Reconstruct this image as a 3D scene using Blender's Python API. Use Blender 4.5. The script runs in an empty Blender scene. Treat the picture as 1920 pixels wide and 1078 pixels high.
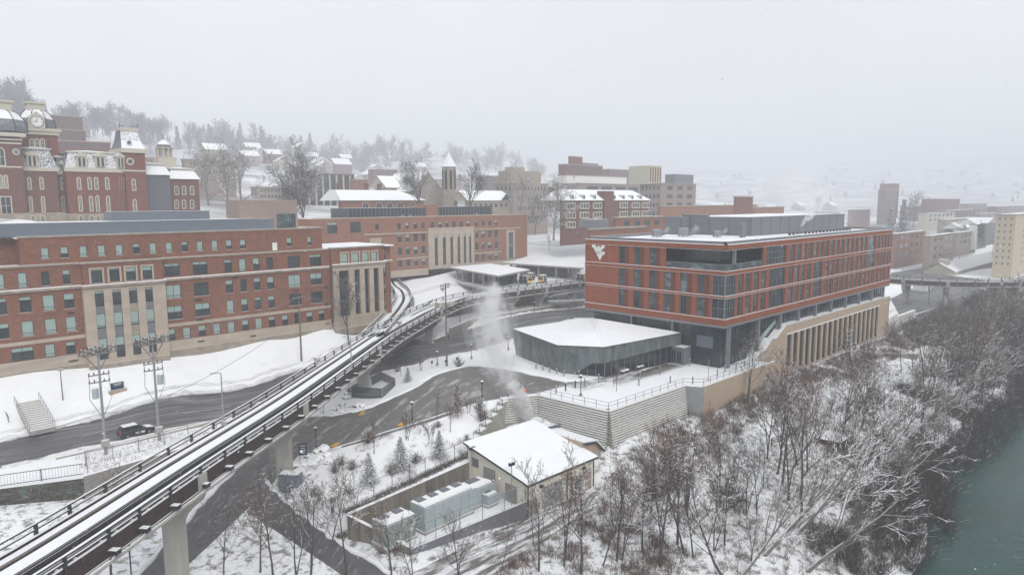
import bpy, bmesh, math, random
import numpy as np
from mathutils import Vector, Matrix, noise
from mathutils.geometry import delaunay_2d_cdt
rnd = random.Random(7)
SC = bpy.context.scene
COL = SC.collection
# ------------------------------------------------------------------ camera
FPX, CAMZ = 1275.0, 30.0
YAW, PITCH, ROLL = math.radians(46), math.radians(7.06), math.radians(0.36)
FW = Vector((math.cos(YAW)*math.cos(PITCH), math.sin(YAW)*math.cos(PITCH), -math.sin(PITCH)))
RT0 = Vector((math.sin(YAW), -math.cos(YAW), 0)); UP0 = RT0.cross(FW)
RT = RT0*math.cos(ROLL) - UP0*math.sin(ROLL); UP = UP0*math.cos(ROLL) + RT0*math.sin(ROLL)
cam = bpy.data.cameras.new('camera'); camo = bpy.data.objects.new('camera', cam); COL.objects.link(camo)
cam.sensor_width = 36.0; cam.lens = 36.0*FPX/1920; cam.clip_end = 9000; cam.clip_start = 0.5
m = Matrix((RT, UP, -FW)).transposed().to_4x4(); m.translation = Vector((0, 0, CAMZ)); camo.matrix_world = m
SC.camera = camo
def at(x, y, z):
    d = FW*FPX + RT*(x-960) + UP*(539-y); t = (z-CAMZ)/d.z
    return (d.x*t, d.y*t)
def atd(x, y, dep):
    d = (FW*FPX + RT*(x-960) + UP*(539-y))*(dep/FPX)
    return (d.x, d.y, d.z+CAMZ)
# ------------------------------------------------------------------ world, sun, view
W = bpy.data.worlds.new('World'); SC.world = W; W.use_nodes = True
nt = W.node_tree; nt.nodes.clear()
def N(nt, t, **k):
    n = nt.nodes.new(t)
    for a, b in k.items():
        if a in n.inputs.keys(): n.inputs[a].default_value = b
        else: setattr(n, a, b)
    return n
sky = N(nt, 'ShaderNodeTexSky', sky_type='NISHITA', sun_disc=False, sun_elevation=math.radians(38), sun_rotation=math.radians(200), air_density=1.0, dust_density=3.0)
hs = N(nt, 'ShaderNodeHueSaturation', Saturation=0.10)
mx = N(nt, 'ShaderNodeMix', data_type='RGBA'); mx.inputs[0].default_value = 0.80
mx.inputs[7].default_value = (9.0, 9.25, 9.6, 1)      # even cloud layer under the sky
tc = N(nt, 'ShaderNodeTexCoord'); cn = N(nt, 'ShaderNodeTexNoise', Scale=1.8, Detail=4.0); nt.links.new(tc.outputs['Generated'], cn.inputs['Vector'])
cr = N(nt, 'ShaderNodeMapRange'); nt.links.new(cn.outputs[0], cr.inputs[0]); cr.inputs[1].default_value = .3; cr.inputs[2].default_value = .7; cr.inputs[3].default_value = .95; cr.inputs[4].default_value = 1.05
cm = N(nt, 'ShaderNodeVectorMath', operation='SCALE')
bg = N(nt, 'ShaderNodeBackground', Strength=0.105)
out = N(nt, 'ShaderNodeOutputWorld')
nt.links.new(sky.outputs[0], hs.inputs['Color']); nt.links.new(hs.outputs[0], mx.inputs[6])
nt.links.new(mx.outputs[2], cm.inputs[0]); nt.links.new(cr.outputs[0], cm.inputs['Scale']); nt.links.new(cm.outputs[0], bg.inputs[0]); nt.links.new(bg.outputs[0], out.inputs[0])
sl = bpy.data.lights.new('sun', 'SUN'); sl.energy = 1.5; sl.angle = math.radians(25); sl.color = (1, 0.98, 0.95)
so = bpy.data.objects.new('sun', sl); COL.objects.link(so); so.rotation_euler = (math.radians(50), 0, math.radians(-20)); so.location = (0, 0, 200)
SC.view_settings.view_transform = 'Standard'; SC.view_settings.look = 'None'; SC.view_settings.exposure = 0.11; SC.view_settings.gamma = 1
SC.render.engine = 'CYCLES'
cy = SC.cycles
cy.max_bounces = 5; cy.diffuse_bounces = 2; cy.glossy_bounces = 2; cy.transmission_bounces = 2; cy.volume_bounces = 2; cy.transparent_max_bounces = 6
cy.use_denoising = True; cy.volume_max_steps = 64; cy.volume_step_rate = 4.0
cy.sample_clamp_indirect = 4
# ------------------------------------------------------------------ mesh helper
ORG = {}
class MB:
    def __init__(s): s.v = []; s.f = []; s.m = []
    def poly(s, pts, mi=0):
        n = len(s.v); s.v += [tuple(p) for p in pts]; s.f.append(tuple(range(n, n+len(pts)))); s.m.append(mi)
    def box(s, x0, y0, z0, x1, y1, z1, mi=0, top=None):
        n = len(s.v)
        s.v += [(x0,y0,z0),(x1,y0,z0),(x1,y1,z0),(x0,y1,z0),(x0,y0,z1),(x1,y0,z1),(x1,y1,z1),(x0,y1,z1)]
        s.f += [(n,n+3,n+2,n+1),(n+4,n+5,n+6,n+7),(n,n+1,n+5,n+4),(n+1,n+2,n+6,n+5),(n+2,n+3,n+7,n+6),(n+3,n,n+4,n+7)]
        s.m += [mi, mi if top is None else top, mi, mi, mi, mi]
    def obox(s, c, d, L, w, z0, z1, mi=0, top=None):
        # box centred at c (x,y), long axis direction d
        d = Vector((d[0], d[1])).normalized(); p = Vector((-d.y, d.x)); c = Vector(c[:2])
        q = [c-d*L/2-p*w/2, c+d*L/2-p*w/2, c+d*L/2+p*w/2, c-d*L/2+p*w/2]
        s.prism(q, z0, z1, mi, top)
    def prism(s, poly, z0, z1, mi=0, top=None):
        a = sum(poly[i][0]*poly[(i+1) % len(poly)][1]-poly[(i+1) % len(poly)][0]*poly[i][1] for i in range(len(poly)))
        if a < 0: poly = list(reversed(poly))
        n = len(s.v); k = len(poly)
        zz0 = z0 if isinstance(z0, (list, tuple)) else [z0]*k; zz1 = z1 if isinstance(z1, (list, tuple)) else [z1]*k
        if a < 0: zz0 = list(reversed(zz0)); zz1 = list(reversed(zz1))
        s.v += [(p[0], p[1], z) for p, z in zip(poly, zz0)] + [(p[0], p[1], z) for p, z in zip(poly, zz1)]
        s.f.append(tuple(range(n+k-1, n-1, -1))); s.m.append(mi)
        s.f.append(tuple(range(n+k, n+2*k))); s.m.append(mi if top is None else top)
        for i in range(k):
            j = (i+1) % k; s.f.append((n+i, n+j, n+k+j, n+k+i)); s.m.append(mi)
    def tube(s, pts, rad, k=6, mi=0, cap=True):
        pts = [Vector(p) for p in pts]; n0 = len(s.v); L = len(pts)
        if not isinstance(rad, (list, tuple)): rad = [rad]*L
        for i, p in enumerate(pts):
            t = (pts[min(i+1, L-1)]-pts[max(i-1, 0)])
            if t.length < 1e-6: t = Vector((0, 0, 1))
            t.normalize()
            a = t.cross(Vector((0, 0, 1))) if abs(t.z) < 0.95 else t.cross(Vector((1, 0, 0)))
            a.normalize(); b = t.cross(a)
            for j in range(k):
                an = 2*math.pi*j/k; q = p+(a*math.cos(an)+b*math.sin(an))*rad[i]; s.v.append((q.x, q.y, q.z))
        for i in range(L-1):
            for j in range(k):
                j2 = (j+1) % k; s.f.append((n0+i*k+j, n0+i*k+j2, n0+(i+1)*k+j2, n0+(i+1)*k+j)); s.m.append(mi)
        if cap and k > 2:
            s.f.append(tuple(n0+j for j in range(k-1, -1, -1))); s.m.append(mi)
            s.f.append(tuple(n0+(L-1)*k+j for j in range(k))); s.m.append(mi)
    def lathe(s, c, prof, k=16, mi=0):
        n0 = len(s.v)
        for r, z in prof:
            for j in range(k):
                an = 2*math.pi*j/k; s.v.append((c[0]+r*math.cos(an), c[1]+r*math.sin(an), c[2]+z))
        for i in range(len(prof)-1):
            for j in range(k):
                j2 = (j+1) % k; s.f.append((n0+i*k+j, n0+i*k+j2, n0+(i+1)*k+j2, n0+(i+1)*k+j)); s.m.append(mi)
        s.f.append(tuple(n0+(len(prof)-1)*k+j for j in range(k))); s.m.append(mi)
    def blob(s, c, r, mi=0, seed=0, squash=0.7, sub=2):
        bm = bmesh.new(); bmesh.ops.create_icosphere(bm, subdivisions=sub, radius=1)
        n0 = len(s.v)
        for v in bm.verts:
            f = 1+0.35*noise.noise(v.co*1.7+Vector((seed*3.1, 0, 0)))
            s.v.append((c[0]+v.co.x*r*f, c[1]+v.co.y*r*f, c[2]+v.co.z*r*squash*f))
        for f in bm.faces: s.f.append(tuple(n0+v.index for v in f.verts)); s.m.append(mi)
        bm.free()
    def build(s, name, mats, parent=None, smooth=False, **tags):
        if not isinstance(mats, (list, tuple)): mats = [mats]
        me = bpy.data.meshes.new(name); o0 = ORG.get(parent.name, (0, 0, 0)) if parent else (0, 0, 0)
        if parent is None and s.v:
            a = np.array(s.v); o0 = ((a[:,0].min()+a[:,0].max())/2, (a[:,1].min()+a[:,1].max())/2, a[:,2].min())
        me.from_pydata([(x-o0[0], y-o0[1], z-o0[2]) for x, y, z in s.v], [], s.f)
        for mt in mats: me.materials.append(mt)
        me.polygons.foreach_set('material_index', s.m)
        if smooth: me.polygons.foreach_set('use_smooth', [True]*len(s.f))
        me.update()
        o = bpy.data.objects.new(name, me); COL.objects.link(o)
        if parent: o.parent = parent
        else: o.location = o0
        ORG[o.name] = o0
        for k, v in tags.items(): o[k] = v
        return o
def root(name, loc, label, cat, group=None):
    o = bpy.data.objects.new(name, None); COL.objects.link(o); o.location = loc; o.empty_display_size = 0.5
    ORG[o.name] = tuple(loc); o['label'] = label; o['category'] = cat
    if group: o['group'] = group
    return o
def dup(r, loc, rot=None, label=None, group=None, scale=None):
    c = r.copy(); COL.objects.link(c); c.location = loc; ORG[c.name] = tuple(loc)
    if rot is not None: c.rotation_euler = (0, 0, rot)
    if scale: c.scale = (scale,)*3 if not isinstance(scale, tuple) else scale
    if label: c['label'] = label
    if group: c['group'] = group
    for ch in list(r.children):
        d = ch.copy(); COL.objects.link(d); d.parent = c
        for g in ch.children:
            e = g.copy(); COL.objects.link(e); e.parent = d
    return c
# ------------------------------------------------------------------ materials
def M(name, col, rough=0.85, var=0.12, scale=1.5, snow=0.0, bump=0.0, bscale=8.0, metal=0.0, spec=0.3, streak=None, brick=None, snowlo=0.55, col2=None):
    mt = bpy.data.materials.new(name); mt.use_nodes = True; nt = mt.node_tree; nt.nodes.clear()
    L = nt.links.new
    b = N(nt, 'ShaderNodeBsdfPrincipled', Roughness=rough, Metallic=metal); b.inputs['Specular IOR Level'].default_value = spec
    o = N(nt, 'ShaderNodeOutputMaterial'); L(b.outputs[0], o.inputs[0])
    geo = N(nt, 'ShaderNodeNewGeometry')
    vec = geo.outputs['Position']
    mp = N(nt, 'ShaderNodeMapping'); L(vec, mp.inputs[0])
    if streak: mp.inputs['Scale'].default_value = streak
    nz = N(nt, 'ShaderNodeTexNoise', Scale=scale, Detail=5.0, Roughness=0.6); L(mp.outputs[0], nz.inputs['Vector'])
    ramp = N(nt, 'ShaderNodeMapRange'); L(nz.outputs[0], ramp.inputs[0])
    ramp.inputs[1].default_value = 0.3; ramp.inputs[2].default_value = 0.7
    mix = N(nt, 'ShaderNodeMix', data_type='RGBA'); L(ramp.outputs[0], mix.inputs[0])
    c1 = tuple(c*(1-var) for c in col); c2 = col2 or tuple(min(1, c*(1+var)) for c in col)
    mix.inputs[6].default_value = (*c1, 1); mix.inputs[7].default_value = (*c2, 1)
    colo = mix.outputs[2]
    if brick:   # (scale, width, height, mortar darkness)
        sx = N(nt, 'ShaderNodeSeparateXYZ'); L(vec, sx.inputs[0]); ad = N(nt, 'ShaderNodeMath', operation='ADD'); L(sx.outputs[0], ad.inputs[0]); L(sx.outputs[1], ad.inputs[1])
        cb = N(nt, 'ShaderNodeCombineXYZ'); L(ad.outputs[0], cb.inputs[0]); L(sx.outputs[2], cb.inputs[1])
        bt = N(nt, 'ShaderNodeTexBrick', Scale=1.0); bt.inputs['Brick Width'].default_value = brick[0]; bt.inputs['Row Height'].default_value = brick[1]
        bt.inputs['Mortar Size'].default_value = brick[2]; bt.inputs['Color1'].default_value = (1, 1, 1, 1); bt.inputs['Color2'].default_value = (brick[3],)*3+(1,); bt.inputs['Mortar'].default_value = (brick[4],)*3+(1,)
        L(cb.outputs[0], bt.inputs['Vector'])
        mm = N(nt, 'ShaderNodeMix', data_type='RGBA', blend_type='MULTIPLY'); mm.inputs[0].default_value = 1
        L(colo, mm.inputs[6]); L(bt.outputs[0], mm.inputs[7]); colo = mm.outputs[2]
    if snow > 0:
        sp = N(nt, 'ShaderNodeSeparateXYZ'); L(geo.outputs['True Normal'], sp.inputs[0])
        n2 = N(nt, 'ShaderNodeTexNoise', Scale=3.0, Detail=3.0); L(vec, n2.inputs['Vector'])
        ma = N(nt, 'ShaderNodeMath', operation='MULTIPLY_ADD'); L(n2.outputs[0], ma.inputs[0]); ma.inputs[1].default_value = 0.5; ma.inputs[2].default_value = -0.25
        a2 = N(nt, 'ShaderNodeMath', operation='ADD'); L(sp.outputs[2], a2.inputs[0]); L(ma.outputs[0], a2.inputs[1])
        r2 = N(nt, 'ShaderNodeMapRange'); L(a2.outputs[0], r2.inputs[0]); r2.inputs[1].default_value = snowlo; r2.inputs[2].default_value = snowlo+0.15; r2.inputs[4].default_value = snow
        ms = N(nt, 'ShaderNodeMix', data_type='RGBA'); L(r2.outputs[0], ms.inputs[0]); L(colo, ms.inputs[6]); ms.inputs[7].default_value = (0.86, 0.87, 0.89, 1); colo = ms.outputs[2]
    L(colo, b.inputs['Base Color'])
    if bump:
        n3 = N(nt, 'ShaderNodeTexNoise', Scale=bscale, Detail=4.0); L(mp.outputs[0], n3.inputs['Vector'])
        bp = N(nt, 'ShaderNodeBump', Strength=bump, Distance=0.1); L(n3.outputs[0], bp.inputs['Height']); L(bp.outputs[0], b.inputs['Normal'])
    return mt
SNOWC = (0.86, 0.87, 0.89)
def mixnoise(mt, scale, lo, hi, colB, streak=None, detail=6, amount=1.0):
    """second colour laid over a material in noise patches"""
    nt = mt.node_tree; b = [n for n in nt.nodes if n.type == 'BSDF_PRINCIPLED'][0]; L = nt.links.new
    src = b.inputs['Base Color'].links[0].from_socket
    geo = N(nt, 'ShaderNodeNewGeometry'); mp = N(nt, 'ShaderNodeMapping'); L(geo.outputs['Position'], mp.inputs[0])
    if streak:
        mp.inputs['Scale'].default_value = streak[:3]
        if len(streak) > 3: mp.vector_type = 'TEXTURE'; mp.inputs['Rotation'].default_value = (0, 0, streak[3]); mp.inputs['Scale'].default_value = tuple(1/s for s in streak[:3])
    nz = N(nt, 'ShaderNodeTexNoise', Scale=scale, Detail=float(detail), Roughness=0.65); L(mp.outputs[0], nz.inputs['Vector'])
    r = N(nt, 'ShaderNodeMapRange'); L(nz.outputs[0], r.inputs[0]); r.inputs[1].default_value = lo; r.inputs[2].default_value = hi; r.inputs[4].default_value = amount
    mx = N(nt, 'ShaderNodeMix', data_type='RGBA'); L(r.outputs[0], mx.inputs[0]); L(src, mx.inputs[6]); mx.inputs[7].default_value = (*colB, 1)
    L(mx.outputs[2], b.inputs['Base Color']); return mt
m_snow = mixnoise(M('fresh_snow', (0.87, 0.875, 0.89), rough=0.9, var=0.03, scale=0.4, bump=0.6, bscale=0.7, spec=0.1), 0.35, 0.6, 0.75, (0.66, 0.67, 0.69), amount=.5)
m_snowrough = mixnoise(M('trampled_snow_with_brush', SNOWC, rough=0.9, var=0.06, scale=0.6, bump=0.6, bscale=2.0, spec=0.1), 0.9, 0.49, 0.62, (0.15, 0.125, 0.105), detail=10, amount=0.85)
m_snowbank = mixnoise(M('ploughed_snow', (0.74, 0.74, 0.74), var=0.1, scale=2, bump=0.8, bscale=4, spec=0.1), 1.5, 0.5, 0.7, (0.45, 0.42, 0.38), streak=(0.3, 1.5, 1))
m_road = mixnoise(mixnoise(M('wet_asphalt', (0.10, 0.098, 0.102), rough=0.5, var=0.25, scale=0.5, spec=0.35, streak=(0.12, 1.6, 1)), 0.8, 0.5, 0.75, (0.42, 0.42, 0.43), streak=(0.04, 1.6, 1)), 2.2, 0.62, 0.7, (0.5, 0.5, 0.5), streak=(0.03, 1.0, 1), amount=0.5)
m_drive = mixnoise(M('wet_concrete_drive', (0.15, 0.143, 0.132), rough=0.5, var=0.2, scale=0.7, spec=0.35), 0.35, 0.55, 0.72, (0.7, 0.7, 0.72), streak=(0.5, 1.4, 1, 0.5), amount=0.8)
m_lowroad = mixnoise(M('lower_asphalt', (0.105, 0.10, 0.105), rough=0.5, var=0.25, scale=0.8, spec=0.35), 0.8, 0.58, 0.75, (0.6, 0.6, 0.62), streak=(0.4, 2.0, 1, 0.7), amount=0.7)
m_gravel = mixnoise(M('wet_gravel_track', (0.17, 0.15, 0.135), rough=0.8, var=0.3, scale=2.0, bump=0.8, bscale=9), 0.7, 0.45, 0.6, SNOWC, streak=(0.35, 2.2, 1))
m_walk = mixnoise(M('swept_pavement', (0.34, 0.33, 0.32), rough=0.8, var=0.12), 0.5, 0.45, 0.6, SNOWC, streak=(0.6, 1.6, 1))
m_plazawet = mixnoise(M('thawed_plaza_paving', (0.19, 0.175, 0.15), rough=0.6, var=0.15), 0.8, 0.58, 0.7, SNOWC)
BR = (0.9, 0.22, 0.012, 0.82, 0.75)
m_brick = M('orange_red_brick', (0.29, 0.092, 0.046), var=0.14, scale=1.2, brick=(0.6, 0.2, 0.008, 0.86, 0.9), spec=0.15)
m_brickdk = M('brown_textured_brick', (0.185, 0.068, 0.052), var=0.12, scale=3, brick=(0.5, 0.2, 0.02, 0.7, 0.55), spec=0.15)
m_brickA = mixnoise(mixnoise(M('old_red_brick', (0.235, 0.105, 0.066), var=0.14, scale=0.7, brick=(0.55, 0.16, 0.010, 0.70, 1.25), spec=0.12), 0.5, 0.5, 0.8, (0.12, 0.055, 0.045), streak=(1, 1, .25), amount=.55), 0.3, 0.55, 0.8, (0.36, 0.17, 0.12), amount=.35)
m_brickB = mixnoise(M('faded_orange_brick', (0.28, 0.130, 0.080), var=0.12, scale=0.7, brick=(0.55, 0.16, 0.010, 0.75, 1.2), spec=0.12), 0.35, 0.5, 0.8, (0.17, 0.08, 0.06), streak=(1, 1, .3), amount=.5)
m_brickW = M('victorian_red_brick', (0.19, 0.068, 0.050), var=0.14, scale=0.9, brick=(0.5, 0.2, 0.010, 0.8, 0.9), spec=0.12)
m_brickW2 = M('brown_red_brick', (0.165, 0.075, 0.058), var=0.14, scale=0.9, brick=(0.5, 0.2, 0.010, 0.8, 0.9), spec=0.12)
m_lime = M('limestone', (0.45, 0.375, 0.30), var=0.08, scale=0.5, brick=(2.4, 1.2, 0.012, 0.88, 0.8), spec=0.15)
m_limedk = M('weathered_limestone', (0.31, 0.26, 0.21), var=0.25, scale=0.6, spec=0.15)
m_tan = M('tan_stone_wall', (0.43, 0.335, 0.250), var=0.05, scale=0.5, brick=(1.2, 0.4, 0.006, 0.95, 0.86), spec=0.15)
m_tanpale = M('pale_tan_render', (0.50, 0.42, 0.31), var=0.05)
m_cream = M('cream_trim', (0.48, 0.44, 0.355), var=0.05)
m_pink = M('mauve_block', (0.30, 0.235, 0.205), var=0.06, brick=(1.6, 0.8, 0.012, 0.93, 0.8))
m_slate = M('grey_slate', (0.10, 0.105, 0.12), var=0.2, scale=4, rough=0.6, snow=0.9, snowlo=0.26)
m_slatesnow = M('snowy_slate', (0.13, 0.13, 0.145), var=0.2, scale=4, rough=0.6, snow=0.95, snowlo=0.30)
m_greymetal = M('grey_metal_cladding', (0.165, 0.165, 0.185), var=0.05, scale=0.8, rough=0.55, streak=(1, 1, 6), spec=0.3)
m_bluemetal = M('blue_grey_cladding', (0.135, 0.155, 0.185), var=0.06, scale=0.8, rough=0.6)
m_zinc = M('zinc_panels', (0.165, 0.185, 0.188), var=0.45, scale=0.9, rough=0.5, metal=0.35, streak=(1, 1, 0.25), brick=(1.1, 5.0, 0.006, 0.8, 0.6))
m_alum = M('aluminium', (0.23, 0.245, 0.265), var=0.06, rough=0.45, metal=0.4)
m_dark = M('dark_metal', (0.035, 0.035, 0.04), var=0.1, rough=0.5, snow=0.0)
m_darksnow = M('snow_topped_dark_metal', (0.035, 0.034, 0.038), var=0.1, rough=0.5, snow=1.0, snowlo=0.6)
m_rail = M('painted_steel_rail', (0.05, 0.045, 0.045), var=0.2, rough=0.5, snow=1.0, snowlo=0.45)
m_deck = M('dark_track_bed', (0.035, 0.028, 0.026), var=0.5, scale=1.2)
m_rust = M('rusty_steel', (0.050, 0.032, 0.028), var=0.35, scale=1.5, rough=0.8, snow=1.0, snowlo=0.75)
m_conc = M('concrete', (0.36, 0.34, 0.305), var=0.12, scale=0.8, snow=1.0, snowlo=0.75, streak=(1, 1, 0.3))
m_concdk = mixnoise(M('stained_concrete', (0.20, 0.175, 0.145), var=0.3, scale=0.9, snow=1.0, snowlo=0.75, streak=(1, 1, 0.15)), 1.0, 0.5, 0.7, (0.07, 0.065, 0.06), streak=(1, 1, 0.12))
m_concgrey = M('grey_cast_concrete', (0.30, 0.31, 0.31), var=0.15, scale=0.7, snow=1.0, snowlo=0.75)
m_block = M('split_face_block', (0.44, 0.42, 0.36), var=0.15, scale=2.5, brick=(0.9, 0.4, 0.05, 0.8, 0.5), snow=1.0, snowlo=0.5)
m_cmu = M('grey_block_wall', (0.27, 0.26, 0.24), var=0.1, brick=(0.9, 0.3, 0.03, 0.9, 0.7), snow=1.0, snowlo=0.7)
m_rubble = mixnoise(mixnoise(M('old_rubble_stone', (0.10, 0.09, 0.075), var=0.6, scale=2.5, snow=1.0, snowlo=0.7, bump=1.0, bscale=3, brick=(.9,.4,.05,.6,.5)), 0.35, 0.55, 0.62, (0.09, 0.17, 0.12), amount=0.6), 1.2, .62, .68, (0.5, 0.5, 0.5), amount=.5)
m_glass = M('dark_window_glass', (0.014, 0.018, 0.022), rough=0.06, var=0.3, scale=0.15, spec=0.45)
m_glass2 = M('window_glass', (0.030, 0.042, 0.046), rough=0.07, var=0.6, scale=0.45, spec=0.5)
m_curt = mixnoise(M('curtain_wall_glass', (0.022, 0.030, 0.036), rough=0.05, var=0.5, scale=0.12, spec=0.5), 0.25, 0.5, 0.7, (0.085, 0.10, 0.11), amount=.7)  # paler patches in the colour imitate reflections and a glimpse of the interior
m_blind = M('pale_green_blind', (0.30, 0.40, 0.37), rough=0.3, var=0.06, spec=0.6)
m_teal = mixnoise(M('teal_glass', (0.045, 0.068, 0.072), rough=0.08, var=0.5, scale=0.5, spec=0.6), 0.35, 0.5, 0.62, (0.20, 0.25, 0.27), streak=(1, 1, 2.5), amount=.8)  # pale patches painted into the glass colour stand in for bright reflections
m_white = M('white_paint', (0.75, 0.74, 0.70), var=0.04)
m_black = M('black_opening', (0.012, 0.012, 0.014), rough=0.8)
m_louver = M('dark_louver', (0.03, 0.02, 0.02), rough=0.7, brick=(9, 0.08, 0.02, 1, 0.4))
m_yellow = M('yellow_vehicle_paint', (0.70, 0.45, 0.08), rough=0.4)
m_navy = M('navy_paint', (0.022, 0.03, 0.085), rough=0.5)
m_orange = M('orange_paint', (0.75, 0.09, 0.03), rough=0.4)
m_tactile = mixnoise(M('yellow_tactile_paving', (0.62, 0.34, 0.05), rough=0.7), 2, 0.62, 0.7, SNOWC)
m_bark = M('snowy_bark', (0.085, 0.073, 0.065), var=0.3, scale=3, rough=0.9, snow=1.0, snowlo=0.58)
m_barkp = M('pale_snowy_bark', (0.19, 0.17, 0.15), var=0.3, scale=3, rough=0.9, snow=1.0, snowlo=0.48)
m_twig = M('twigs', (0.12, 0.092, 0.075), var=0.3, scale=3, rough=0.9, snow=0.9, snowlo=0.64)
m_twigred = M('reddish_twigs', (0.15, 0.088, 0.066), var=0.3, scale=3, rough=0.9, snow=0.8, snowlo=0.6)
m_needle = M('snowy_needles', (0.045, 0.058, 0.048), var=0.3, scale=3, rough=0.9, snow=1.0, snowlo=0.62)
m_farbark = M('misty_bark', (0.10, 0.085, 0.08), var=0.2, scale=3, rough=0.9)
m_hill = mixnoise(M('snowy_hillside', SNOWC, var=0.05, scale=0.1, spec=0.1), 0.02, 0.36, 0.60, (0.20, 0.18, 0.175), detail=14, amount=.85)
m_redleaf = M('russet_leaves', (0.13, 0.045, 0.045), var=0.3, scale=5, rough=0.9, snow=0.8, snowlo=0.75)
m_pole = M('weathered_wood_pole', (0.16, 0.135, 0.12), var=0.2, rough=0.9, streak=(2, 2, 0.1))
m_poleg = M('pale_grey_pole', (0.26, 0.27, 0.28), var=0.15, rough=0.8, streak=(2, 2, 0.1))
m_cabinet = M('pale_blue_grey_cabinet', (0.38, 0.43, 0.44), var=0.06, rough=0.5, snow=1.0, snowlo=0.8, brick=(1.5, 6.0, 0.02, 0.96, 0.7))
m_offwhite = M('off_white_cladding', (0.74, 0.69, 0.59), var=0.04, brick=(0.35, 9.0, 0.006, 0.98, 0.9))
m_green = M('green_trim', (0.02, 0.05, 0.04), rough=0.5)
m_rock = M('brown_boulder', (0.20, 0.14, 0.11), var=0.3, snow=1.0, snowlo=0.15)
m_water = M('river_water', (0.010, 0.046, 0.040), rough=0.2, var=0.4, scale=0.06, bump=1.0, bscale=1.1, spec=0.2)
m_roof = M('snow_covered_roof', SNOWC, var=0.03, scale=0.5, bump=0.15, bscale=1.5, spec=0.1)
m_ledge = M('snow_on_ledge', (0.84, 0.84, 0.85), var=0.05, scale=2)
# ================================================================== terrain
def A3(L): return [(*at(x, y, z), z) for x, y, z in L]
road_near = A3([(0,877,-4),(153,840,-4),(298,812,-4),(356,795,-4),(620,730,-4),(720,697,-4),(805,674,-4),(890,658,-4),(965,634,-4),(1082,596,-4)])
road_far = A3([(0,830,-4),(195,784,-4),(375,742,-4),(480,723,-4),(720,664,-4),(800,640,-4),(873,619,-4),(1097,577,-4)])
drive_up = A3([(1062,716,0),(1000,703,0),(930,690,-.2),(880,686,-.6),(820,700,-1.5),(760,735,-2.8),(700,762,-4),(640,778,-5),(560,800,-6.5),(500,822,-7)])
drive_lo = A3([(1062,722,0),(1000,738,0),(900,752,-.6),(850,767,-1.3),(760,797,-2.8),(680,822,-4.2),(610,843,-5.6),(560,858,-6.6),(512,905,-7)])
lrl = A3([(500,822,-7),(440,880,-7.5),(395,930,-8),(330,1000,-8.5),(255,1078,-9),(150,1190,-9.5)])
lrr = A3([(512,905,-7),(472,945,-7.6),(430,985,-8.2),(330,1078,-9),(230,1190,-9.5)])
side_a = A3([(500,905,-7.1),(560,960,-7.8),(640,1020,-8.4),(740,1078,-9),(860,1150,-9.5)])
side_b = A3([(462,960,-7.9),(540,1010,-8.5),(640,1078,-9.1),(750,1150,-9.6)])
gravel = A3([(800,1062,-9.3),(985,972,-9.2),(1080,925,-9.2),(1125,922,-9.2),(1120,950,-9.4),(1000,1030,-9.8),(900,1100,-10),(700,1180,-10),(640,1150,-9.6)])
yard = A3([(650,960,-8),(700,1015,-8)])
YARD = [(38.2,66.4),(58.3,68.3),(60.0,57.5),(41.5,59.3)]
PLAZA = [(69.6,74.5),(75.0,72.0),(76.1,58.9),(95.7,58.7),(97.1,55.9),(122.2,55.5),(121.8,59.7),(112,62),(112,92),(94,96),(84,88),(76.0,73.9)]
loop_pts = [(*at(x, y, 4.0), 1.8) for x, y in ((752,545),(737,526),(755,519),(795,515),(850,516),(910,524))]
up_pts = loop_pts + road_near + road_far + drive_up[:8] + drive_lo[:7] + [
 (-60,110,-4),(-60,125,-4),(-60,134,4),(-20,134,3.8),(0,134.5,3.2),(20,134.5,2.6),(40,134.5,1.6),(60,134.5,2.2),(73,134.5,2.8),(90,134.5,2),(10,126,-1.5),(40,127,-1.5),(65,131,-1.3),
 (95,137,-1.5),(108,143,-2),(0,150,6),(40,155,6),(85,155,4),(10,175,16),(60,175,13),(112,160,-1),(126,145,-2.2),(137,143,-2.2),(152,144,-2.4),(170,144,-3),(140,170,0),(165,170,2),(110,186,7.5),(150,188,8),(190,188,9),(215,180,8),
 (240,140,-4),(300,110,-4),(400,90,-4.5),(500,60,-5),(500,160,-4),(350,150,-3),(260,190,10),(240,230,13),(330,260,12),(450,250,2),
 (70,100,-3.3),(85,104,-2.6),(98,102,-2.5),(98,97,-.4),(60,100,-4.6),(52,104,-4.6),(75.5,72,-.1),(76,59,0),(96,58.7,0),(122,55.5,0),(137,59,0),(84,80,0),(100,65,0),(112,62,0),(112,92,0),(94,95,0),(125,95,-1),(150,100,-3.5),(205,90,-4),(205,64,-4.8),(198,64,-4.6),(198,80,-4.2),(230,64,-4.5),(300,64,-5),
 (62,75,-3.3),(58.5,72,-4.5),(48,71,-5),(38,68.5,-5.6),(45,80,-5.2),(55,77,-3.6),(19,99,-4.4),(10,102,-4.4),(33,101,-4.6),(-60,103,-4.4),(40,99,-5.8),(36,88,-7),
 (60,215,24),(20,205,26),(-40,200,27),(85,215,20),(110,230,15),(150,225,14),(200,240,15)]
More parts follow.
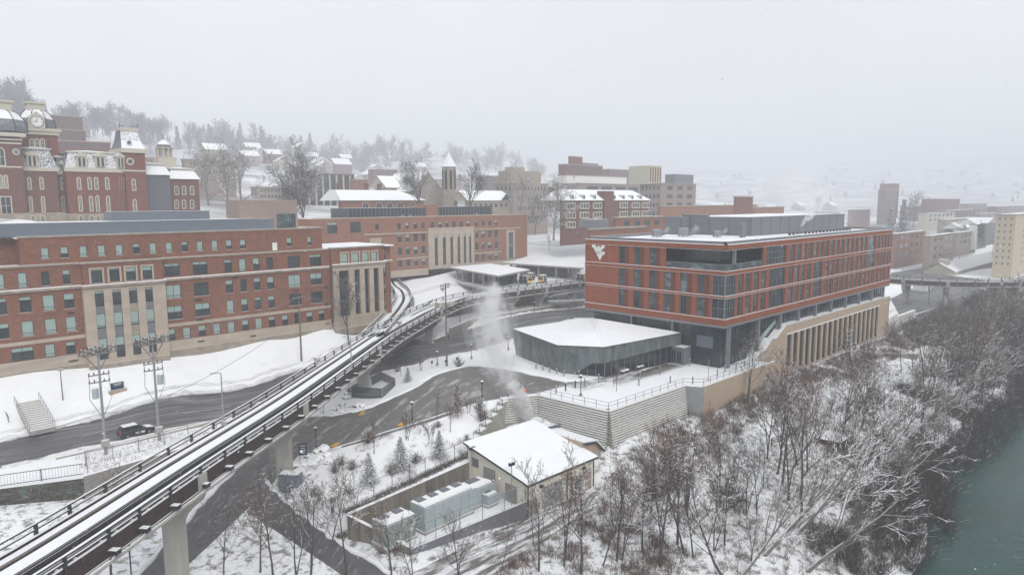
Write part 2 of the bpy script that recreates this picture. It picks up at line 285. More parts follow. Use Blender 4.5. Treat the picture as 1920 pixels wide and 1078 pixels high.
lo_pts = drive_up[8:] + drive_lo[7:] + lrl + lrr + side_a + side_b + gravel + [
 (-60,100,-7),(10,96.6,-6.6),(18.4,96.6,-7),(33,99,-7),(5,88,-7.5),(20,90,-7.5),(28,84,-8),(-60,60,-8.5),(0,60,-9),(38,66,-8),(48,67,-8),(58,68,-8),(60,57.2,-8.8),(41,59,-8.6),(50,58,-8.7),(70.3,58,-8.7),(72,66,-5),(76.4,58.3,-4.9),(74.5,71,-3),(66,71,-6),(86,58,-4.7),(96,58,-4.7),(97.5,55.4,-5),(110,55,-4.3),(123,55,-4),(135,57,-4.2),(140,58.8,-5.0),(160,58.8,-5.3),(196,58.8,-5.7),(225,61,-5.8),
 (80,50,-8),(100,48,-7.5),(120,48,-7.5),(150,48,-7.5),(190,47,-7.5),(230,46,-7.5),(300,46,-7.5),(500,46,-7.5),(80,44,-8.5),(106,43,-7.9),(134,43,-7.7),(187,42,-7.7),(60,40,-10),(60,45,-9.9),
 (40,26,-12.3),(80,23,-12.7),(100,25.5,-12.7),(120,31,-12.8),(150,30,-12.8),(180,28,-12.8),(230,24,-12.8),(300,14,-12.8),(0,30,-12.5),(-60,30,-12.8),(60,15,-14.5),(120,20,-14.5),(200,15,-14.5),(100,0,-15),(300,0,-15),(0,0,-15),(100,-100,-15),(500,-50,-15),(500,20,-13),(36,88,-7),(30,50,-10.5),(10,45,-11)]
far_pts = [atd(x, 386, d) for x in (-100, 200, 500, 800, 1050) for d in (1500, 2600)] + [atd(x, y, d*(1.55 if (x < 1200 and y < 345 and d >= 400) else 1)) for x, y, d in [
 (-150,240,430),(-60,330,330),(60,280,480),(60,345,300),(150,250,520),(200,300,380),(300,280,560),(300,340,380),(420,285,640),(450,350,400),(520,320,600),(620,298,800),(600,345,520),(700,330,650),(760,322,900),(760,385,380),(900,385,420),(900,325,900),(1000,395,420),(1100,330,1300),(1150,408,480),(1300,322,2200),(1300,405,620),(1500,395,900),(1500,322,2400),(1700,410,800),(1700,345,1900),(1700,300,3000),(1880,298,3000),(1850,348,1900),(1900,400,800),(2100,300,2800),(2100,400,800)]]
def TPS(P):
    P = np.array(P, float); n = len(P); X = P[:, :2]/100
    d = np.linalg.norm(X[:, None]-X[None], axis=2); K = np.where(d > 0, d*d*np.log(d+1e-12), 0) + np.eye(n)*0.0008
    Q = np.hstack([np.ones((n, 1)), X]); Amat = np.zeros((n+3, n+3)); Amat[:n, :n] = K; Amat[:n, n:] = Q; Amat[n:, :n] = Q.T
    w = np.linalg.solve(Amat, np.concatenate([P[:, 2], np.zeros(3)]))
    def f(p):
        p = np.atleast_2d(p)[:, :2]/100; d = np.linalg.norm(p[:, None]-X[None], axis=2)
        return np.where(d > 0, d*d*np.log(d+1e-12), 0) @ w[:n] + w[n] + p @ w[n+1:]
    return f
UPF = TPS(up_pts+far_pts); LOF = TPS(lo_pts+far_pts[-6:])
def inpoly(p, poly):
    x, y = p[0], p[1]; c = False; j = len(poly)-1
    for i in range(len(poly)):
        xi, yi = poly[i][0], poly[i][1]; xj, yj = poly[j][0], poly[j][1]
        if (yi > y) != (yj > y) and x < (xj-xi)*(y-yi)/(yj-yi)+xi: c = not c
        j = i
    return c
p2 = lambda L: [(a[0], a[1]) for a in L]
WL = [(-60,102.5),(10,101),(18.2,97.3),(33,99.7)]
LOW = WL + [(37,100.0),(44.7,103.2)] + [drive_up[8][:2], drive_lo[7][:2]] + [(38.2,86.9),(37.5,78),(38.2,66.4),(58.3,68.3),(60.6,71.5),(70.0,74.7),(75.0,72.1),(76.2,59.0),(95.7,58.7),(97.1,55.9),(122.2,55.5),(121.8,59.7),(137.2,59.7),(196.3,59.7),(198,62.5),(215,63.2),(232,63.2),(300,62),(500,60),(900,40),(1600,0),(1600,-900),(-300,-900),(-300,102.5)]
R_road = [(-300,road_near[0][1]),] + p2(road_near) + [(170,140-13),(250,105),(330,92),(420,85),(520,72),(520,85),(425,97),(335,106),(258,122),(185,141)] + list(reversed(p2(road_far))) + [(-300,road_far[0][1])]
R_drive = p2(drive_up) + list(reversed(p2(drive_lo)))
R_low = p2(lrl) + list(reversed(p2(lrr)))
R_side = p2(side_a) + list(reversed(p2(side_b)))
R_gravel = p2(gravel)
R_walk = [at(x, y, 0) for x, y in [(1045,722),(1100,728),(1180,712),(1240,690),(1290,682),(1275,676),(1225,683),(1150,703),(1095,714),(1062,716)]]
R_wet = [at(x, y, 0) for x, y in [(1186,705),(1200,697),(1225,689),(1250,682),(1272,684),(1262,690),(1240,697),(1205,708)]]
R_kerbwalk = [at(x, y, z) for x, y, z in [(860,770,-1.6),(760,801,-3),(682,826,-4.4),(640,836,-5),(640,840,-5.1),(684,832,-4.6),(764,806,-3.2),(860,775,-1.8)]]
LOTS = [[at(x, y, -5) for x, y in L] for L in ([(1670,560),(1700,545),(1790,530),(1920,560),(1990,600),(1800,640),(1700,625)],[(1690,528),(1750,514),(1860,528),(1750,540)])]
FARROAD = [at(x, y, -4.5) for x, y in [(1670,512),(1760,497),(1880,483),(1990,470),(1990,484),(1900,496),(1790,512),(1675,530)]]
regs = [('road', R_road, m_road), ('driveway', R_drive, m_drive), ('service_road', R_low, m_lowroad), ('side_road', R_side, m_lowroad), ('gravel_track', R_gravel, m_gravel),
        ('thawed_paving', R_wet, m_plazawet), ('swept_path', R_walk, m_walk), ('pavement', R_kerbwalk, m_drive), ('plaza', PLAZA, m_snow), ('yard_floor', YARD, m_snow), ('car_park', LOTS[0], m_road), ('car_park', LOTS[1], m_road), ('far_road', FARROAD, m_road)]
def ground_build():
    pts = []
    def grid(x0, x1, y0, y1, st, ex=None, jit=0.15):
        nx = int((x1-x0)/st); ny = int((y1-y0)/st)
        for i in range(nx+1):
            for j in range(ny+1):
                x = x0+i*st; y = y0+j*st
                if ex and ex[0]-.1 < x < ex[1]+.1 and ex[2]-.1 < y < ex[3]+.1: continue
                pts.append((x+rnd.uniform(-jit, jit)*st, y+rnd.uniform(-jit, jit)*st))
    grid(0, 220, 24, 160, 2.2)
    grid(-100, 520, -40, 320, 12, (0, 220, 24, 160))
    grid(-900, 4400, -900, 3000, 60, (-100, 520, -40, 320))
    E = []
    def line(poly, close=True, step=3.0):
        k = len(poly); first = None; prev = None
        for i in range(k if close else k-1):
            a = Vector(poly[i][:2]); b = Vector(poly[(i+1) % k][:2]); n = max(1, int((b-a).length/step))
            for q in range(n):
                p = a.lerp(b, q/n); pts.append((p.x, p.y)); idx = len(pts)-1
                if prev is not None: E.append((prev, idx))
                else: first = idx
                prev = idx
        if close: E.append((prev, first))
        else: pts.append(tuple(poly[-1][:2])); E.append((prev, len(pts)-1))
    line(LOW)
    for n_, pl, _ in regs: line(pl)
    vs, es, fs, _, _, _ = delaunay_2d_cdt([Vector(p) for p in pts], E, [], 0, 1e-4)
    V = np.array([(v.x, v.y) for v in vs])
    hu = UPF(V); hl = LOF(V)
    groups = {}
    lowflag = []
    for f in fs:
        c = V[list(f)].mean(axis=0); lo = inpoly(c, LOW); key = None
        for i, (n_, pl, _) in enumerate(regs):
            if inpoly(c, pl): key = i; break
        if key is None: key = 'lo' if lo else 'up'
        if key in (8, 9): lo = key == 9
        if key == 'up' and (c[1] > 205 or c[0] > 620): key = 'hill'
        groups.setdefault((key, lo), []).append(f)
    skirt = {}
    for (key, lo), F in groups.items():
        H = hl if lo else hu; b = MB(); mp = {}
        for f in F:
            idx = []
            for i in f:
                if i not in mp:
                    mp[i] = len(b.v); z = H[i]
                    if key == 9: z = -8.0
                    if key == 8: z = 0.0
                    if key in (5, 6): z = 0.0
                    b.v.append((V[i][0], V[i][1], float(z)))
                idx.append(mp[i])
            b.f.append(tuple(idx)); b.m.append(0)
        # skirts hide the steps where two levels meet
        cnt = {}
        for f in b.f:
            for q in range(len(f)):
                e = (f[q], f[(q+1) % len(f)]); k = tuple(sorted(e)); cnt.setdefault(k, []).append(e)
        if key in ('up', 8) or (isinstance(key, int) and not lo):
            for k, l in cnt.items():
                if len(l) == 1:
                    a, c = l[0]; pa, pc = b.v[a], b.v[c]
                    if abs(pa[0]-110) > 240 or pa[1] > 130: continue
                    n = len(b.v); b.v += [(pa[0], pa[1], pa[2]-(5 if key in ('up', 8) else .3)), (pc[0], pc[1], pc[2]-(5 if key in ('up', 8) else .3))]; b.f.append((a, n, n+1, c)); b.m.append(0)
        if key == 'lo': nm, mt = 'riverbank', m_snowrough
        elif key == 'up': nm, mt = 'ground', m_snow
        elif key == 'hill': nm, mt = 'hillside', m_hill
        else: nm, mt = regs[key][0], regs[key][2]
        b.build(nm, mt, smooth=True, kind='structure')
ground_build()
def gz(u, v):
    if inpoly((u, v), YARD): return -8.0
    if inpoly((u, v), PLAZA): return 0.0
    return float((LOF if inpoly((u, v), LOW) else UPF)([(u, v)])[0])
b = MB(); b.poly([(-900,-900,-13),(4400,-900,-13),(4400,34,-13),(-900,34,-13)]); b.build('river', m_water, kind='structure')
# ploughed snow ridges beside the roads
def ridge(name, pts, r, mat, seed, jit=.5):
    b = MB(); P = []
    for i in range(len(pts)-1):
        a, c = Vector(pts[i][:2]), Vector(pts[i+1][:2]); n = max(1, int((c-a).length/1.2))
        for q in range(n): P.append(a.lerp(c, q/n))
    rr = random.Random(seed)
    P3 = [(p.x+rr.uniform(-.2, .2), p.y+rr.uniform(-.25, .25), gz(p.x, p.y)-0.08) for p in P]
    b.tube(P3, [r*(1+rr.uniform(-jit, jit)) for _ in P3], 7)
    for i in range(len(b.v)): x, y, z = b.v[i]; b.v[i] = (x, y, z)
    return b.build(name, mat, smooth=True, kind='structure')
off = lambda L, d: [(a[0], a[1]+d) for a in L]
ridge('snow_bank', off(road_far, 0.4), 0.5, m_snowbank, 1)
ridge('snow_bank', off(road_far, 2.2), 0.35, m_snowbank, 3)
ridge('snow_bank', off(road_near, -0.4), 0.35, m_snowbank, 2)
ridge('snow_bank', p2(drive_up), 0.3, m_snow, 4)
ridge('snow_bank', p2(lrl), 0.35, m_snow, 5)
ridge('snow_bank', p2(side_a), 0.3, m_snow, 6)
# road lines
def dash(b, v0, du, w=.14, mi=0): pass
for u0, vv, L in ((4,111.2,8),(20,111.6,8),(38,112.2,8),(6,115.6,6),(22,116.6,7),(37,117.4,8),(56,118.5,8)):
    b = MB(); sl_ = .07
    pts = [(u0,vv),(u0+L,vv+L*sl_),(u0+L,vv+L*sl_+.16),(u0,vv+.16)]
    b.poly([(x, y, gz(x, y)+.035) for x, y in pts]); b.build('lane_marking', m_snowbank, kind='structure')
# ================================================================== facade helpers
class Fr:
    """wall frame: a runs along the wall, z up, d outward"""
    def __init__(s, o, d, n): s.o = Vector(o); s.d = Vector(d).normalized(); s.n = Vector(n).normalized()
    def p(s, a, z, d=0.0): q = s.o+s.d*a+s.n*d; return (q.x, q.y, z)
def S(v): return Fr((0, v), (1, 0), (0, -1))
def Wf(u): return Fr((u, 0), (0, 1), (-1, 0))
def Nf(v): return Fr((0, v), (1, 0), (0, 1))
def Ef(u): return Fr((u, 0), (0, 1), (1, 0))
def fquad(b, fr, a0, a1, z0, z1, d=0, mi=0):
    q = [fr.p(a0, z0, d), fr.p(a1, z0, d), fr.p(a1, z1, d), fr.p(a0, z1, d)]; b.poly(q, mi)
def fbox(b, fr, a0, a1, z0, z1, d0, d1, mi=0, top=None):
    q = [fr.p(a0, 0, d0)[:2], fr.p(a1, 0, d0)[:2], fr.p(a1, 0, d1)[:2], fr.p(a0, 0, d1)[:2]]; b.prism(q, z0, z1, mi, top)
def wall(b, fr, a0, a1, z0, z1, holes=(), dep=0.3, mi=0, d=0.0, ri=None):
    ri = mi if ri is None else ri
    A = sorted({a0, a1} | {min(max(x, a0), a1) for h in holes for x in h[:2]}); Zs = sorted({z0, z1} | {min(max(x, z0), z1) for h in holes for x in h[2:4]})
    for i in range(len(A)-1):
        for j in range(len(Zs)-1):
            ca, cz = (A[i]+A[i+1])/2, (Zs[j]+Zs[j+1])/2
            if any(h[0] < ca < h[1] and h[2] < cz < h[3] for h in holes): continue
            fquad(b, fr, A[i], A[i+1], Zs[j], Zs[j+1], d, mi)
    for h in holes:
        x0, x1, y0, y1 = h[:4]; P = lambda a, z, dd: fr.p(a, z, dd); el, er = x0 <= a0+.01, x1 >= a1-.01
        for q in ([P(x0,y0,d),P(x1,y0,d),P(x1,y0,d-dep),P(x0,y0,d-dep)],[P(x0,y1,d),P(x1,y1,d),P(x1,y1,d-dep),P(x0,y1,d-dep)],
                  None if el else [P(x0,y0,d),P(x0,y1,d),P(x0,y1,d-dep),P(x0,y0,d-dep)],None if er else [P(x1,y0,d),P(x1,y1,d),P(x1,y1,d-dep),P(x1,y0,d-dep)]):
            if q: b.poly(q, ri)
def window(par, fr, a0, a1, z0, z1, dep=0.25, nx=1, nz=1, glass=None, frame=None, blind=0.0, sill=True, name='window', fw=0.07, d=0.0, low=None, back=None):
    """frame with bars (one mesh) > pane"""
    b = MB(); f = -dep+d
    for x in [a0+fw/2, a1-fw/2]+[a0+(a1-a0)*i/nx for i in range(1, nx)]: fbox(b, fr, x-fw/2, x+fw/2, z0, z1, f, f+0.08, 0)
    zs = [z0+fw/2, z1-fw/2]+[z0+(z1-z0)*i/nz for i in range(1, nz)]
    if low: zs.append(z0+(z1-z0)*low)
    for z in zs: fbox(b, fr, a0, a1, z-fw/2, z+fw/2, f+0.002, f+0.078, 0)
    if sill: fbox(b, fr, a0-.08, a1+.08, z0-.12, z0-.002, d-.05, d+.10, 1, 2)
    w = b.build(name, [frame or m_dark, m_lime, m_ledge], par)
    p = MB(); zb = z1-(z1-z0)*blind
    if blind < 1: fquad(p, fr, a0, a1, z0, zb, f+.03, 0)
    if blind > 0: fquad(p, fr, a0, a1, zb, z1, f+.03, 1)
    p.build('pane', [glass or m_glass2, m_blind], w)
    return w
def simplewin(par, fr, a0, a1, z0, z1, d=0.02, mat=None, fmat=None, name='window'):
    b = MB(); fbox(b, fr, a0, a1, z0, z1, -.1, d+.03, 0); g = min(.14, (a1-a0)*.15)
    fbox(b, fr, a0+g, a1-g, z0+g, z1-g, d, d+.06, 1)
    return b.build(name, [fmat or m_cream, mat or m_glass2], par)
def flatroof(par, poly, z, par_h=0.5, th=0.5, mi_wall=None, name='roof'):
    """snowy deck with a parapet ring; poly is counter-clockwise"""
    b = MB(); b.poly([(x, y, z) for x, y in poly], 0)
    k = len(poly)
    for i in range(k):
        a, c = Vector(poly[i]), Vector(poly[(i+1) % k]); t = (c-a).normalized(); n = Vector((-t.y, t.x))
        q = [a, c, c+n*th-t*th*0, a+n*th]
        b.prism([tuple(x) for x in q], z-.3, z+par_h-(0.002*(i % 2)), 1, 0)
    return b.build(name, [m_roof, mi_wall or m_greymetal], par)
# ================================================================== new brick academic building
U0, V0, U1, V1 = 109.5, 59.3, 196.5, 91.3
AB = root('academic_building', (150, 75, 0), 'large orange brick building with overhanging upper floors, white emblem and grey rooftop plant screen', 'building')
LF, RF = Wf(U0), S(V0)
brick = MB(); dkb = MB()
lf_rows = [(17.95, 21.45), (13.5, 17.05), (9.4, 12.9)]
lf_x = [82.7, 79.05, 75.45, 72.0, 68.5, 65.0]   # left edge (high v) of each opening
holesL = []
for r, (z0, z1) in enumerate(lf_rows):
    for k, v in enumerate(lf_x):
        if r == 0 and k > 2: continue
        holesL.append((v-2.5, v, z0, z1))
holesL.append((V0, 71.7, 17.95, 21.65))
for z0, z1 in lf_rows[1:]: holesL.append((V0, 61.9, z0, z1))
wall(brick, LF, V0, V1, 8.1, 22.5, holesL, 0.32)
holesR = [(U0, 123.6, 17.95, 21.65), (124.7, 133.4, 17.95, 21.45)]
r1 = [135.2+2.9*k for k in range(15)]; r1b = [185.5+2.35*k for k in range(5)]
r2 = [113.95, 116.95, 119.95, 122.95, 134.9, 137.75, 140.7, 143.65]+[153.1+2.9*k for k in range(9)]+[185.5+2.35*k for k in range(5)]
r3 = [113.95, 116.95, 119.95, 122.95, 134.9, 137.75, 140.7, 143.65]+[153.1+2.9*k for k in range(15)]
wr = lambda u: 1.75 if u > 185 else 2.05
for u in r1+r1b: holesR.append((u, u+wr(u), 17.95, 21.45))
for u in r2: holesR.append((u, u+wr(u), 13.5, 17.05))
for u in r3: holesR.append((u, u+wr(u), 9.4, 12.9))
holesR += [(179.2, 184.1, 13.5, 21.45), (147.1, 151.6, 9.4, 17.05), (126.4, 133.4, 13.5, 17.05), (126.4, 133.4, 9.4, 12.9), (U0, 113.1, 13.5, 17.05), (U0, 113.1, 9.4, 12.9)]
wall(brick, RF, U0, U1, 8.1, 22.5, holesR, 0.32)
wall(brick, Nf(V1), U0, U1, 8.1, 22.5); wall(brick, Ef(U1), V0, V1, 8.1, 22.5)
bw = brick.build('brick_wall', m_brick, AB)
for r, (z0, z1) in enumerate(lf_rows):
    for k, v in enumerate(lf_x):
        if r == 0 and k > 2: continue
        window(AB, LF, v-1.4, v, z0, z1, .30, 1, 1, glass=m_teal if (k+r) % 3 else m_glass2, low=None, frame=m_alum, sill=False)
        q = MB(); fbox(q, LF, v-2.5, v-1.4, z0, z1, -.31, -.14); q.build('textured_brick_panel', m_brickdk, AB)
def rwin(u, z0, z1, i):
    window(AB, RF, u, u+(1.45 if u < 185 else 1.2), z0, z1, .20, 1, 1, glass=m_teal if i % 3 else m_glass2, frame=m_alum, sill=False, low=.75)
i = 0
for u in r1+r1b: rwin(u, 17.95, 21.45, i); i += 1
for u in r2: rwin(u, 13.5, 17.05, i); i += 1
for u in r3: rwin(u, 9.4, 12.9, i); i += 1
q = MB()
for u, z0, z1 in [(u, 17.95, 21.45) for u in r1+r1b]+[(u, 13.5, 17.05) for u in r2]+[(u, 9.4, 12.9) for u in r3]: fbox(q, RF, u+(1.45 if u < 185 else 1.2), u+wr(u), z0, z1, -.31, -.14)
q.build('textured_brick_panel', m_brickdk, AB, kind='stuff')
for a0, a1, z0, z1, nx, nz, g in [(124.7,133.4,17.95,21.45,6,3,m_curt),(126.4,133.4,13.5,17.05,4,1,m_curt),(126.4,133.4,9.4,12.9,4,1,m_curt),(179.2,184.1,13.5,21.45,3,4,m_teal),(147.1,151.6,9.4,17.05,3,4,m_curt)]:
    window(AB, RF, a0, a1, z0, z1, .30, nx, nz, glass=g, frame=m_alum, sill=False, name='glazed_bay')
for z0, z1 in lf_rows[1:]:
    window(AB, RF, U0+.12, 113.1, z0, z1, .12, 4, 2, glass=m_curt, frame=m_alum, sill=False, name='corner_window')
    window(AB, LF, V0+.12, 61.9, z0, z1, .12, 2, 2, glass=m_curt, frame=m_alum, sill=False, name='corner_window')
    q = MB(); q.box(U0+.05, V0+.05, z0, U0+.25, V0+.25, z1); q.build('corner_post', m_alum, AB)
# loggia at the top corner
q = MB(); q.box(U0+.02, V0+.02, 17.6, 124.6, 71.7, 17.93, 0); q.box(U0+.3, V0+.3, 21.66, 124.6, 71.7, 21.8, 1); q.build('loggia_floor', [m_roof, m_greymetal], AB)
window(AB, Wf(U0+3.6), 62.5, 71.7, 17.93, 21.66, 0, 9, 1, glass=m_glass, frame=m_dark, sill=False, name='loggia_glazing')
window(AB, S(V0+3.4), U0+3.6, 124.6, 17.93, 21.66, 0, 10, 1, glass=m_glass, frame=m_dark, sill=False, name='loggia_glazing')
q = MB()
fbox(q, LF, V0+.2, 71.6, 17.95, 18.95, -.18, -.12, 0); fbox(q, RF, U0+.2, 123.5, 17.95, 18.95, -.18, -.12, 0)
fbox(q, LF, V0+.2, 71.6, 18.95, 19.03, -.2, -.1, 1); fbox(q, RF, U0+.2, 123.5, 18.95, 19.03, -.2, -.1, 1); q.build('glass_balustrade', [m_teal, m_alum], AB)
q = MB(); q.box(113.0, V0+.25, 17.9, 113.5, V0+.75, 21.7); q.box(123.9, V0+.12, 17.9, 124.6, V0+.6, 21.7); q.build('loggia_post', m_alum, AB)
# thin snow-topped string courses
q = MB()
for z, t_ in ((21.5, .035), (17.8, .09), (17.15, .03), (13.38, .09), (13.0, .03), (9.25, .09)):
    fbox(q, LF, V0-.12, V1, z, z+t_, -.02, .10, 0); fbox(q, RF, U0, U1, z, z+t_, -.02, .10, 0)
q.build('string_course', [m_ledge], AB)
q = MB(); q.box(U0-.1, V0-.1, 7.7, U1+.1, V1+.1, 8.1); q.build('soffit', m_alum, AB)
flatroof(AB, [(U0+.5, V0+.5), (U1-.5, V0+.5), (U1-.5, V1-.5), (U0+.5, V1-.5)], 22.5, 0.55, 0.35)
q = MB(); fbox(q, LF, V0-.05, V1, 22.45, 22.56, -.5, .05, 0); fbox(q, RF, U0-.05, U1, 22.45, 22.56, -.5, .05, 0); q.build('roof_edge', [m_ledge], AB)
# emblem (flat raised letters on the brick)
LG = (1100, 448, 1078/48)
def lg(pts): 
    out = []
    for x, y in pts:
        d = FW*FPX + RT*(LG[0]+x/LG[2]-960) + UP*(539-(LG[1]+y/LG[2])); t = U0/d.x; out.append((d.y*t, d.z*t+CAMZ))
    return out
for nm, P in (('emblem_letter', [(250,245),(365,245),(445,400),(515,265),(580,415),(650,270),(775,272),(762,400),(700,400),(577,620),(505,490),(440,610),(300,355),(248,355)]),
              ('emblem_letter', [(508,548),(575,660),(650,530),(768,545),(765,665),(690,672),(572,900),(450,640)])):
    q = MB(); pp = lg(P); n = len(pp)
    q.v = [(U0-.22, a, z) for a, z in pp]+[(U0+.02, a, z) for a, z in pp]
    q.f = [tuple(range(n))]+[(i, (i+1) % n, n+(i+1) % n, n+i) for i in range(n)]; q.m = [0]*(n+1)
    q.build(nm, m_white, AB)
# plant screen on the roof
PS = [(141.0, 70.8), (190.8, 69.6), (190.8, 90.5), (137.5, 90.5), (137.5, 86.0), (141.0, 86.0)]
q = MB(); q.prism(PS, 22.52, 26.6, 0, 0)
for a, c in zip(PS, PS[1:]+PS[:1]):
    a, c = Vector(a), Vector(c); n = max(1, int((c-a).length/4.4)); t = (c-a).normalized(); nn = Vector((t.y, -t.x))
    for k in range(n+1): p = a.lerp(c, k/n)+nn*.01; q.obox(p, t, .05, .06, 22.53, 26.62, 1)
q.build('plant_screen', [m_greymetal, m_dark], AB)
q = MB(); q.poly([(142,71.5,26.63),(190,70.3,26.63),(190,90,26.63),(142,90,26.63)]); q.box(141.6,82,26.55,143,88.5,27.1,1,0); q.build('plant_screen_roof', [m_roof, m_greymetal], AB)
def fan(u, v, s, ang, label):
    r = root('exhaust_fan', (u, v, 22.55), label, 'roof fan', 'roof exhaust fans on the brick building')
    c, si = math.cos(ang), math.sin(ang)
    b = MB(); b.obox((u, v), (c, si), 1.6*s, 1.3*s, 22.75, 22.75+1.3*s, 0, 1); b.build('housing', [m_alum, m_ledge], r)
    b = MB(); P = [(u+c*.8*s, v+si*.8*s, 23.3), (u+c*1.6*s, v+si*1.6*s, 23.5), (u+c*2.5*s, v+si*2.5*s, 23.2+1.2*s)]; b.tube(P, [.45*s, .5*s, .75*s], 8); b.build('duct', m_alum, r, smooth=True)
    b = MB()
    for dx, dy in ((-.6, -.5), (.6, -.5), (.6, .5), (-.6, .5)): b.tube([(u+dx*s, v+dy*s, 22.5), (u+dx*s, v+dy*s, 22.8)], .05, 5)
    b.build('stand', m_dark, r)
fan(124.6, 84, 1.1, -.6, 'silver roof fan with duct near the emblem end of the snowy roof')
fan(129.5, 80.5, 1.25, -.8, 'largest silver roof fan with wide duct before the grey plant screen')
fan(131.5, 73.6, .9, -.6, 'small silver roof fan with upturned snowy duct near the roof corner')
def stackpipe(u, v, z, h, r_, label, n=1):
    r = root('exhaust_stack', (u, v, z), label, 'exhaust stack')
    for k in range(n): b = MB(); b.tube([(u+k*.5, v, z), (u+k*.5, v, z+h)], r_, 8); b.build('pipe', m_alum, r)
    b = MB(); b.box(u-.5, v-.4, z, u+n*.5, v+.4, z+.25); b.build('curb', m_ledge, r)
stackpipe(152.5, 65.0, 22.5, 1.9, .13, 'two thin steaming metal stacks on the roof edge', 2)
b = MB(); b.box(134.2, 69.2, 22.5, 135.6, 69.9, 25.4, 0, 1); b.build('roof_cabinet', [m_greymetal, m_ledge], label='tall grey metal cabinet standing before the plant screen corner', category='cabinet')
# pipework along the screen
b = MB()
b.tube([(150, 66.5, 22.95), (188, 66.2, 22.95)], .12, 6)
for k in range(18): b.box(150.5+k*2.1, 66.2, 22.5, 150.8+k*2.1, 66.7, 22.85)
b.build('roof_pipe', m_dark, label='long dark pipe on supports along the grey plant screen', category='pipe')
# ground-level glass hall
q = MB(); g0 = Wf(111.2); g1 = S(61.0)
hall = MB(); fquad(hall, g0, 61.0, 90, 0, 7.7); fquad(hall, g1, 111.2, 196, 0, 7.7); fquad(hall, Nf(90), 111.2, 196, -4, 7.7); fquad(hall, Ef(196), 61, 90, -4, 7.7)
gh = hall.build('glass_hall', m_curt, AB)
q = MB()
for k in range(21): v = 61.0+k*1.45; fbox(q, g0, v-.03, v+.03, 0, 7.7, 0, .10)
for k in range(59): u = 111.2+k*1.45; fbox(q, g1, u-.03, u+.03, 0, 7.7, 0, .10)
for z in (0.05, 3.6, 7.6): fbox(q, g0, 61, 90, z, z+.07, .002, .098); fbox(q, g1, 111.2, 196, z, z+.07, .002, .098)
q.build('mullion', m_dark, gh)
for u, v, z in [(112.3, 59.9, 0), (123.6, 59.9, .3)]+[(132.9+8.7*k, 59.9, 4.6) for k in range(8)]:
    b = MB(); b.box(u-.33, v-.3, z, u+.33, v+.3, 7.7); b.build('column', m_alum, AB)
for v in (70.5, 80): b = MB(); b.box(110.3, v-.2, 0, 110.8, v+.2, 7.7); b.build('column', m_alum, AB)
# indoor screen and mezzanine seen through the glass
b = MB(); b.box(111.0, 62.3, 3.4, 111.16, 65.6, 5.6); b.build('wall_screen', m_bluemetal, AB)
# entrance box
b = MB(); b.box(108.7, 66.8, 0, 111.2, 71.0, 3.2, 0, 1); ev = b.build('entrance_porch', [m_greymetal, m_ledge], AB)
for k in range(3):
    w = window(AB, Wf(108.7), 67.2+k*1.2, 68.3+k*1.2, .08, 2.6, -.03, 2, 1, glass=m_glass, frame=m_alum, sill=False, name='glass_door', fw=.1)
# tan stone base along the river
q = MB()
prof = [(121.0,-4.5),(121.0,.1),(121.4,.35),(123.5,1.4),(125.4,1.3),(128.2,3.2),(130.0,3.0),(134.2,5.1),(U1+.2,4.8),(U1+.2,-6.5),(121.0,-6.5)]
win = [(135.0+3.02*k, 137.1+3.02*k) for k in range(18)]
top = lambda u: np.interp(u, [p[0] for p in prof[1:9]], [p[1] for p in prof[1:9]])
F = S(V0-.0)
us = sorted(set([121.0]+[p[0] for p in prof[1:9]]+[x for w in win for x in w]))
for a, c in zip(us, us[1:]):
    iswin = any(w[0]-.01 <= a and c <= w[1]+.01 for w in win)
    if not iswin:
        q.poly([F.p(a, -6.6, .25), F.p(c, -6.6, .25), F.p(c, top(c), .25), F.p(a, top(a), .25)], 0)
    else:
        q.poly([F.p(a, 3.1, .25), F.p(c, 3.1, .25), F.p(c, top(c), .25), F.p(a, top(a), .25)], 0)
        q.poly([F.p(a, -6.6, .25), F.p(c, -6.6, .25), F.p(c, -4.9, .25), F.p(a, -4.9, .25)], 0)
    for x in ((a, c) if iswin else ()): q.poly([F.p(x, -4.9, .25), F.p(x, 3.1, .25), F.p(x, 3.1, -.4), F.p(x, -4.9, -.4)], 0)
    q.poly([F.p(a, top(a), .25), F.p(c, top(c), .25), F.p(c, top(c), -1.6), F.p(a, top(a), -1.6)], 1)
    q.poly([F.p(a, top(a), -1.6), F.p(c, top(c), -1.6), F.p(c, -.2, -1.6), F.p(a, -.2, -1.6)], 0)
q.box(U1-.2, V0-.25, -6.6, U1+.2, V1, 4.8, 0, 1)
fbox(q, F, 121.0, 121.3, -6.6, .1, -1.6, .24, 0)
fbox(q, F, 134.6, 189.2, 3.1, 3.28, .23, .36, 1, 1)
q.build('stone_base_wall', [m_tan, m_ledge], AB)
for i, (a, c) in enumerate(win): window(AB, F, a+.02, c-.02, -4.9, 3.1, .15, 2, 3, glass=m_glass if i % 2 else m_glass2, frame=m_dark, sill=False, name='tall_window')
# glass rail of the outdoor stair
b = MB()
for (a, za), (c, zc) in zip([(121.2,.9),(123.6,2.3),(128.2,4.4),(132.5,6.2)], [(123.6,2.3),(128.2,4.4),(132.5,6.2),(133.0,6.3)]):
    b.poly([F.p(a, za-1.0, -1.5), F.p(c, zc-1.0, -1.5), F.p(c, zc, -1.5), F.p(a, za, -1.5)]); b.poly([F.p(a, za-1.0, -1.45), F.p(a, za, -1.45), F.p(c, zc, -1.45), F.p(c, zc-1.0, -1.45)])
b.build('stair_glass_rail', m_blind, AB)
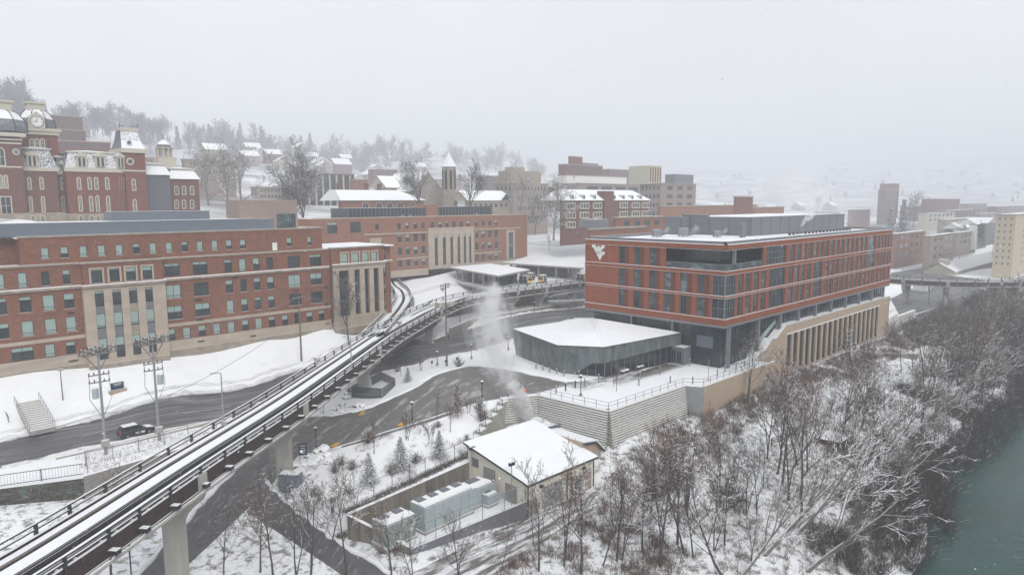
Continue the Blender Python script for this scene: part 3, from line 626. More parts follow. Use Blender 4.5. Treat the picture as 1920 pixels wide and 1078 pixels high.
# ================================================================== zinc pavilion
PV = root('pavilion', (99, 80, 0), 'low angular zinc-clad pavilion with a faceted snowy roof beside the brick building', 'pavilion')
base = [(92.7,95.0),(88.3,78.8),(91.5,71.8),(110.4,69.3),(111.2,92)]
eave = [(92.4,95.6),(86.9,78.6),(90.6,71.2),(110.6,68.6),(111.2,92)]
ez = [5.3,5.3,5.5,5.6,5.6]
q = MB()
for i in range(4):
    a, c, e, f = base[i], base[i+1], eave[i], eave[i+1]; z0a = z0b = 0
    if i == 1: pts = [(*a,0), (*Vector(a).lerp(Vector(c),.35),0), (*(Vector(c)+Vector((0,0))),2.6), (*f,ez[2]), (*e,ez[1])]
    elif i == 2: pts = [(*a,2.6), (*Vector(a).lerp(Vector(c),.22),2.7), (*Vector(a).lerp(Vector(c),1),3.4), (*f,ez[3]), (*e,ez[2])]
    else: pts = [(*a,0), (*c,0), (*f,ez[i+1]), (*e,ez[i])]
    if i == 1: pts = [(*a,0), (*Vector(a).lerp(Vector(c),.3),0), (*Vector(e).lerp(Vector(f),.75),2.5), (*Vector(f),2.7), (*f,ez[2]), (*e,ez[1])]
    if i == 2: pts = [(e[0],e[1],2.7), (*Vector(e).lerp(Vector(f),.3),2.9), (*f,3.5), (*f,ez[3]), (*e,ez[2])]
    q.poly(pts)
q.poly([(*base[4],0), (*base[0],0), (*eave[0],5.3), (*eave[4],5.6)])
pb = q.build('zinc_wall', m_zinc, PV)
q = MB(); c2 = [Vector(p) for p in base]
for a, c in ((c2[1].lerp(c2[2], .2), c2[2]), (c2[2], c2[3])):
    n = int((c-a).length/1.5); t = (c-a).normalized(); nn = Vector((t.y, -t.x))*-1
    g = MB(); g.poly([(a.x,a.y,0),(c.x,c.y,0),(c.x,c.y,4.2),(a.x,a.y,4.2)]); gl = g.build('glazing', m_glass, PV)
    g = MB()
    for k in range(n+1): p = a.lerp(c, k/n); g.obox(p, t, .08, .16, 0, 4.2)
    g.build('mullion', m_alum, gl)
q = MB(); pk = (95.0, 76.8, 6.6); pk2 = (105, 84, 7.1)
E5 = [(*eave[i], ez[i]+.02) for i in range(5)]
q.poly([E5[0],E5[1],pk]); q.poly([E5[1],E5[2],pk]); q.poly([E5[2],E5[3],pk2,pk]); q.poly([E5[3],E5[4],pk2]); q.poly([E5[4],E5[0],pk,pk2])
q.prism([p[:2] for p in E5], [p[2]-.25 for p in E5], [p[2] for p in E5], 1, 0)
q.build('roof', [m_roof, m_zinc], PV)
# ================================================================== plaza walls
def blockwall(par, p0, p1, z0, z1, name='block_wall'):
    a, c = Vector(p0), Vector(p1); t = (c-a).normalized(); n = Vector((t.y, -t.x)); L = (c-a).length
    b = MB(); k = int((z1-z0)/.36)+1; rr = random.Random(int(a.x*10))
    for j in range(k):
        zt = z1-.36*j; o_ = .045*j; zb = zt-.36
        s = 0.0; w = .9
        x = -(.45 if j % 2 else 0)
        while x < L:
            x0, x1 = max(x, 0), min(x+w, L)
            if x1-x0 > .15:
                d = o_+rr.uniform(0, .07); q0, q1 = a+t*x0, a+t*(x1-.03)
                b.prism([tuple(q0-n*.4), tuple(q1-n*.4), tuple(q1+n*(d+.25)), tuple(q0+n*(d+.25))], zb+.03, zt, 0)
            x += w
        b.prism([tuple(a+n*(o_+.18)), tuple(c+n*(o_+.18)), tuple(c+n*(o_+.42)), tuple(a+n*(o_+.42))], zb-.02, zb+.06, 1)
    q0, q1 = a, c
    b.prism([tuple(a-n*.4), tuple(c-n*.4), tuple(c+n*(.05*k)), tuple(a+n*(.05*k))], z0-.6, z0-.2, 0)
    b.prism([tuple(a-n*.42), tuple(c-n*.42), tuple(c+n*.15), tuple(a+n*.15)], z0-.5, z1-.1, 0)
    b.prism([tuple(a-n*.5), tuple(c-n*.5), tuple(c+n*.34), tuple(a+n*.34)], z1+.002, z1+.2, 1)
    return b.build(name, [m_block, m_ledge], par)
PW = root('block_retaining_wall', (82, 62, -5), 'stepped grey block retaining wall with snow lines below the plaza', 'retaining wall')
blockwall(PW, (75.0,72.0), (76.1,58.9), -5.2, .1, 'block_face'); blockwall(PW, (76.1,58.9), (95.7,58.7), -5.2, .1, 'block_face'); blockwall(PW, (69.4,74.5), (75.0,71.9), -3.4, .1, 'block_face')
TW = root('tan_terrace_wall', (110, 55.5, -5), 'smooth tan stone terrace wall with a grey concrete end beside the plaza', 'retaining wall')
q = MB(); q.prism([(95.7,58.9),(95.7,58.5),(97.1,55.7),(97.4,56.2)], -6, .15, 0, 1); q.build('concrete_end', [m_concgrey, m_ledge], TW)
q = MB(); q.prism([(97.1,55.7),(122.2,55.3),(122.2,55.8),(97.1,56.2)], -6.5, [.3,.45,.45,.3], 0, 1)
q.prism([(122.2,55.3),(132.6,55.9),(132.6,56.4),(122.2,55.8)], -6.5, [.45,-3.2,-3.2,.45], 0, 1); q.prism([(132.6,55.9),(137.5,58.8),(137.2,59.1),(132.4,56.4)], -7, [-3.2,-4.4,-4.4,-3.2], 0, 1)
q.prism([(121.9,55.8),(122.2,55.8),(121.5,59.2),(121.2,59.2)], -6.5, .3, 0, 1); q.build('tan_wall', [m_tan, m_ledge], TW)
q = MB(); q.prism([(117.5,55.22),(124.2,55.36),(124.2,55.45),(117.5,55.4)], -5, -2.2, 0); q.build('service_door', m_concgrey, TW)
# railings on the plaza edge
def railing(name, pts, h, label, cat, group=None, mat=None, post=2.0, rails=(1.0, .5), r=.035, pick=0, zf=None, base=0.0):
    R = root(name, (pts[0][0], pts[0][1], pts[0][2]), label, cat, group); mat = mat or m_rail
    b = MB()
    for f in rails:
        b.tube([(p[0], p[1], p[2]+h*f) for p in pts], r, 5)
    b.build('rail', mat, R)
    pk = MB() if pick else None
    P = [Vector(p) for p in pts]; cnt = 0
    for a, c in zip(P, P[1:]):
        n = max(1, int((c-a).length/post))
        for k in range(n):
            p = a.lerp(c, k/n); b = MB(); b.tube([p-Vector((0,0,base)), p+Vector((0,0,h))], r*1.35, 5); b.build('post', mat, R)
        if pick:
            n = int((c-a).length/pick)
            for k in range(n):
                p = a.lerp(c, k/n); pk.tube([p+Vector((0,0,.08)), p+Vector((0,0,h*.96))], .014, 3, cap=False)
    if pk: pk.build('picket', mat, R, kind='stuff')
    return R
railing('plaza_railing', [(70.3,74.3,.3),(75.1,71.6,.3),(76.2,59.0,.3),(95.6,58.8,.3),(97.3,56.0,.4),(122,55.6,.5)], 1.05, 'grey metal railing running along the snowy plaza edge above the block wall', 'railing', mat=m_alum)
# ================================================================== long red brick building (left)
def hitV(x, y, v): d = FW*FPX + RT*(x-960) + UP*(539-y); t = v/d.y; return d.x*t, d.z*t+CAMZ
def hitU(x, y, u): d = FW*FPX + RT*(x-960) + UP*(539-y); t = u/d.x; return d.y*t, d.z*t+CAMZ
OB = root('brick_office_building', (50, 143, 2), 'long red brick building with limestone bays beside the snowy lawn, grey roof band on top', 'building')
FA = S(135.0); FB = S(134.2); FC = S(135.6)
R4, R3, R2, R1 = (16.85, 19.25), (12.7, 15.25), (8.75, 11.25), (4.8, 6.95)
lw4 = [(12.4,13.6),(15.6,16.8),(18.6,19.8),(21.8,22.9),(24.8,25.9)]; lw3 = [(12.0,13.6),(15.2,16.8),(18.5,20.1),(21.7,23.3),(24.7,26.2)]
rw = [(40.9,43.5),(45.9,48.6),(51.9,53.3),(54.8,56.1),(57.6,58.9),(60.4,61.8),(65.0,67.7),(70.0,72.7)]
r1w = [(16.8,19.8),(21.4,22.8),(24.4,25.8),(40.6,42.0)]+[(43.4+2.82*k, 44.75+2.82*k) for k in range(11)]
rr = random.Random(3)
mainh = [(a, c, *R4) for a, c in lw4+rw] + [(a, c, *R) for R in (R3, R2) for a, c in lw3+rw]
b = MB(); wall(b, FA, 2, 27.6, 4.7, 20.3, [h for h in mainh if h[0] < 27]+[(a, c, *R1) for a, c in r1w[:3]], .22); wall(b, FA, 40.4, 74.6, 4.7, 20.3, [h for h in mainh if h[0] > 40]+[(a, c, *R1) for a, c in r1w[3:]], .22)
bayw = [(28.8,30.5),(31.6,33.2),(34.2,35.8),(36.9,38.5)]
wall(b, FB, 27.6, 40.4, 16.4, 20.3, [(a, c, 16.75, 19.1) for a, c in bayw], .22)
b.box(27.6, 134.2, 4, 27.62, 135, 20.3); b.box(40.38, 134.2, 4, 40.4, 135, 20.3)
wall(b, FB, 74.6, 88.2, 16.5, 20.5, [(a, c, 16.8, 19.2) for a, c in ((77.1,78.8),(79.9,81.6),(82.7,84.1),(85.1,86.4))], .22)
wall(b, S(136.6), 88.2, 91.6, 1, 20.3, [(88.9,90.2,*R) for R in (R4,R3,R2,R1)], .22)
wall(b, Wf(74.6), 134.2, 136, 4, 20.4); wall(b, Ef(88.2), 134.2, 136.6, 1, 20.5); wall(b, Ef(91.6), 136.6, 152, 1, 20.3)
wall(b, FC, 19.3, 73.4, 20.3, 24.9, [(22.15+2.775*k, 23.25+2.775*k, 21.3, 23.15) for k in range(13)]+[(65.3,66.4,21.3,23.1),(70.0,70.9,21.3,23.1)], .2)
wall(b, Wf(19.3), 135.6, 150, 20.3, 24.9); wall(b, Ef(73.4), 135.6, 150, 20.3, 24.9); wall(b, S(139.5), 0, 19.3, 20.3, 24.9)
b.box(2, 151.9, 2, 91.6, 152.0, 20.3); b.box(1.98, 135, 2, 2.0, 152, 20.3)
b.build('brick_wall', m_brickA, OB)
for R in (R4,): 
    for a, c in lw4: window(OB, FA, a, c, *R, .2, 1, 1, blind=rr.choice([0, .3, 1]), low=.22)
for R in (R3, R2):
    for a, c in lw3: window(OB, FA, a, c, *R, .2, 1, 1, blind=rr.choice([.2, .3, .4, 1]), low=.2)
for R in (R4, R3, R2):
    for a, c in rw: window(OB, FA, a, c, *R, .2, 2 if c-a > 2 else 1, 1, blind=rr.choice([0, .2, .3, .45, 1]), low=.2, sill=R != R4)
for a, c in r1w: window(OB, FA, a, c, *R1, .2, 2 if c-a > 2 else 1, 1, blind=rr.choice([0, .3, .45, 1]), low=.25, sill=False)
for k in range(13): window(OB, FC, 22.15+2.775*k, 23.25+2.775*k, 21.3, 23.15, .18, 1, 1, blind=rr.choice([.3, .6, 1]), low=.25)
for a, c in ((65.3,66.4),(70.0,70.9)): window(OB, FC, a, c, 21.3, 23.1, .18, 1, 1, blind=.6, low=.25)
b = MB(); fbox(b, FC, 62.1, 63.1, 20.6, 22.2, 0, .08); b.build('roof_door', m_white, OB)
for R in (R4, R3, R2, R1): window(OB, S(136.6), 88.9, 90.2, *R, .2, 1, 1, blind=.5, low=.25)
def stoneframe(fr, a, c, z0, z1):
    b = MB()
    for q in ((a-.3, a, z0-.1, z1+.3), (c, c+.3, z0-.1, z1+.3), (a, c, z1, z1+.3)): fbox(b, fr, q[0], q[1], q[2], q[3], -.1, .08, 0)
    return b.build('stone_surround', m_lime, OB)
for a, c in bayw: window(OB, FB, a, c, 16.75, 19.1, .2, 1, 1, blind=rr.choice([.1, .3]), low=.2); stoneframe(FB, a, c, 16.75, 19.1)
for a, c in ((77.1,78.8),(79.9,81.6),(82.7,84.1),(85.1,86.4)): window(OB, FB, a, c, 16.8, 19.2, .2, 1, 1, blind=1, low=.2); stoneframe(FB, a, c, 16.8, 19.2)
# limestone bay with tall strips
strips = [(29.1,30.5),(31.8,33.2),(34.45,35.8),(37.1,38.4)]
b = MB(); F = S(134.15); wall(b, F, 27.6, 40.4, 1.5, 16.1, [(a, c, 3.2, 15.3) for a, c in strips], .35)
b.box(27.4, 134.15, 1.2, 27.6, 135, 16.1); b.box(40.4, 134.15, 1.2, 40.6, 135, 16.1); b.build('limestone_bay', m_lime, OB)
for a, c in strips:
    for z0, z1, bl in ((12.6,15.3,.15),(8.7,11.3,.9),(3.2,6.9,.4)): window(OB, F, a, c, z0, z1, .3, 1, 1, blind=bl, low=.2, sill=False)
    b = MB(); fbox(b, F, a, c, 11.3, 12.6, -.32, -.2); fbox(b, F, a, c, 6.9, 8.7, -.32, -.2); b.build('spandrel', m_limedk if a > 34 and a < 35 else m_greymetal, OB)
# portico on the right bay
b = MB(); F2 = S(133.9); fbox(b, F2, 74.8, 88.3, 15.4, 16.5, -.8, 0, 0, 1)
for c in (75.6, 79.5, 82.3, 84.7, 87.3): fbox(b, F2, c-.7, c+.7 if c < 80 else c+.5, 2.0, 15.4, -.9, -.05, 0)
fbox(b, F2, 74.8, 88.3, 1.0, 5.2, -.9, -.02, 0); b.build('portico', [m_lime, m_ledge], OB)
for a, c in ((76.3,78.8),(80.0,81.6),(82.8,84.0),(85.2,86.6)):
    window(OB, S(134.7), a, c, 5.2, 15.4, 0, 2, 5, glass=m_curt, sill=False, name='tall_window')
b = MB(); b.box(74.6, 134.75, 4, 88.2, 134.9, 16.5); b.build('portico_back', m_brickA, OB)
b = MB()
F = FA
for a, c in ((2, 27.4), (40.6, 74.6)):
    fbox(b, F, a, c, 7.35, 7.95, -.02, .06, 0); fbox(b, F, a, c, 1.0, 4.68, -.1, .08, 0, 1); fbox(b, F, a, c, 1.0, 2.9, .0, .2, 2, 1); 
fbox(b, S(134.15), 27.5, 40.5, 1.0, 2.4, .0, .25, 2, 1); fbox(b, S(133.9), 74.7, 88.4, 1.0, 2.6, 0, .25, 2, 1)
b.build('limestone_base', [m_lime, m_ledge, m_limedk], OB)
b = MB()
for fr, a, c, z, d in ((FA, 2, 27.45, 16.0, .35), (FA, 40.55, 74.5, 16.05, .35), (FB, 27.3, 40.7, 15.95, .45), (F2, 74.6, 88.5, 16.4, .35), (S(136.6), 88.0, 92.0, 16.3, .35)):
    fbox(b, fr, a, c, z, z+.42, -.05, d, 0, 1); fbox(b, fr, a, c, z+.421, z+.56, -.04, d-.1, 1, 1)
for fr, a, c, z in ((FA, 2, 27.45, 20.1), (FA, 40.55, 74.5, 20.1), (FB, 27.3, 40.7, 20.1), (FB, 74.5, 88.4, 20.3), (S(136.6), 88.3, 92, 20.1)):
    fbox(b, fr, a, c, z, z+.3, -.7, .2, 0, 1)
fbox(b, FC, 19.1, 73.6, 24.8, 25.1, -.5, .15, 0, 1); fbox(b, S(139.5), 0, 19.2, 24.8, 25.1, -.5, .15, 0, 1); fbox(b, Ef(73.4), 135.5, 150, 24.8, 25.08, -.5, .15, 0, 1)
b.build('cornice', [m_limedk, m_ledge], OB)
b = MB(); b.box(2, 135.5, 20.15, 19.3, 139.5, 20.3); b.box(73.4, 135, 20.2, 91.6, 152, 20.45); b.box(18.9, 136, 24.7, 73, 150, 24.95); b.build('roof', m_roof, OB)
b = MB(); b.box(3, 137.4, 24.96, 60.2, 147, 27.2, 0, 1); b.box(60.2, 137.8, 24.96, 63.6, 146, 27.1, 0, 1); b.box(34.5, 141.5, 27.1, 52, 147, 28.9, 0, 1); b.build('roof_screen', [m_bluemetal, m_ledge], OB)
b = MB(); b.box(57.5, 140, 24.9, 70.2, 147, 31.0, 0, 1); tw = b.build('stair_tower', [m_pink, m_ledge], OB)
window(tw, S(140), 65.5, 69.6, 24.98, 28.0, -.06, 3, 2, glass=m_teal, sill=False)
for a, c, z in ((25.0,26.1,12.0),(45.9,47.2,16.25),(45.9,47.2,12.1),(45.9,47.2,8.2),(45.9,47.2,4.0),(24.6,26.0,3.7),(53.3,54.4,15.8),(66.0,67.2,12.0),(66,67.2,16.2),(66,67.2,8.3),(56.2,57.4,3.6),(73.2,74.0,4.0),(73.2,74.0,12.1),(73.2,74.0,8.2)):
    b = MB(); fbox(b, FA, a, c, z-.28, z+.02, .0, .10); b.build('vent_grille', m_louver, OB)
# ================================================================== second brick building (centre)
HB = root('brick_lecture_building', (148, 198, 9), 'faded orange brick building with six tall limestone window strips behind the station', 'building')
FH = S(190.0)
h5 = [(x, x+1.4, 21.7, 23.6) for x in (122,130.5,133.8,137.2,140.4,144.5,147.9,151,154.1,157.5,160.8,164.8,168.1,171.3,174.5)]
hr = [(x, x+1.6, z0, z1) for x in (130.5,133.8,137.1,140.3,164.7,167.9,171.2,174.5) for z0, z1 in ((17.3-.1,19.8),(12.9,15.5),(8.9,11.2))]
big = [(104.8,108.2,21.0,24.4),(112.8,116.6,21.0,24.4)]
b = MB(); wall(b, FH, 100, 143, 7.6, 25.6, [h for h in h5+hr if h[1] < 143]+big, .2); wall(b, FH, 163.9, 192, 8.4, 25.6, [h for h in h5+hr if h[0] > 163.9], .2)
wall(b, FH, 143, 163.9, 21.5, 25.6, [h for h in h5 if 143 < h[0] < 163.9 and h[1] < 163.9], .2)
b.box(99.98, 190, 8, 100, 212, 25.6); b.box(192, 190, 8, 192.02, 212, 25.6); b.box(100, 211.98, 8, 192, 212, 25.6)
b.build('brick_wall', m_brickB, HB)
for i, h in enumerate(h5+hr+big): window(HB, FH, *h, .18, 2 if h[1]-h[0] > 2 else 1, 1, blind=[0, 0, .4, .2][i % 4], sill=h[2] < 20)
st = [(145.7,147.1),(149.3,150.7),(152.7,154.0),(156.0,157.2),(158.9,160.0),(161.5,162.5)]
b = MB(); wall(b, S(189.6), 143, 163.9, 7.2, 21.5, [(a, c, 8.5, 19.2) for a, c in st], .3); b.box(142.98, 189.6, 7.2, 143, 190, 21.5); b.build('limestone_bay', m_lime, HB)
for a, c in st: window(HB, S(189.6), a, c, 8.5, 19.2, .28, 1, 4, sill=False, name='tall_window', blind=.1)
b = MB(); fbox(b, FH, 180.6, 185.2, 8.6, 19.8, 0, .12); b.build('stone_surround', m_lime, HB); window(HB, FH, 181.8, 184.0, 8.8, 18.8, -.16, 2, 3, glass=m_teal, sill=False, name='tall_window')
b = MB(); fbox(b, FH, 119.7, 124.0, 16.9, 19.0, 0, .12); fbox(b, FH, 100, 142.9, 5.5, 7.8, -.1, .12, 0, 1); fbox(b, FH, 130, 142.9, 11.4, 11.9, 0, .06); fbox(b, FH, 164, 178, 11.4, 11.9, 0, .06); fbox(b, FH, 164, 192, 5.5, 8.3, -.1, .12, 0, 1)
fbox(b, FH, 117.5, 142.9, 20.0, 20.4, 0, .4, 0, 1); fbox(b, FH, 164, 188, 20.2, 20.6, 0, .4, 0, 1); fbox(b, S(189.6), 142.9, 164, 21.2, 21.6, -.2, .2, 0, 1); fbox(b, FH, 99.9, 192.1, 25.5, 25.8, -.5, .15, 0, 1); b.build('stone_trim', [m_lime, m_ledge], HB)
b = MB(); b.box(100, 190.3, 25.3, 192, 212, 25.5); b.build('roof', m_roof, HB)
b = MB(); b.box(114, 193, 25.5, 145, 204, 28.7, 0, 1); b.box(150.5, 193, 25.5, 176, 204, 28.9, 0, 1); gp = b.build('glass_penthouse', [m_glass, m_ledge], HB)
b = MB()
for k in range(22): fbox(b, S(193), 114+k*1.45, 114.1+k*1.45, 25.5, 28.7, 0, .08)
for k in range(18): fbox(b, S(193), 150.6+k*1.45, 150.7+k*1.45, 25.5, 28.7, 0, .08)
b.build('mullion', m_alum, gp)
b = MB(); b.box(145, 193.5, 25.5, 150.5, 202, 29.6, 0, 1); b.build('brick_core', [m_brickB, m_ledge], HB)
for u in (133, 136, 166):
    b = MB(); b.box(u, 190.9, 25.5, u+1.1, 191.8, 26.3, 0, 1); b.build('roof_unit', [m_alum, m_ledge], HB)
# ================================================================== Victorian hall (far left)
VH = root('victorian_hall', (40, 222, 24), 'ornate red brick hall with mansard roofs, clock tower and cream trim on the slope', 'building')
VV = 215.0
def SVr(x0, x1, y0, y1, v=VV):
    u0, z1 = hitV(x0, y0, v); u1, z0 = hitV(x1, y1, v); return u0, u1, z0, z1
def vblock(x0, x1, ytop, ybot, v, depth, mat, name, top=None, par=None, xm=None):
    u0, zt = hitV((x0+x1)/2, ytop, v); _, zb = hitV((x0+x1)/2, ybot, v); u0, _ = hitV(x0, ytop, v); u1, _ = hitV(x1, ytop, v)
    b = MB(); b.box(u0, v, zb, u1, v+depth, zt, 0, 1); return b.build(name, [mat, top or m_ledge], par or VH), (u0, u1, zb, zt)
def vtrim(x0, x1, y0, y1, v, proj=.35, mat=None, par=None, name='cornice', dep=1.0):
    u0, zt = hitV((x0+x1)/2, y0, v); _, zb = hitV((x0+x1)/2, y1, v); u0, _ = hitV(x0, y0, v); u1, _ = hitV(x1, y0, v)
    b = MB(); b.box(u0-proj*.6, v-proj, zb, u1+proj*.6, v+dep, zt, 0, 1); return b.build(name, [mat or m_cream, m_ledge], par or VH)
def archwin(fr, par, a0, a1, z0, z1, mat=None, arch=True):
    b = MB(); w = (a1-a0)/2; c = (a0+a1)/2
    def outl(s, d):
        P = [(a0-s, z0-s), (a1+s, z0-s), (a1+s, z1-w)]
        if arch: P += [(c+(w+s)*math.cos(t), z1-w+(w+s)*math.sin(t)) for t in [math.pi*k/8 for k in range(1, 8)]]
        else: P += [(a1+s, z1+s), (a0-s, z1+s)]
        P += [(a0-s, z1-w)]; return [fr.p(a, z, d) for a, z in P]
    b.poly(outl(.28, .06), 0); b.poly(outl(0, .09), 1)
    fbox(b, fr, c-.05, c+.05, z0, z1, .08, .13, 0); fbox(b, fr, a0, a1, (z0+z1)/2-.05, (z0+z1)/2+.05, .08, .12, 0)
    return b.build('window', [m_cream, m_glass2], par)
vblock(-60, 38, 255, 402, 212, 14, m_brickW2, 'brick_wall'); vblock(36, 106, 318, 402, 215, 14, m_brickW2, 'brick_wall'); vblock(104, 124, 322, 402, 218, 12, m_brickW, 'brick_wall'); 
vblock(123, 232, 320, 402, 214, 16, m_brickW, 'brick_wall'); vblock(232, 271, 284, 402, 213, 12, m_brickW, 'brick_wall')
vblock(-60, 124, 400, 425, 211.8, 12, m_limedk, 'stone_base'); vblock(123, 271, 400, 425, 212.8, 12, m_limedk, 'stone_base')
vtrim(36, 108, 314, 321, 215); vtrim(104, 124, 321, 328, 218); vtrim(122, 236, 315, 323, 214); vtrim(228, 273, 279, 287, 213, .6, dep=12); vtrim(-60, 40, 248, 255, 212, 1.2, dep=14); vtrim(-60, 38, 259, 262, 212, .5); vtrim(-60, 38, 266, 269, 212, .3); vtrim(232, 272, 319, 322, 213, .12); vtrim(-60, 40, 311, 314, 212, .12)
def mansard(x0, x1, yt, yb, v, inset=1.6, depth=13, mat=None, name='mansard_roof', hip=1.0):
    u0, zb = hitV(x0, yb, v); u1, _ = hitV(x1, yb, v); _, zt = hitV((x0+x1)/2, yt, v); _, zb = hitV((x0+x1)/2, yb, v)
    b = MB(); A = [(u0, v), (u1, v), (u1, v+depth), (u0, v+depth)]; i = inset
    B = [(u0+i*.8, v+i), (u1-i*.8, v+i), (u1-i*.8, v+depth-i), (u0+i*.8, v+depth-i)]
    for k in range(4):
        j = (k+1) % 4; b.poly([(*A[k], zb), (*A[j], zb), (*B[j], zt), (*B[k], zt)], 0)
    C = ((u0+u1)/2, v+depth/2, zt+hip)
    b2 = .5; B2 = [(B[0][0]-b2, B[0][1]-b2), (B[1][0]+b2, B[1][1]-b2), (B[2][0]+b2, B[2][1]+b2), (B[3][0]-b2, B[3][1]+b2)]
    for k in range(4): j = (k+1) % 4; b.poly([(*B2[k], zt+.35), (*B2[j], zt+.35), C], 2)
    b.prism(B2, zt, zt+.34, 1, 1)
    return b.build(name, [mat or m_slate, m_cream, m_roof], VH)
mansard(38, 108, 280, 314, 215); mansard(122, 232, 287, 315, 214); mansard(104, 124, 296, 321, 218, 1.0)
def dormer(x0, x1, y0, y1, v):
    u0, u1, z0, z1 = SVr(x0, x1, y0, y1, v); b = MB(); zc = z1-.9
    b.box(u0+.3, v-.1, z0, u1-.3, v+2.5, zc, 0); b.prism([(u0, v-.3), (u1, v-.3), (u1, v+2.5), (u0, v+2.5)], zc, zc+.25, 0)
    c = (u0+u1)/2; b.poly([(u0, v-.3, zc+.25), (u1, v-.3, zc+.25), (c, v-.3, z1+.2)], 0); b.poly([(u0, v-.3, zc+.25), (c, v-.3, z1+.2), (c, v+3, z1+.2), (u0, v+3, zc+.25)], 2); b.poly([(u1, v-.3, zc+.25), (u1, v+3, zc+.25), (c, v+3, z1+.2), (c, v-.3, z1+.2)], 2)
    w = (u1-u0)
    for s in (.22, .56): b.box(u0+w*s, v-.16, z0+.2, u0+w*(s+.2), v-.1, zc-.3, 1)
    b.build('dormer', [m_cream, m_glass2, m_roof], VH)
dormer(46, 74, 284, 313, 214.6); dormer(140, 166, 287, 314, 213.6); dormer(175, 201, 287, 314, 213.6); dormer(112, 121, 302, 321, 217.6); dormer(216, 236, 288, 315, 213.2)
for xs, y0, y1, v, ar in (((55,78),334,354,215,True),((58,81),370,396,215,True),((117,),334,354,218,True),((119,),370,395,218,True),((148,168,180.5,201),334,354,214,True),((151,171,183,203),369,395,214,True),((251,),337,356,213,True),((253,),375,399,213,True),((2,11.5),330,352,212,True)):
    for x in xs: u0, u1, z0, z1 = SVr(x-4, x+4, y0, y1, v); archwin(S(v), VH, u0+.15, u1-.15, z0, z1, arch=ar)
for x in (62, 80, 152, 172, 184, 205): u0, u1, z0, z1 = SVr(x-3, x+3, 406, 414, 211.7 if x < 120 else 212.7); archwin(S(211.7 if x < 120 else 212.7), VH, u0, u1, z0, z1, arch=False)
for x in (224, 228, 232):
    for y0, y1 in ((334,356),(369,396)): u0, u1, z0, z1 = SVr(x-1, x+1, y0, y1, 213.9); b = MB(); fbox(b, S(213.9), u0, u1, z0, z1, 0, .12); b.build('stone_strip', m_cream, VH)
# doorway and big arched window of the left tower
u0, u1, z0, z1 = SVr(-8, 9, 278, 310, 212); archwin(S(212), VH, u0, u1, z0, z1); u0, u1, z0, z1 = SVr(1, 22, 370, 402, 211.9); archwin(S(211.9), VH, u0, u1, z0, z1, arch=False)
def ring(x, y, v, r, name='round_window'):
    u, z = hitV(x, y, v); b = MB(); P = lambda rr_, d: [S(v).p(u+rr_*math.cos(t), z+rr_*math.sin(t), d) for t in [2*math.pi*k/20 for k in range(20)]]
    b.poly(P(r, .06), 0); b.poly(P(r*.62, .1), 1); b.build(name, [m_cream, m_teal], VH)
ring(244, 303, 213, 1.0); ring(30, 285, 212, .8)
def tower(cx, w, ybrick0, ybrick1, v, mat, name='tower'):
    u, zt = hitV(cx, ybrick0, v); _, zb = hitV(cx, ybrick1, v); b = MB(); b.box(u-w, v, zb, u+w, v+2*w, zt, 0, 0); t = b.build(name, [mat], VH); return t, u, v+w, zt
# clock tower
t, u, v, z = tower(75, 4.0, 253, 300, 224, m_brickW); 
def dome(par, u, v, z, w, prof, mats, sides=8, rot=math.pi/8, name='dome'):
    b = MB(); k = sides; n0 = 0
    for r, h in prof:
        for j in range(k): a = rot+2*math.pi*j/k; b.v.append((u+w*r*math.cos(a), v+w*r*math.sin(a), z+h))
    for i in range(len(prof)-1):
        for j in range(k): b.f.append((i*k+j, i*k+(j+1) % k, (i+1)*k+(j+1) % k, (i+1)*k+j)); b.m.append(0)
    b.f.append(tuple((len(prof)-1)*k+j for j in range(k))); b.m.append(0)
    for j in range(k):
        a = rot+2*math.pi*j/k; b.tube([(u+w*r*math.cos(a)*1.02, v+w*r*math.sin(a)*1.02, z+h) for r, h in prof], .12, 4, 1)
    return b.build(name, mats, par)
b = MB(); b.box(u-4.5, v-4.5, z, u+4.5, v+4.5, z+.9, 0); b.box(u-4.9, v-4.9, z+.9, u+4.9, v+4.9, z+1.7, 0, 1); b.build('cornice', [m_cream, m_ledge], t)
dome(t, u, v, z+1.7, 4.6, [(.98, 0), (.98, 1.2), (.90, 2.7), (.72, 4.2), (.5, 5.1)], [m_slatesnow, m_dark]); z -= 1.6
b = MB(); b.box(u-1.9, v-1.9, z+8.2, u+1.9, v+1.9, z+10.0, 0); b.box(u-2.3, v-2.3, z+10, u+2.3, v+2.3, z+10.5, 0, 1); b.build('lantern', [m_cream, m_ledge], t)
b = MB()
for k in range(9): b.tube([(u-2.1+k*.52, v-2.2, z+10.4), (u-2.1+k*.52, v-2.2, z+11.2+(k % 2)*.3)], .06, 4)
b.tube([(u-2.2, v-2.2, z+10.9), (u+2.2, v-2.2, z+10.9)], .05, 4); b.build('cresting', m_rail, t)
FT = S(v-4.5); uc, zc = hitV(66, 231, v-4.9); uc = u-.6
b = MB(); z += 1.2; b.prism([(uc-1.8, v-5.0), (uc+1.8, v-5.0), (uc+1.8, v-3.5), (uc-1.8, v-3.5)], z+2.1, z+5.0, 0); b.poly([(uc-1.8, v-5.0, z+5.0), (uc+1.8, v-5.0, z+5.0), (uc, v-5.0, z+6.5)], 0); b.poly([(uc-1.8, v-5.0, z+5.0), (uc, v-5.0, z+6.5), (uc, v-2.5, z+6.5), (uc-1.8, v-2.5, z+5.0)], 1); b.poly([(uc+1.8, v-5.0, z+5.0), (uc+1.8, v-2.5, z+5.0), (uc, v-2.5, z+6.5), (uc, v-5.0, z+6.5)], 1); b.build('clock_gable', [m_cream, m_ledge], t)
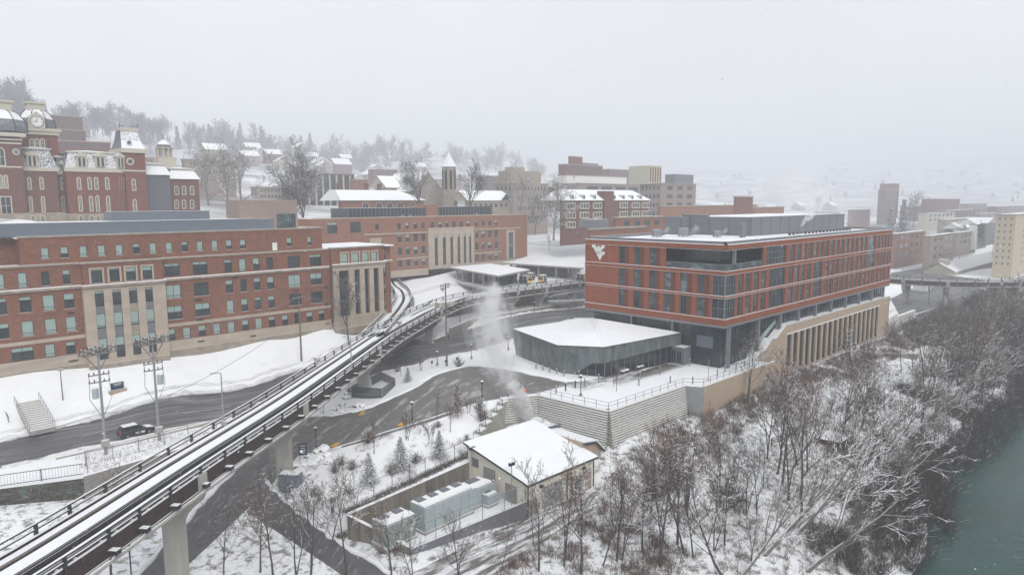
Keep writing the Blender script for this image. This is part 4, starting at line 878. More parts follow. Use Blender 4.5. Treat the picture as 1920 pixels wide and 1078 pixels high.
b = MB(); cz = z+3.7; P = lambda r_, d: [(uc+r_*math.cos(q), v-5.0-d, cz+r_*math.sin(q)) for q in [2*math.pi*k/24 for k in range(24)]]
b.poly(P(1.55, .05), 0); b.poly(P(1.4, .08), 1)
for k in range(12): q = math.pi*k/6; b.tube([(uc+1.05*math.cos(q), v-5.12, cz+1.05*math.sin(q)), (uc+1.32*math.cos(q), v-5.12, cz+1.32*math.sin(q))], .05, 4, 0)
b.tube([(uc, v-5.14, cz), (uc-.8, v-5.14, cz+.05)], .06, 4, 0); b.tube([(uc, v-5.16, cz), (uc+.05, v-5.16, cz+1.15)], .05, 4, 0); b.build('clock_face', [m_dark, m_white], t)
for x in (60, 70, 80): u0, u1, z0, z1 = SVr(x-3.2, x+3.2, 262, 277, 224); archwin(S(224), t, u0, u1, z0, z1)
# left dome over the tower at the frame edge
uL, zL = hitV(4, 248, 219)
dome(VH, uL, 219, zL, 5.6, [(.98, 0), (.97, 1.4), (.88, 3.0), (.68, 4.6), (.45, 5.4)], [m_slatesnow, m_dark]); zL -= 1.7
b = MB(); b.box(uL-2.2, 216.8, zL+7.0, uL+2.2, 221.2, zL+9.0, 0); b.box(uL-2.7, 216.3, zL+9, uL+2.7, 221.7, zL+9.5, 0, 1); b.build('lantern', [m_cream, m_ledge], VH)
# right tower roof
u0, u1, z0, z1 = SVr(232, 268, 243, 280, 213.5); b = MB(); A = [(u0-1.0, 213.2), (u1+.6, 213.2), (u1+.6, 224.5), (u0-1.0, 224.5)]; cu = (u0+u1)/2-.2; B = [(cu-2.2, 216.5), (cu+2.2, 216.5), (cu+2.2, 221), (cu-2.2, 221)]; zm = z0+(z1-z0)*.45
Mm = [(A[k][0]*.35+B[k][0]*.65, A[k][1]*.35+B[k][1]*.65) for k in range(4)]
for k in range(4): j = (k+1) % 4; b.poly([(*A[k], z0), (*A[j], z0), (*Mm[j], zm), (*Mm[k], zm)], 0); b.poly([(*Mm[k], zm), (*Mm[j], zm), (*B[j], z1), (*B[k], z1)], 0)
b.box(cu-2.5, 216.2, z1, cu+2.5, 221.3, z1+.8, 1, 2); b.build('steep_roof', [m_slate, m_cream, m_ledge], VH)
b = MB()
for du, dv in ((-2.3, 216.4), (2.3, 216.4), (2.3, 221), (-2.3, 221)): b.tube([(cu+du, dv, z1+.8), (cu+du, dv, z1+2.0)], .08, 4)
b.tube([(cu-2.3, 216.4, z1+1.2), (cu+2.3, 216.4, z1+1.2)], .05, 4); b.build('cresting', m_dark, VH)
ring(242, 268, 213.8, .7); u0, z0 = hitV(103, 290, 222); b = MB(); b.box(u0-.9, 222, z0-2, u0+.9, 223.5, z0+3.6, 0, 1); b.build('chimney', [m_brickW, m_ledge], VH)
# brown hall with mansard and its cupola
BH = root('mansard_hall', (95, 225, 24), 'brown brick hall with snowy mansard roof and white cupola right of the ornate hall', 'building')
def inH(par, f, *a, **k): global VH; s = VH; VH = par; r = f(*a, **k); VH = s; return r
inH(BH, vblock, 265, 318, 328, 400, 217, 16, m_slate, 'end_wall'); inH(BH, vblock, 318, 372, 335, 400, 220, 14, m_brickW2, 'brick_wall')
inH(BH, mansard, 262, 322, 309, 328, 216.5, 1.8, 17, m_slatesnow); inH(BH, mansard, 316, 376, 318, 336, 219.5, 1.8, 15, m_slatesnow)
for x in (331, 345, 360):
    for y0, y1 in ((350,364),(376,390)): u0, u1, z0, z1 = SVr(x-3, x+3, y0, y1, 220); archwin(S(220), BH, u0, u1, z0, z1)
u, z = hitV(314, 305, 228); k_ = 1.35
b = MB(); b.box(u-1.9*k_, 228, z-2.2, u+1.9*k_, 228+3.8*k_, z+1.6, 0, 1); b.build('cupola_base', [m_cream, m_ledge], BH)
b = MB()
for q in range(8): a = 2*math.pi*q/8+.39; b.tube([(u+1.7*k_*math.cos(a)*.9, 228+1.9*k_+1.7*k_*math.sin(a)*.9, z+1.6), (u+1.7*k_*math.cos(a)*.9, 228+1.9*k_+1.7*k_*math.sin(a)*.9, z+4.4)], .28, 6)
b.lathe((u, 228+1.9*k_, z), [(0.9, 1.6), (.9, 4.3)], 10, 0); b.lathe((u, 228+1.9*k_, z), [(1.9*k_*.95, 4.3), (2.0*k_*.95, 4.7), (1.6*k_, 4.75)], 16, 0); b.build('colonnade', m_cream, BH)
b = MB(); b.lathe((u, 228+1.9*k_, z+4.7), [(2.0, 0), (1.95, .8), (1.4, 1.7), (.6, 2.2), (.12, 2.4), (.08, 4.2), (.02, 4.3)], 14); b.build('dome', m_slatesnow, BH, smooth=True)
# ================================================================== far town
NF = [0]
def fblock(name, label, xc, ytop, ybase, d, x0, x1, mat, cat='building', group=None, floors=0, bays=0, fw=.55, fh=.5, wmat=None, fmat=None, roofm=None, wbays=0, parts=None, trim=True, w0=.1, w1=.95):
    """grid-aligned block whose nearest corner stands at pixel xc; shows one face to each side"""
    cx, cy_, zt = atd(xc, ytop, d); _, _, zb = atd(xc, ybase, d); u1, _ = hitV(x1, ytop, cy_) if x1 > xc else (cx+12, 0); v1, _ = hitU(x0, ytop, cx) if x0 < xc else (cy_+14, 0)
    v1 = min(v1, cy_+70) if v1 > cy_ else cy_+15; u1 = max(u1, cx+3)
    R = root(name, (cx, cy_, zb), label, cat, group)
    b = MB(); b.box(cx, cy_, zb-6, u1, v1, zt, 0); b.build('wall', [mat], R)
    b = MB(); b.box(cx-.3, cy_-.3, zt, u1+.3, v1+.3, zt+.5, 1, 0); b.build('roof', [roofm or m_roof, m_limedk], R)
    H = zt-zb
    if floors:
        fhh = H/floors
        for f in range(floors):
            for k in range(bays):
                L = (u1-cx)*(w1-w0)/bays; a = cx+(u1-cx)*w0+L*k+L*(1-fw)/2; simplewin(R, S(cy_), a, a+L*fw, zb+fhh*(f+.3), zb+fhh*(f+.3+fh), mat=wmat, fmat=fmat or m_greymetal)
            for k in range(wbays):
                L = (v1-cy_)*.9/wbays; a = cy_+(v1-cy_)*.05+L*k+L*(1-fw)/2; simplewin(R, Wf(cx), a, a+L*fw, zb+fhh*(f+.3), zb+fhh*(f+.3+fh), mat=wmat, fmat=fmat or m_greymetal)
    return R, (cx, cy_, u1, v1, zb, zt)
def addbox(R, bx, du0, dv0, du1, dv1, dz, mat, name='roof_block', roof=None):
    cx, cy_, u1, v1, zb, zt = bx; b = MB(); b.box(cx+(u1-cx)*du0, cy_+(v1-cy_)*dv0, zt+.45, cx+(u1-cx)*du1, cy_+(v1-cy_)*dv1, zt+dz, 0, 1); return b.build(name, [mat, roof or m_ledge], R)
def gable(R, u0, u1, v0, v1, z0, h, mat=None, axis='u', over=.5, name='roof', gmat=None):
    b = MB()
    if axis == 'u':
        m_ = (v0+v1)/2; b.poly([(u0-over, v0-over, z0), (u1+over, v0-over, z0), (u1+over, m_, z0+h), (u0-over, m_, z0+h)], 0); b.poly([(u0-over, v1+over, z0), (u0-over, m_, z0+h), (u1+over, m_, z0+h), (u1+over, v1+over, z0)], 0)
        for u in (u0, u1): b.poly([(u, v0, z0-.1), (u, v1, z0-.1), (u, m_, z0+h-.2)], 1)
    else:
        m_ = (u0+u1)/2; b.poly([(u0-over, v0-over, z0), (m_, v0-over, z0+h), (m_, v1+over, z0+h), (u0-over, v1+over, z0)], 0); b.poly([(u1+over, v0-over, z0), (u1+over, v1+over, z0), (m_, v1+over, z0+h), (m_, v0-over, z0+h)], 0)
        for v in (v0, v1): b.poly([(u0, v, z0-.1), (u1, v, z0-.1), (m_, v, z0+h-.2)], 1)
    return b.build(name, [mat or m_roof, gmat or m_cream], R)
fb = fblock
fb('hill_building', 'topmost of three stepped faded brick blocks right of the clock tower', 96, 217, 247, 330, 86, 154, m_brickW2, floors=2, bays=8)
fb('hill_building', 'faded brick block with white entrance columns, middle of three stepped blocks', 100, 243, 265, 310, 90, 160, m_brickW2, floors=2, bays=7)
fb('hill_building', 'long low faded brick block, lowest of three stepped blocks on the wooded hill', 102, 264, 292, 290, 98, 206, m_brickW2, floors=2, bays=12)
fb('campus_building', 'pale long building with rows of small windows behind the white cupola', 262, 297, 335, 290, 255, 330, m_pink, floors=4, bays=14, fmat=m_cream)
fb('campus_building', 'pale building with snowy hipped roof behind the big bare tree', 345, 300, 345, 300, 340, 440, m_pink, floors=3, bays=14, fmat=m_cream)
R, bx = fb('yellow_gable_house', 'pale yellow house with a snowy gable above the bare trees', 388, 282, 296, 340, 378, 428, m_cream, cat='house'); gable(R, bx[0], bx[2], bx[1], bx[1]+12, bx[5], 4, axis='u')
R, bx = fb('glass_campus_building', 'dark glass campus building with pale columns behind the bare trees', 560, 325, 392, 330, 552, 664, m_curt); 
for k in range(8):
    q = MB(); uu = bx[0]+(bx[2]-bx[0])*(k+.1)/8; q.box(uu, bx[1]-1.2, bx[4], uu+.7, bx[1]-.4, bx[5]-.5); q.build('column', m_cream, R)
fb('brick_block', 'plain orange brick block beside the dark glass building', 660, 338, 380, 320, 656, 690, m_brickB)
R, bx = fb('arched_window_hall', 'brick hall with arched windows and a big snowy hipped roof', 640, 378, 400, 262, 634, 795, m_brickB)
cx, cy_, u1, v1, zb, zt = bx; v1 = cy_+16
q = MB(); A = [(cx-.8, cy_-.8), (u1+.8, cy_-.8), (u1+.8, v1), (cx-.8, v1)]; Bq = [(cx+1, cy_+6), (u1-9, cy_+6), (u1-9, v1-5), (cx+1, v1-5)]
for k in range(4): j = (k+1) % 4; q.poly([(*A[k], zt+.4), (*A[j], zt+.4), (*Bq[j], zt+4.6), (*Bq[k], zt+4.6)], 0)
q.poly([(*p, zt+4.6) for p in Bq], 0); q.build('hipped_roof', m_roof, R)
for f_ in (.27, .43, .56, .69, .85): archwin(S(cy_), R, cx+(u1-cx)*f_-1.3, cx+(u1-cx)*f_+1.3, zb-2, zt-.5)
for f_ in (.12, .44, .60): q = MB(); q.box(cx+(u1-cx)*f_, v1-6, zt+3, cx+(u1-cx)*f_+1.4, v1-4.6, zt+7.4, 0, 1); q.build('chimney', [m_brickW2, m_ledge], R)
# church
CH = root('stone_church', (*atd(845, 392, 300)[:2], atd(845, 392, 300)[2]), 'grey stone church with a tall gable and pointed snowy octagonal belfry', 'church')
u, v, z = atd(843, 392, 300); zt = atd(843, 336, 300)[2]; zs = atd(843, 314, 300)[2]; zp = atd(843, 287, 300)[2]
q = MB(); q.lathe((u, v, 0), [(3.5, z-4), (3.5, atd(0, 352, 300)[2]*0+z+(zt-z)*.45)], 8); q.build('tower_base', m_limedk, CH)
q = MB(); q.lathe((u, v, 0), [(3.0, z+(zt-z)*.45), (3.0, zs)], 8); tb = q.build('belfry', m_limedk, CH)
for k in range(8): a = 2*math.pi*(k+.5)/8; q = MB(); q.obox((u+2.85*math.cos(a), v+2.85*math.sin(a)), (-math.sin(a), math.cos(a)), 1.0, .3, zt-4.5, zs-1.4); q.build('louver', m_black, tb)
q = MB(); q.lathe((u, v, 0), [(3.6, zs), (.05, zp)], 8); q.build('spire', m_slatesnow, CH)
u0, v0, zg = atd(772, 360, 300); u1 = hitV(830, 360, v0)[0]; za = atd(803, 322, 300)[2]
q = MB(); q.box(u0, v0, z-4, u1, v0+16, zg); q.poly([(u0, v0, zg), (u1, v0, zg), ((u0+u1)/2, v0, za)]); q.build('gable_wall', m_limedk, CH)
gable(CH, u0, u1, v0+.2, v0+25, zg+.2, za-zg, axis='v'); u2, v2, z2 = atd(725, 352, 305); u3 = hitV(800, 352, v2)[0]; q = MB(); q.box(u2, v2, z-4, u3, v2+10, z2); q.build('nave_wall', m_limedk, CH); gable(CH, u2, u3, v2, v2+14, z2, 5.5)
R, bx = fb('stone_house', 'pale stone house with green gable and snowy roof beside the church', 878, 378, 395, 290, 872, 957, m_limedk, cat='house', floors=1, bays=7, fmat=m_cream)
gable(R, bx[0], bx[2], bx[1], bx[1]+12, bx[5]+.4, 4.4); gable(R, bx[2]-6, bx[2]-.5, bx[1]-.4, bx[1]+6, bx[5]+.5, 3.2, axis='v', gmat=m_green)
R, bx = fb('campus_hall', 'brown campus hall with pale upper storey and snowy roofs behind the lawn', 962, 345, 420, 330, 928, 1027, m_pink, floors=4, bays=9, wbays=4, fmat=m_cream); addbox(R, bx, .0, .1, .85, .8, 6.5, m_limedk)
q = MB(); q.box(bx[0]+4, bx[1]+4, bx[5]+.4, bx[0]+12, bx[1]+10, bx[5]+8.5); q.build('roof_block', m_limedk, R)
R, bx = fb('hilltop_tower_block', 'dark red block with rooftop machinery rising above the pale band', 1060, 309, 345, 420, 1047, 1130, m_brickW2, floors=3, bays=9); addbox(R, bx, .18, .2, .48, .6, 5.5, m_brickW2); addbox(R, bx, .5, .1, .9, .5, 1.8, m_greymetal)
fb('white_campus_block', 'long plain white block in front of the dark red rooftop', 1062, 329, 350, 390, 1046, 1175, m_white)
R, bx = fb('ribbon_window_building', 'brown building with curved white-edged roof and ribbon windows', 1084, 345, 375, 360, 1040, 1205, m_pink, floors=1, bays=4, fw=.8, fh=.6, fmat=m_cream)
R, bx = fb('dormered_hall', 'brick hall with white window bays and a snowy roof with seven dormers', 1056, 378, 432, 262, 1050, 1216, m_brickW2, floors=3, bays=0)
cx, cy_, u1, v1, zb, zt = bx
for k, f_ in enumerate((.02,.165,.31,.62,.77,.90)):
    for j in range(3):
        a = cx+(u1-cx)*f_; q = MB(); z0 = zb+(zt-zb)*(.06+.33*j); q.box(a, cy_-.8, z0, a+(u1-cx)*.095, cy_, z0+(zt-zb)*.24, 0); w_ = q.build('window_bay', m_cream, R)
        for s_ in range(3): q = MB(); aa = a+(u1-cx)*(.008+.029*s_); q.box(aa, cy_-.86, z0+.5, aa+(u1-cx)*.02, cy_-.8, z0+(zt-zb)*.2); q.build('pane', m_glass2, w_)
q = MB(); a = cx+(u1-cx)*.43; q.box(a, cy_-.9, zb-3, a+(u1-cx)*.11, cy_+3, zt+4.2, 0, 1); q.build('stair_bay', [m_brickW2, m_ledge], R)
q = MB(); q.poly([(cx-.8, cy_-.9, zt+.4), (u1+.8, cy_-.9, zt+.4), (u1-4, cy_+6, zt+4.8), (cx+4, cy_+6, zt+4.8)]); q.poly([(u1+.8, cy_-.9, zt+.4), (u1+.8, cy_+13, zt+.4), (u1-4, cy_+7, zt+4.8), (u1-4, cy_+6, zt+4.8)]); q.poly([(cx-.8, cy_-.9, zt+.4), (cx+4, cy_+6, zt+4.8), (cx+4, cy_+7, zt+4.8), (cx-.8, cy_+13, zt+.4)]); q.poly([(cx+4, cy_+7, zt+4.8), (u1-4, cy_+7, zt+4.8), (u1+.8, cy_+13, zt+.4), (cx-.8, cy_+13, zt+.4)]); q.build('hipped_roof', m_roof, R)
for f_ in (.1,.22,.34,.57,.68,.79,.9): q = MB(); a = cx+(u1-cx)*f_; q.box(a-.7, cy_, zt+.6, a+.7, cy_+3.5, zt+2.6, 0, 1); q.box(a-.4, cy_-.05, zt+.9, a+.4, cy_, zt+2.2, 2); q.build('dormer', [m_cream, m_roof, m_glass2], R)
R, bx = fb('brown_tower_building', 'brown brick tower building with striped pink top and dark rooftop box', 1240, 345, 425, 330, 1200, 1305, m_pink, floors=5, bays=3, wbays=5, wmat=m_curt); 
q = MB(); cx, cy_, u1, v1, zb, zt = bx; q.box(cx-2, cy_+6, zt, cx+9, cy_+18, zt+9, 0, 1); sb = q.build('striped_top', [m_cream, m_ledge], R)
for k in range(5): q = MB(); q.box(cx-1+k*2.1, cy_+5.9, zt+1, cx+k*2.1, cy_+6, zt+8.2); q.build('brick_stripe', m_brickW, sb)
addbox(R, bx, .4, .05, .95, .5, 5.0, m_greymetal)
fb('low_brick_block', 'long orange brick block with snowy roof behind the grey plant screen', 1238, 388, 412, 300, 1232, 1420, m_brickB); fb('low_brick_block', 'faint pink brick block at the right end of the low roofs', 1415, 390, 410, 330, 1400, 1470, m_brickB)
R, bx = fb('annex_building', 'orange brick annex with three windows left of the grey plant screen', 1156, 410, 432, 225, 1150, 1245, m_brickB, floors=1, bays=4); 
R, bx = fb('annex_building', 'lower orange brick annex with silver ducts just behind the emblem wall', 1106, 432, 470, 200, 1104, 1210, m_brickB); q = MB(); q.box(bx[0]+6, bx[1]+4, bx[5]+.4, bx[0]+14, bx[1]+9, bx[5]+3, 0, 1); q.build('roof_duct', [m_alum, m_ledge], R)
fb('brick_block', 'small red rooftop block above the long orange block', 1380, 370, 392, 310, 1376, 1412, m_brickW)
for i, (xc, yt, yb, d, x0, x1, mt, lb, fl, ba) in enumerate([
 (1142,318,345,520,1128,1185,m_brickW2,'misty red brick block right of the dark rooftop machinery',4,8),(1190,330,352,560,1182,1215,m_limedk,'pale misty block between the white block and the brown tower',4,5),
 (905,330,352,520,892,940,m_brickW2,'misty brick block just right of the church belfry',4,6),(700,318,345,560,690,745,m_brickW2,'misty low brick block above the church nave roof',3,7),
 (1020,352,372,430,1008,1046,m_brickW2,'faded brick wing between the campus hall and the dormered hall',3,6),(615,332,352,480,600,650,m_limedk,'faint grey block above the dark glass building',2,7),
 (845,336,350,600,790,828,m_pink,'faint block behind the church gable',3,5),(1322,398,412,480,1312,1365,m_limedk,'low misty block right of the brown tower building',2,6),(480,352,385,340,470,548,m_limedk,'blue-grey low building half hidden by the big dark tree',3,9),
 (930,352,380,380,905,962,m_pink,'brown wing left of the pale campus hall',3,6)]):
    fb('campus_block', lb, xc, yt, yb, d, x0 if x0 < xc else xc-8, x1, mt, floors=fl, bays=ba)
# right hand town
R, bx = fb('brick_high_rise', 'tall dark brick high-rise with a taller red shaft and roof antennas', 1662, 356, 410, 620, 1647, 1684, m_brickW2, floors=9, bays=5, wbays=2, fw=.6); q = MB(); q.box(bx[2]-7, bx[1], bx[4], bx[2]+3, bx[1]+14, bx[5]+6, 0, 1); q.build('red_shaft', [m_brickW, m_ledge], R)
for k in (3, 6): q = MB(); q.tube([(bx[0]+k, bx[1]+5, bx[5]), (bx[0]+k, bx[1]+5, bx[5]+9)], .25, 4); q.build('antenna', m_dark, R)
fb('theatre_block', 'wide windowless dark brick box in the far town', 1740, 374, 396, 560, 1728, 1800, m_brickW2)
for i, (xc, yt, yb, d, x0, x1, mt, lb) in enumerate([
 (1700,388,404,600,1688,1765,m_brickW2,'low dark brick row with snowy roof right of the high-rise'),(1775,396,410,520,1762,1828,m_brickW2,'dark red three storey block below the windowless box'),
 (1735,402,418,470,1722,1790,m_cream,'pale yellow flat-roofed block in the middle of the town'),(1775,413,430,430,1758,1832,m_limedk,'grey brown flat block behind the white houses'),
 (1838,402,418,520,1828,1870,m_greymetal,'small blue grey block left of the tan tower'),(1605,394,412,520,1590,1632,m_brickW2,'small dark block beside the drifting steam'),
 (1820,383,400,640,1800,1850,m_pink,'faint grey block with white roof near the right hillside'),(1870,388,402,640,1850,1930,m_brickW2,'faint dark row along the foot of the right hillside'),
 (1540,398,410,600,1525,1575,m_limedk,'faint low block in the steam beyond the plant screen')]):
    fb('town_building', lb, xc, yt, yb, d, x0, x1, mt, floors=2, bays=6)
R, bx = fb('brown_apartment_building', 'long orange brown apartment building with snowy flat roof by the far road', 1680, 440, 488, 345, 1668, 1735, m_brickB, floors=3, bays=5)
R, bx = fb('brown_apartment_building', 'brown apartment wing with white porch in the middle of the row by the far road', 1745, 444, 492, 325, 1732, 1790, m_pink, floors=3, bays=4, fmat=m_cream)
R, bx = fb('brown_apartment_building', 'smooth tan brown apartment wing at the right end of the row', 1795, 438, 462, 380, 1785, 1831, m_limedk, floors=2, bays=4)
for xc, yt, yb, d, x0, x1, lb in ((1800,430,450,420,1788,1822,'white gabled house behind the brown apartments, left one'),(1830,422,450,400,1818,1852,'larger white gabled house behind the brown apartments')):
    R, bx = fb('white_house', lb, xc, yt, yb, d, x0, x1, m_white, cat='house', floors=2, bays=3); gable(R, bx[0], bx[2], bx[1], bx[1]+10, bx[5]+.3, 3.6, gmat=m_white); gable(R, bx[0]+2, bx[0]+8, bx[1]-1, bx[1]+5, bx[5]+.3, 3, axis='v', gmat=m_white)
R, bx = fb('grey_house', 'dark grey house with snowy gable left of the tan tower', 1850, 420, 442, 400, 1846, 1872, m_greymetal, cat='house'); gable(R, bx[0], bx[2], bx[1], bx[1]+10, bx[5]+.3, 3.2, axis='v')
R, bx = fb('tan_apartment_tower', 'pale tan seven storey apartment tower at the right edge', 1905, 404, 502, 300, 1868, 1990, m_tanpale, floors=8, bays=6, wbays=3, fw=.3, fh=.35)
# ================================================================== elevated guideway
def catmull(P, step=2.0, closed=False):
    P = [Vector(p) for p in P]; out = []
    for i in range(len(P)-1):
        p0 = P[max(i-1, 0)]; p1 = P[i]; p2_ = P[i+1]; p3_ = P[min(i+2, len(P)-1)]; n = max(2, int((p2_-p1).length/step))
        for k in range(n):
            t = k/n; out.append(.5*((2*p1)+(p2_-p0)*t+(2*p0-5*p1+4*p2_-p3_)*t*t+(3*p1-p0-3*p2_+p3_)*t**3))
    out.append(P[-1]); return out
def side(P, i):
    t = P[min(i+1, len(P)-1)]-P[max(i-1, 0)]; t.z = 0; t.normalize(); return Vector((t.y, -t.x, 0))
def offs(P, w, z): return [P[i]+side(P, i)*w+Vector((0, 0, z)) for i in range(len(P))]
def sweep(b, P, w0, w1, z0, z1, mi=0, top=None):
    n = len(b.v)
    for i, p in enumerate(P):
        s = side(P, i)
        for w, z in ((w0, z0), (w1, z0), (w1, z1), (w0, z1)): q = p+s*w; b.v.append((q.x, q.y, q.z+z))
    for i in range(len(P)-1):
        a = n+i*4
        for j in range(4):
            j2 = (j+1) % 4; b.f.append((a+j, a+4+j, a+4+j2, a+j2)); b.m.append(top if (j == 2 and top is not None) else mi)
    b.f.append((n, n+1, n+2, n+3)); b.m.append(mi); e = n+(len(P)-1)*4; b.f.append((e+3, e+2, e+1, e)); b.m.append(mi)
def guideway(name, label, path, width=3.0, girder=1.35, single=False, railpost=4.2, pipe=True, rail0=0):
    P = catmull(path); R = root(name, path[0], label, 'guideway', None); W_ = width; k = W_/3.0
    b = MB(); sweep(b, P, -W_+.15, W_-.15, -.35, -.16, 0)
    L = len(P); b.build('deck', m_deck, R)
    b = MB(); d = 0
    for i in range(L-1):
        s = side(P, i); t = (P[i+1]-P[i]).normalized(); c = P[i]+s*(W_*.82)
        b.obox(c, s, .7*k, .12, c.z-.155, c.z-.05)
    b.build('tie', m_ledge, R, kind='stuff')
    strips = [(-2.58, -1.9), (-1.2, .08), (1.4, 1.92)] if not single else [(-2.6, -.6), (.6, 2.4)]
    for w0, w1 in strips: b = MB(); sweep(b, P, w0*k, w1*k, -.155, .06, 0, 1); b.build('running_surface', [m_conc, m_roof], R)
    if not single:
        b = MB(); sweep(b, P, .42*k, 1.25*k, -.155, -.02, 0)
        for w in (.52, .72, .92, 1.12): sweep(b, P, w*k, w*k+.045, -.02, .14, 0, 1 if w == .72 else 0)
        b.build('power_rail', [m_dark, m_ledge], R)
    for sgn in (-1, 1):
        b = MB(); sweep(b, P, sgn*W_-.12, sgn*W_+.12, -girder, .12, 0); sweep(b, P, sgn*W_-.25, sgn*W_+.25, -girder-.08, -girder, 0); b.build('side_girder', m_rust, R)
        b = MB(); sweep(b, P, sgn*W_-.09, sgn*W_+.06, .121, .17, 0); b.build('girder_snow', m_ledge, R)
        b = MB(); sweep(b, P, sgn*(W_+.15)-.09, sgn*(W_+.15)+.09, .93, 1.07, 0, 1); sweep(b, P, sgn*(W_+.15)-.08, sgn*(W_+.15)+.08, .5, .62, 0, 1); b.build('handrail', [m_dark, m_ledge], R)
        b = MB(); st_ = max(1, int(railpost/2.0))
        for i in range(0, L, st_):
            c = P[i]+side(P, i)*sgn*(W_+.15); t = side(P, i); b.obox(c, t, .2, .26, c.z-.3, c.z+.92)
            if sgn > 0: b.obox(c+t*.4, t, .75, .6, c.z-1.1, c.z-.7, 0, 1)
        b.build('rail_bracket', [m_dark, m_ledge], R, kind='stuff')
    if pipe: b = MB(); b.tube(offs(P, W_+.55, -1.5), .16, 6); b.build('pipe', m_conc, R)
    b = MB()
    for i in range(0, L, 3):
        s = side(P, i); c = P[i]; b.obox(c, s, 2*W_-.3, .3, c.z-girder, c.z-.4)
    b.build('cross_beam', m_rust, R, kind='stuff')
    return R, P
Z = 4.0
mainp = [(-22,37,Z),(-8,47,Z),(4.8,56.6,Z),(10.3,60.8,Z),(22.1,70.5,Z),(38.4,83.4,Z),(53.3,96.2,Z),(66,107.2,Z),(76,115.6,Z),(87.5,124.0,Z),(100,133,Z),(114.5,141.3,Z),(126,144.6,Z),(140,145.7,Z),(166,145.4,Z),(205,145,Z)]
GW, GP = guideway('elevated_guideway', 'long elevated transit guideway with snow-covered running strips, sweeping from the bottom left to the station', mainp)
br = [(*at(x, y, Z), Z) for x, y in ((700,632),(728,602),(748,578),(757,560),(752,545),(740,535),(737,526),(755,519),(795,515),(850,516),(910,524),(960,531))]
GW2, GP2 = guideway('guideway_loop', 'narrow curving guideway loop behind the long guideway, left of the station', br, width=2.0, girder=.9, single=True, pipe=False, railpost=2.5)
# wedge slab where the two guideways join
b = MB(); b.prism([(*at(690,652,Z),), (*at(735,606,Z),), (*at(765,578,Z),), (*at(812,560,Z),), (*at(742,615,Z),)], Z-.5, Z-.02, 0, 1); b.build('junction_deck', [m_rust, m_roof], GW)
def pier(par, c, t, zg, cw=.92, th=1.15, cap=3.45, name='pier', mat=None, zt=4.0, pointy=False):
    t = Vector((t[0], t[1], 0)).normalized(); s = Vector((t.y, -t.x, 0)); c = Vector((c[0], c[1], 0))
    zt0 = zt-1.45; P = [(-cw, zg-.5), (cw, zg-.5), (cw, zt0-3.4), (cw+.35, zt0-2.7), (cw+1.1, zt0-1.9), (cap-.5, zt0-1.2), (cap-.1, zt0-.3), (cap, zt0+.8), (cap, zt+.15), (cap-.12, zt+.3), (cap-.28, zt+.15), (cap-.3, zt0), (-cap+.3, zt0), (-cap+.28, zt+.15), (-cap, zt+.15), (-cap, zt0+.8), (-cap+.1, zt0-.3), (-cap+.5, zt0-1.2), (-cw-1.1, zt0-1.9), (-cw-.35, zt0-2.7), (-cw, zt0-3.4)]
    b = MB(); n = len(P)
    for d in (-th/2, th/2):
        for w, z in P: q = c+s*w+t*d; b.v.append((q.x, q.y, z))
    b.f.append(tuple(range(n))); b.m.append(0); b.f.append(tuple(range(2*n-1, n-1, -1))); b.m.append(0)
    for i in range(n): j = (i+1) % n; b.f.append((j, i, n+i, n+j)); b.m.append(0)
    me = b.build(name, [mat or m_conc], par)
    bm = bmesh.new(); bm.from_mesh(me.data); bmesh.ops.recalc_face_normals(bm, faces=bm.faces); bm.to_mesh(me.data); bm.free()
    return me
def tang(P, c):
    i = min(range(len(P)), key=lambda i: (P[i].xy-Vector(c[:2])).length); return (P[min(i+1, len(P)-1)]-P[max(i-1, 0)]), P[i]
for c, zg in (((20.6,69.3),-9),((37.6,82.8),-7),((64.8,106.2),-4.3),((100,133),-4),((126.5,144.8),-2.5),((139.5,145.6),-2.5),((153,145.6),-2.5),((168,145.4),-2.5)):
    t, p = tang(GP, c); pier(GW, p, t, zg)
for i in (8, 22, 36): 
    if i < len(GP2): t = GP2[min(i+1, len(GP2)-1)]-GP2[i-1]; pier(GW2, GP2[i], t, -3, cw=.8, cap=2.4, th=1.1)
# dark panelled girder box beyond the third pier
i0 = min(range(len(GP)), key=lambda i: (GP[i].xy-Vector((67,108))).length); i1 = min(range(len(GP)), key=lambda i: (GP[i].xy-Vector((100,133))).length)
b = MB(); sweep(b, GP[i0:i1], 1.2, 2.6, -3.2, -1.3, 0); sweep(b, GP[i0:i1], -2.6, -1.2, -3.2, -1.3, 0); b.build('box_girder', m_rust, GW)
b = MB()
for i in range(i0, i1): c = GP[i]+side(GP, i)*2.63; b.obox(c, GP[i+1]-GP[i], .12, .12, c.z-3.2, c.z-1.3)
b.build('girder_rib', m_greymetal, GW, kind='stuff')
# mast lights, signal boxes on the deck
def item(name, c, label, cat, parts, group=None):
    r = root(name, c, label, cat, group)
    for nm, mb, mt in parts: mb.build(nm, mt, r)
    return r
def deck_pt(px, py, z=4.06): u, v = at(px, py, z); return u, v, z
for px, py, h, lb in ((420,797,6.3,'tall thin lamp post with a short arm rising from the near guideway deck'),(659,689-0,5.0,'thin lamp post on the guideway deck in front of the limestone portico')):
    u, v, z = deck_pt(px, py); p1 = MB(); p1.tube([(u, v, z), (u, v, z+h)], [.1, .06], 6); p1.tube([(u, v, z+h), (u-.5, v+.55, z+h+.05)], .05, 5); p2_ = MB(); p2_.box(u-.95, v+.4, z+h, u-.35, v+.8, z+h+.12, 0, 1); p3_ = MB(); p3_.box(u-.25, v-.25, z, u+.25, v+.25, z+.5)
    item('guideway_lamp', (u, v, z), lb, 'lamp post', [('pole', p1, m_poleg), ('lamp_head', p2_, [m_alum, m_ledge]), ('base', p3_, m_conc)])
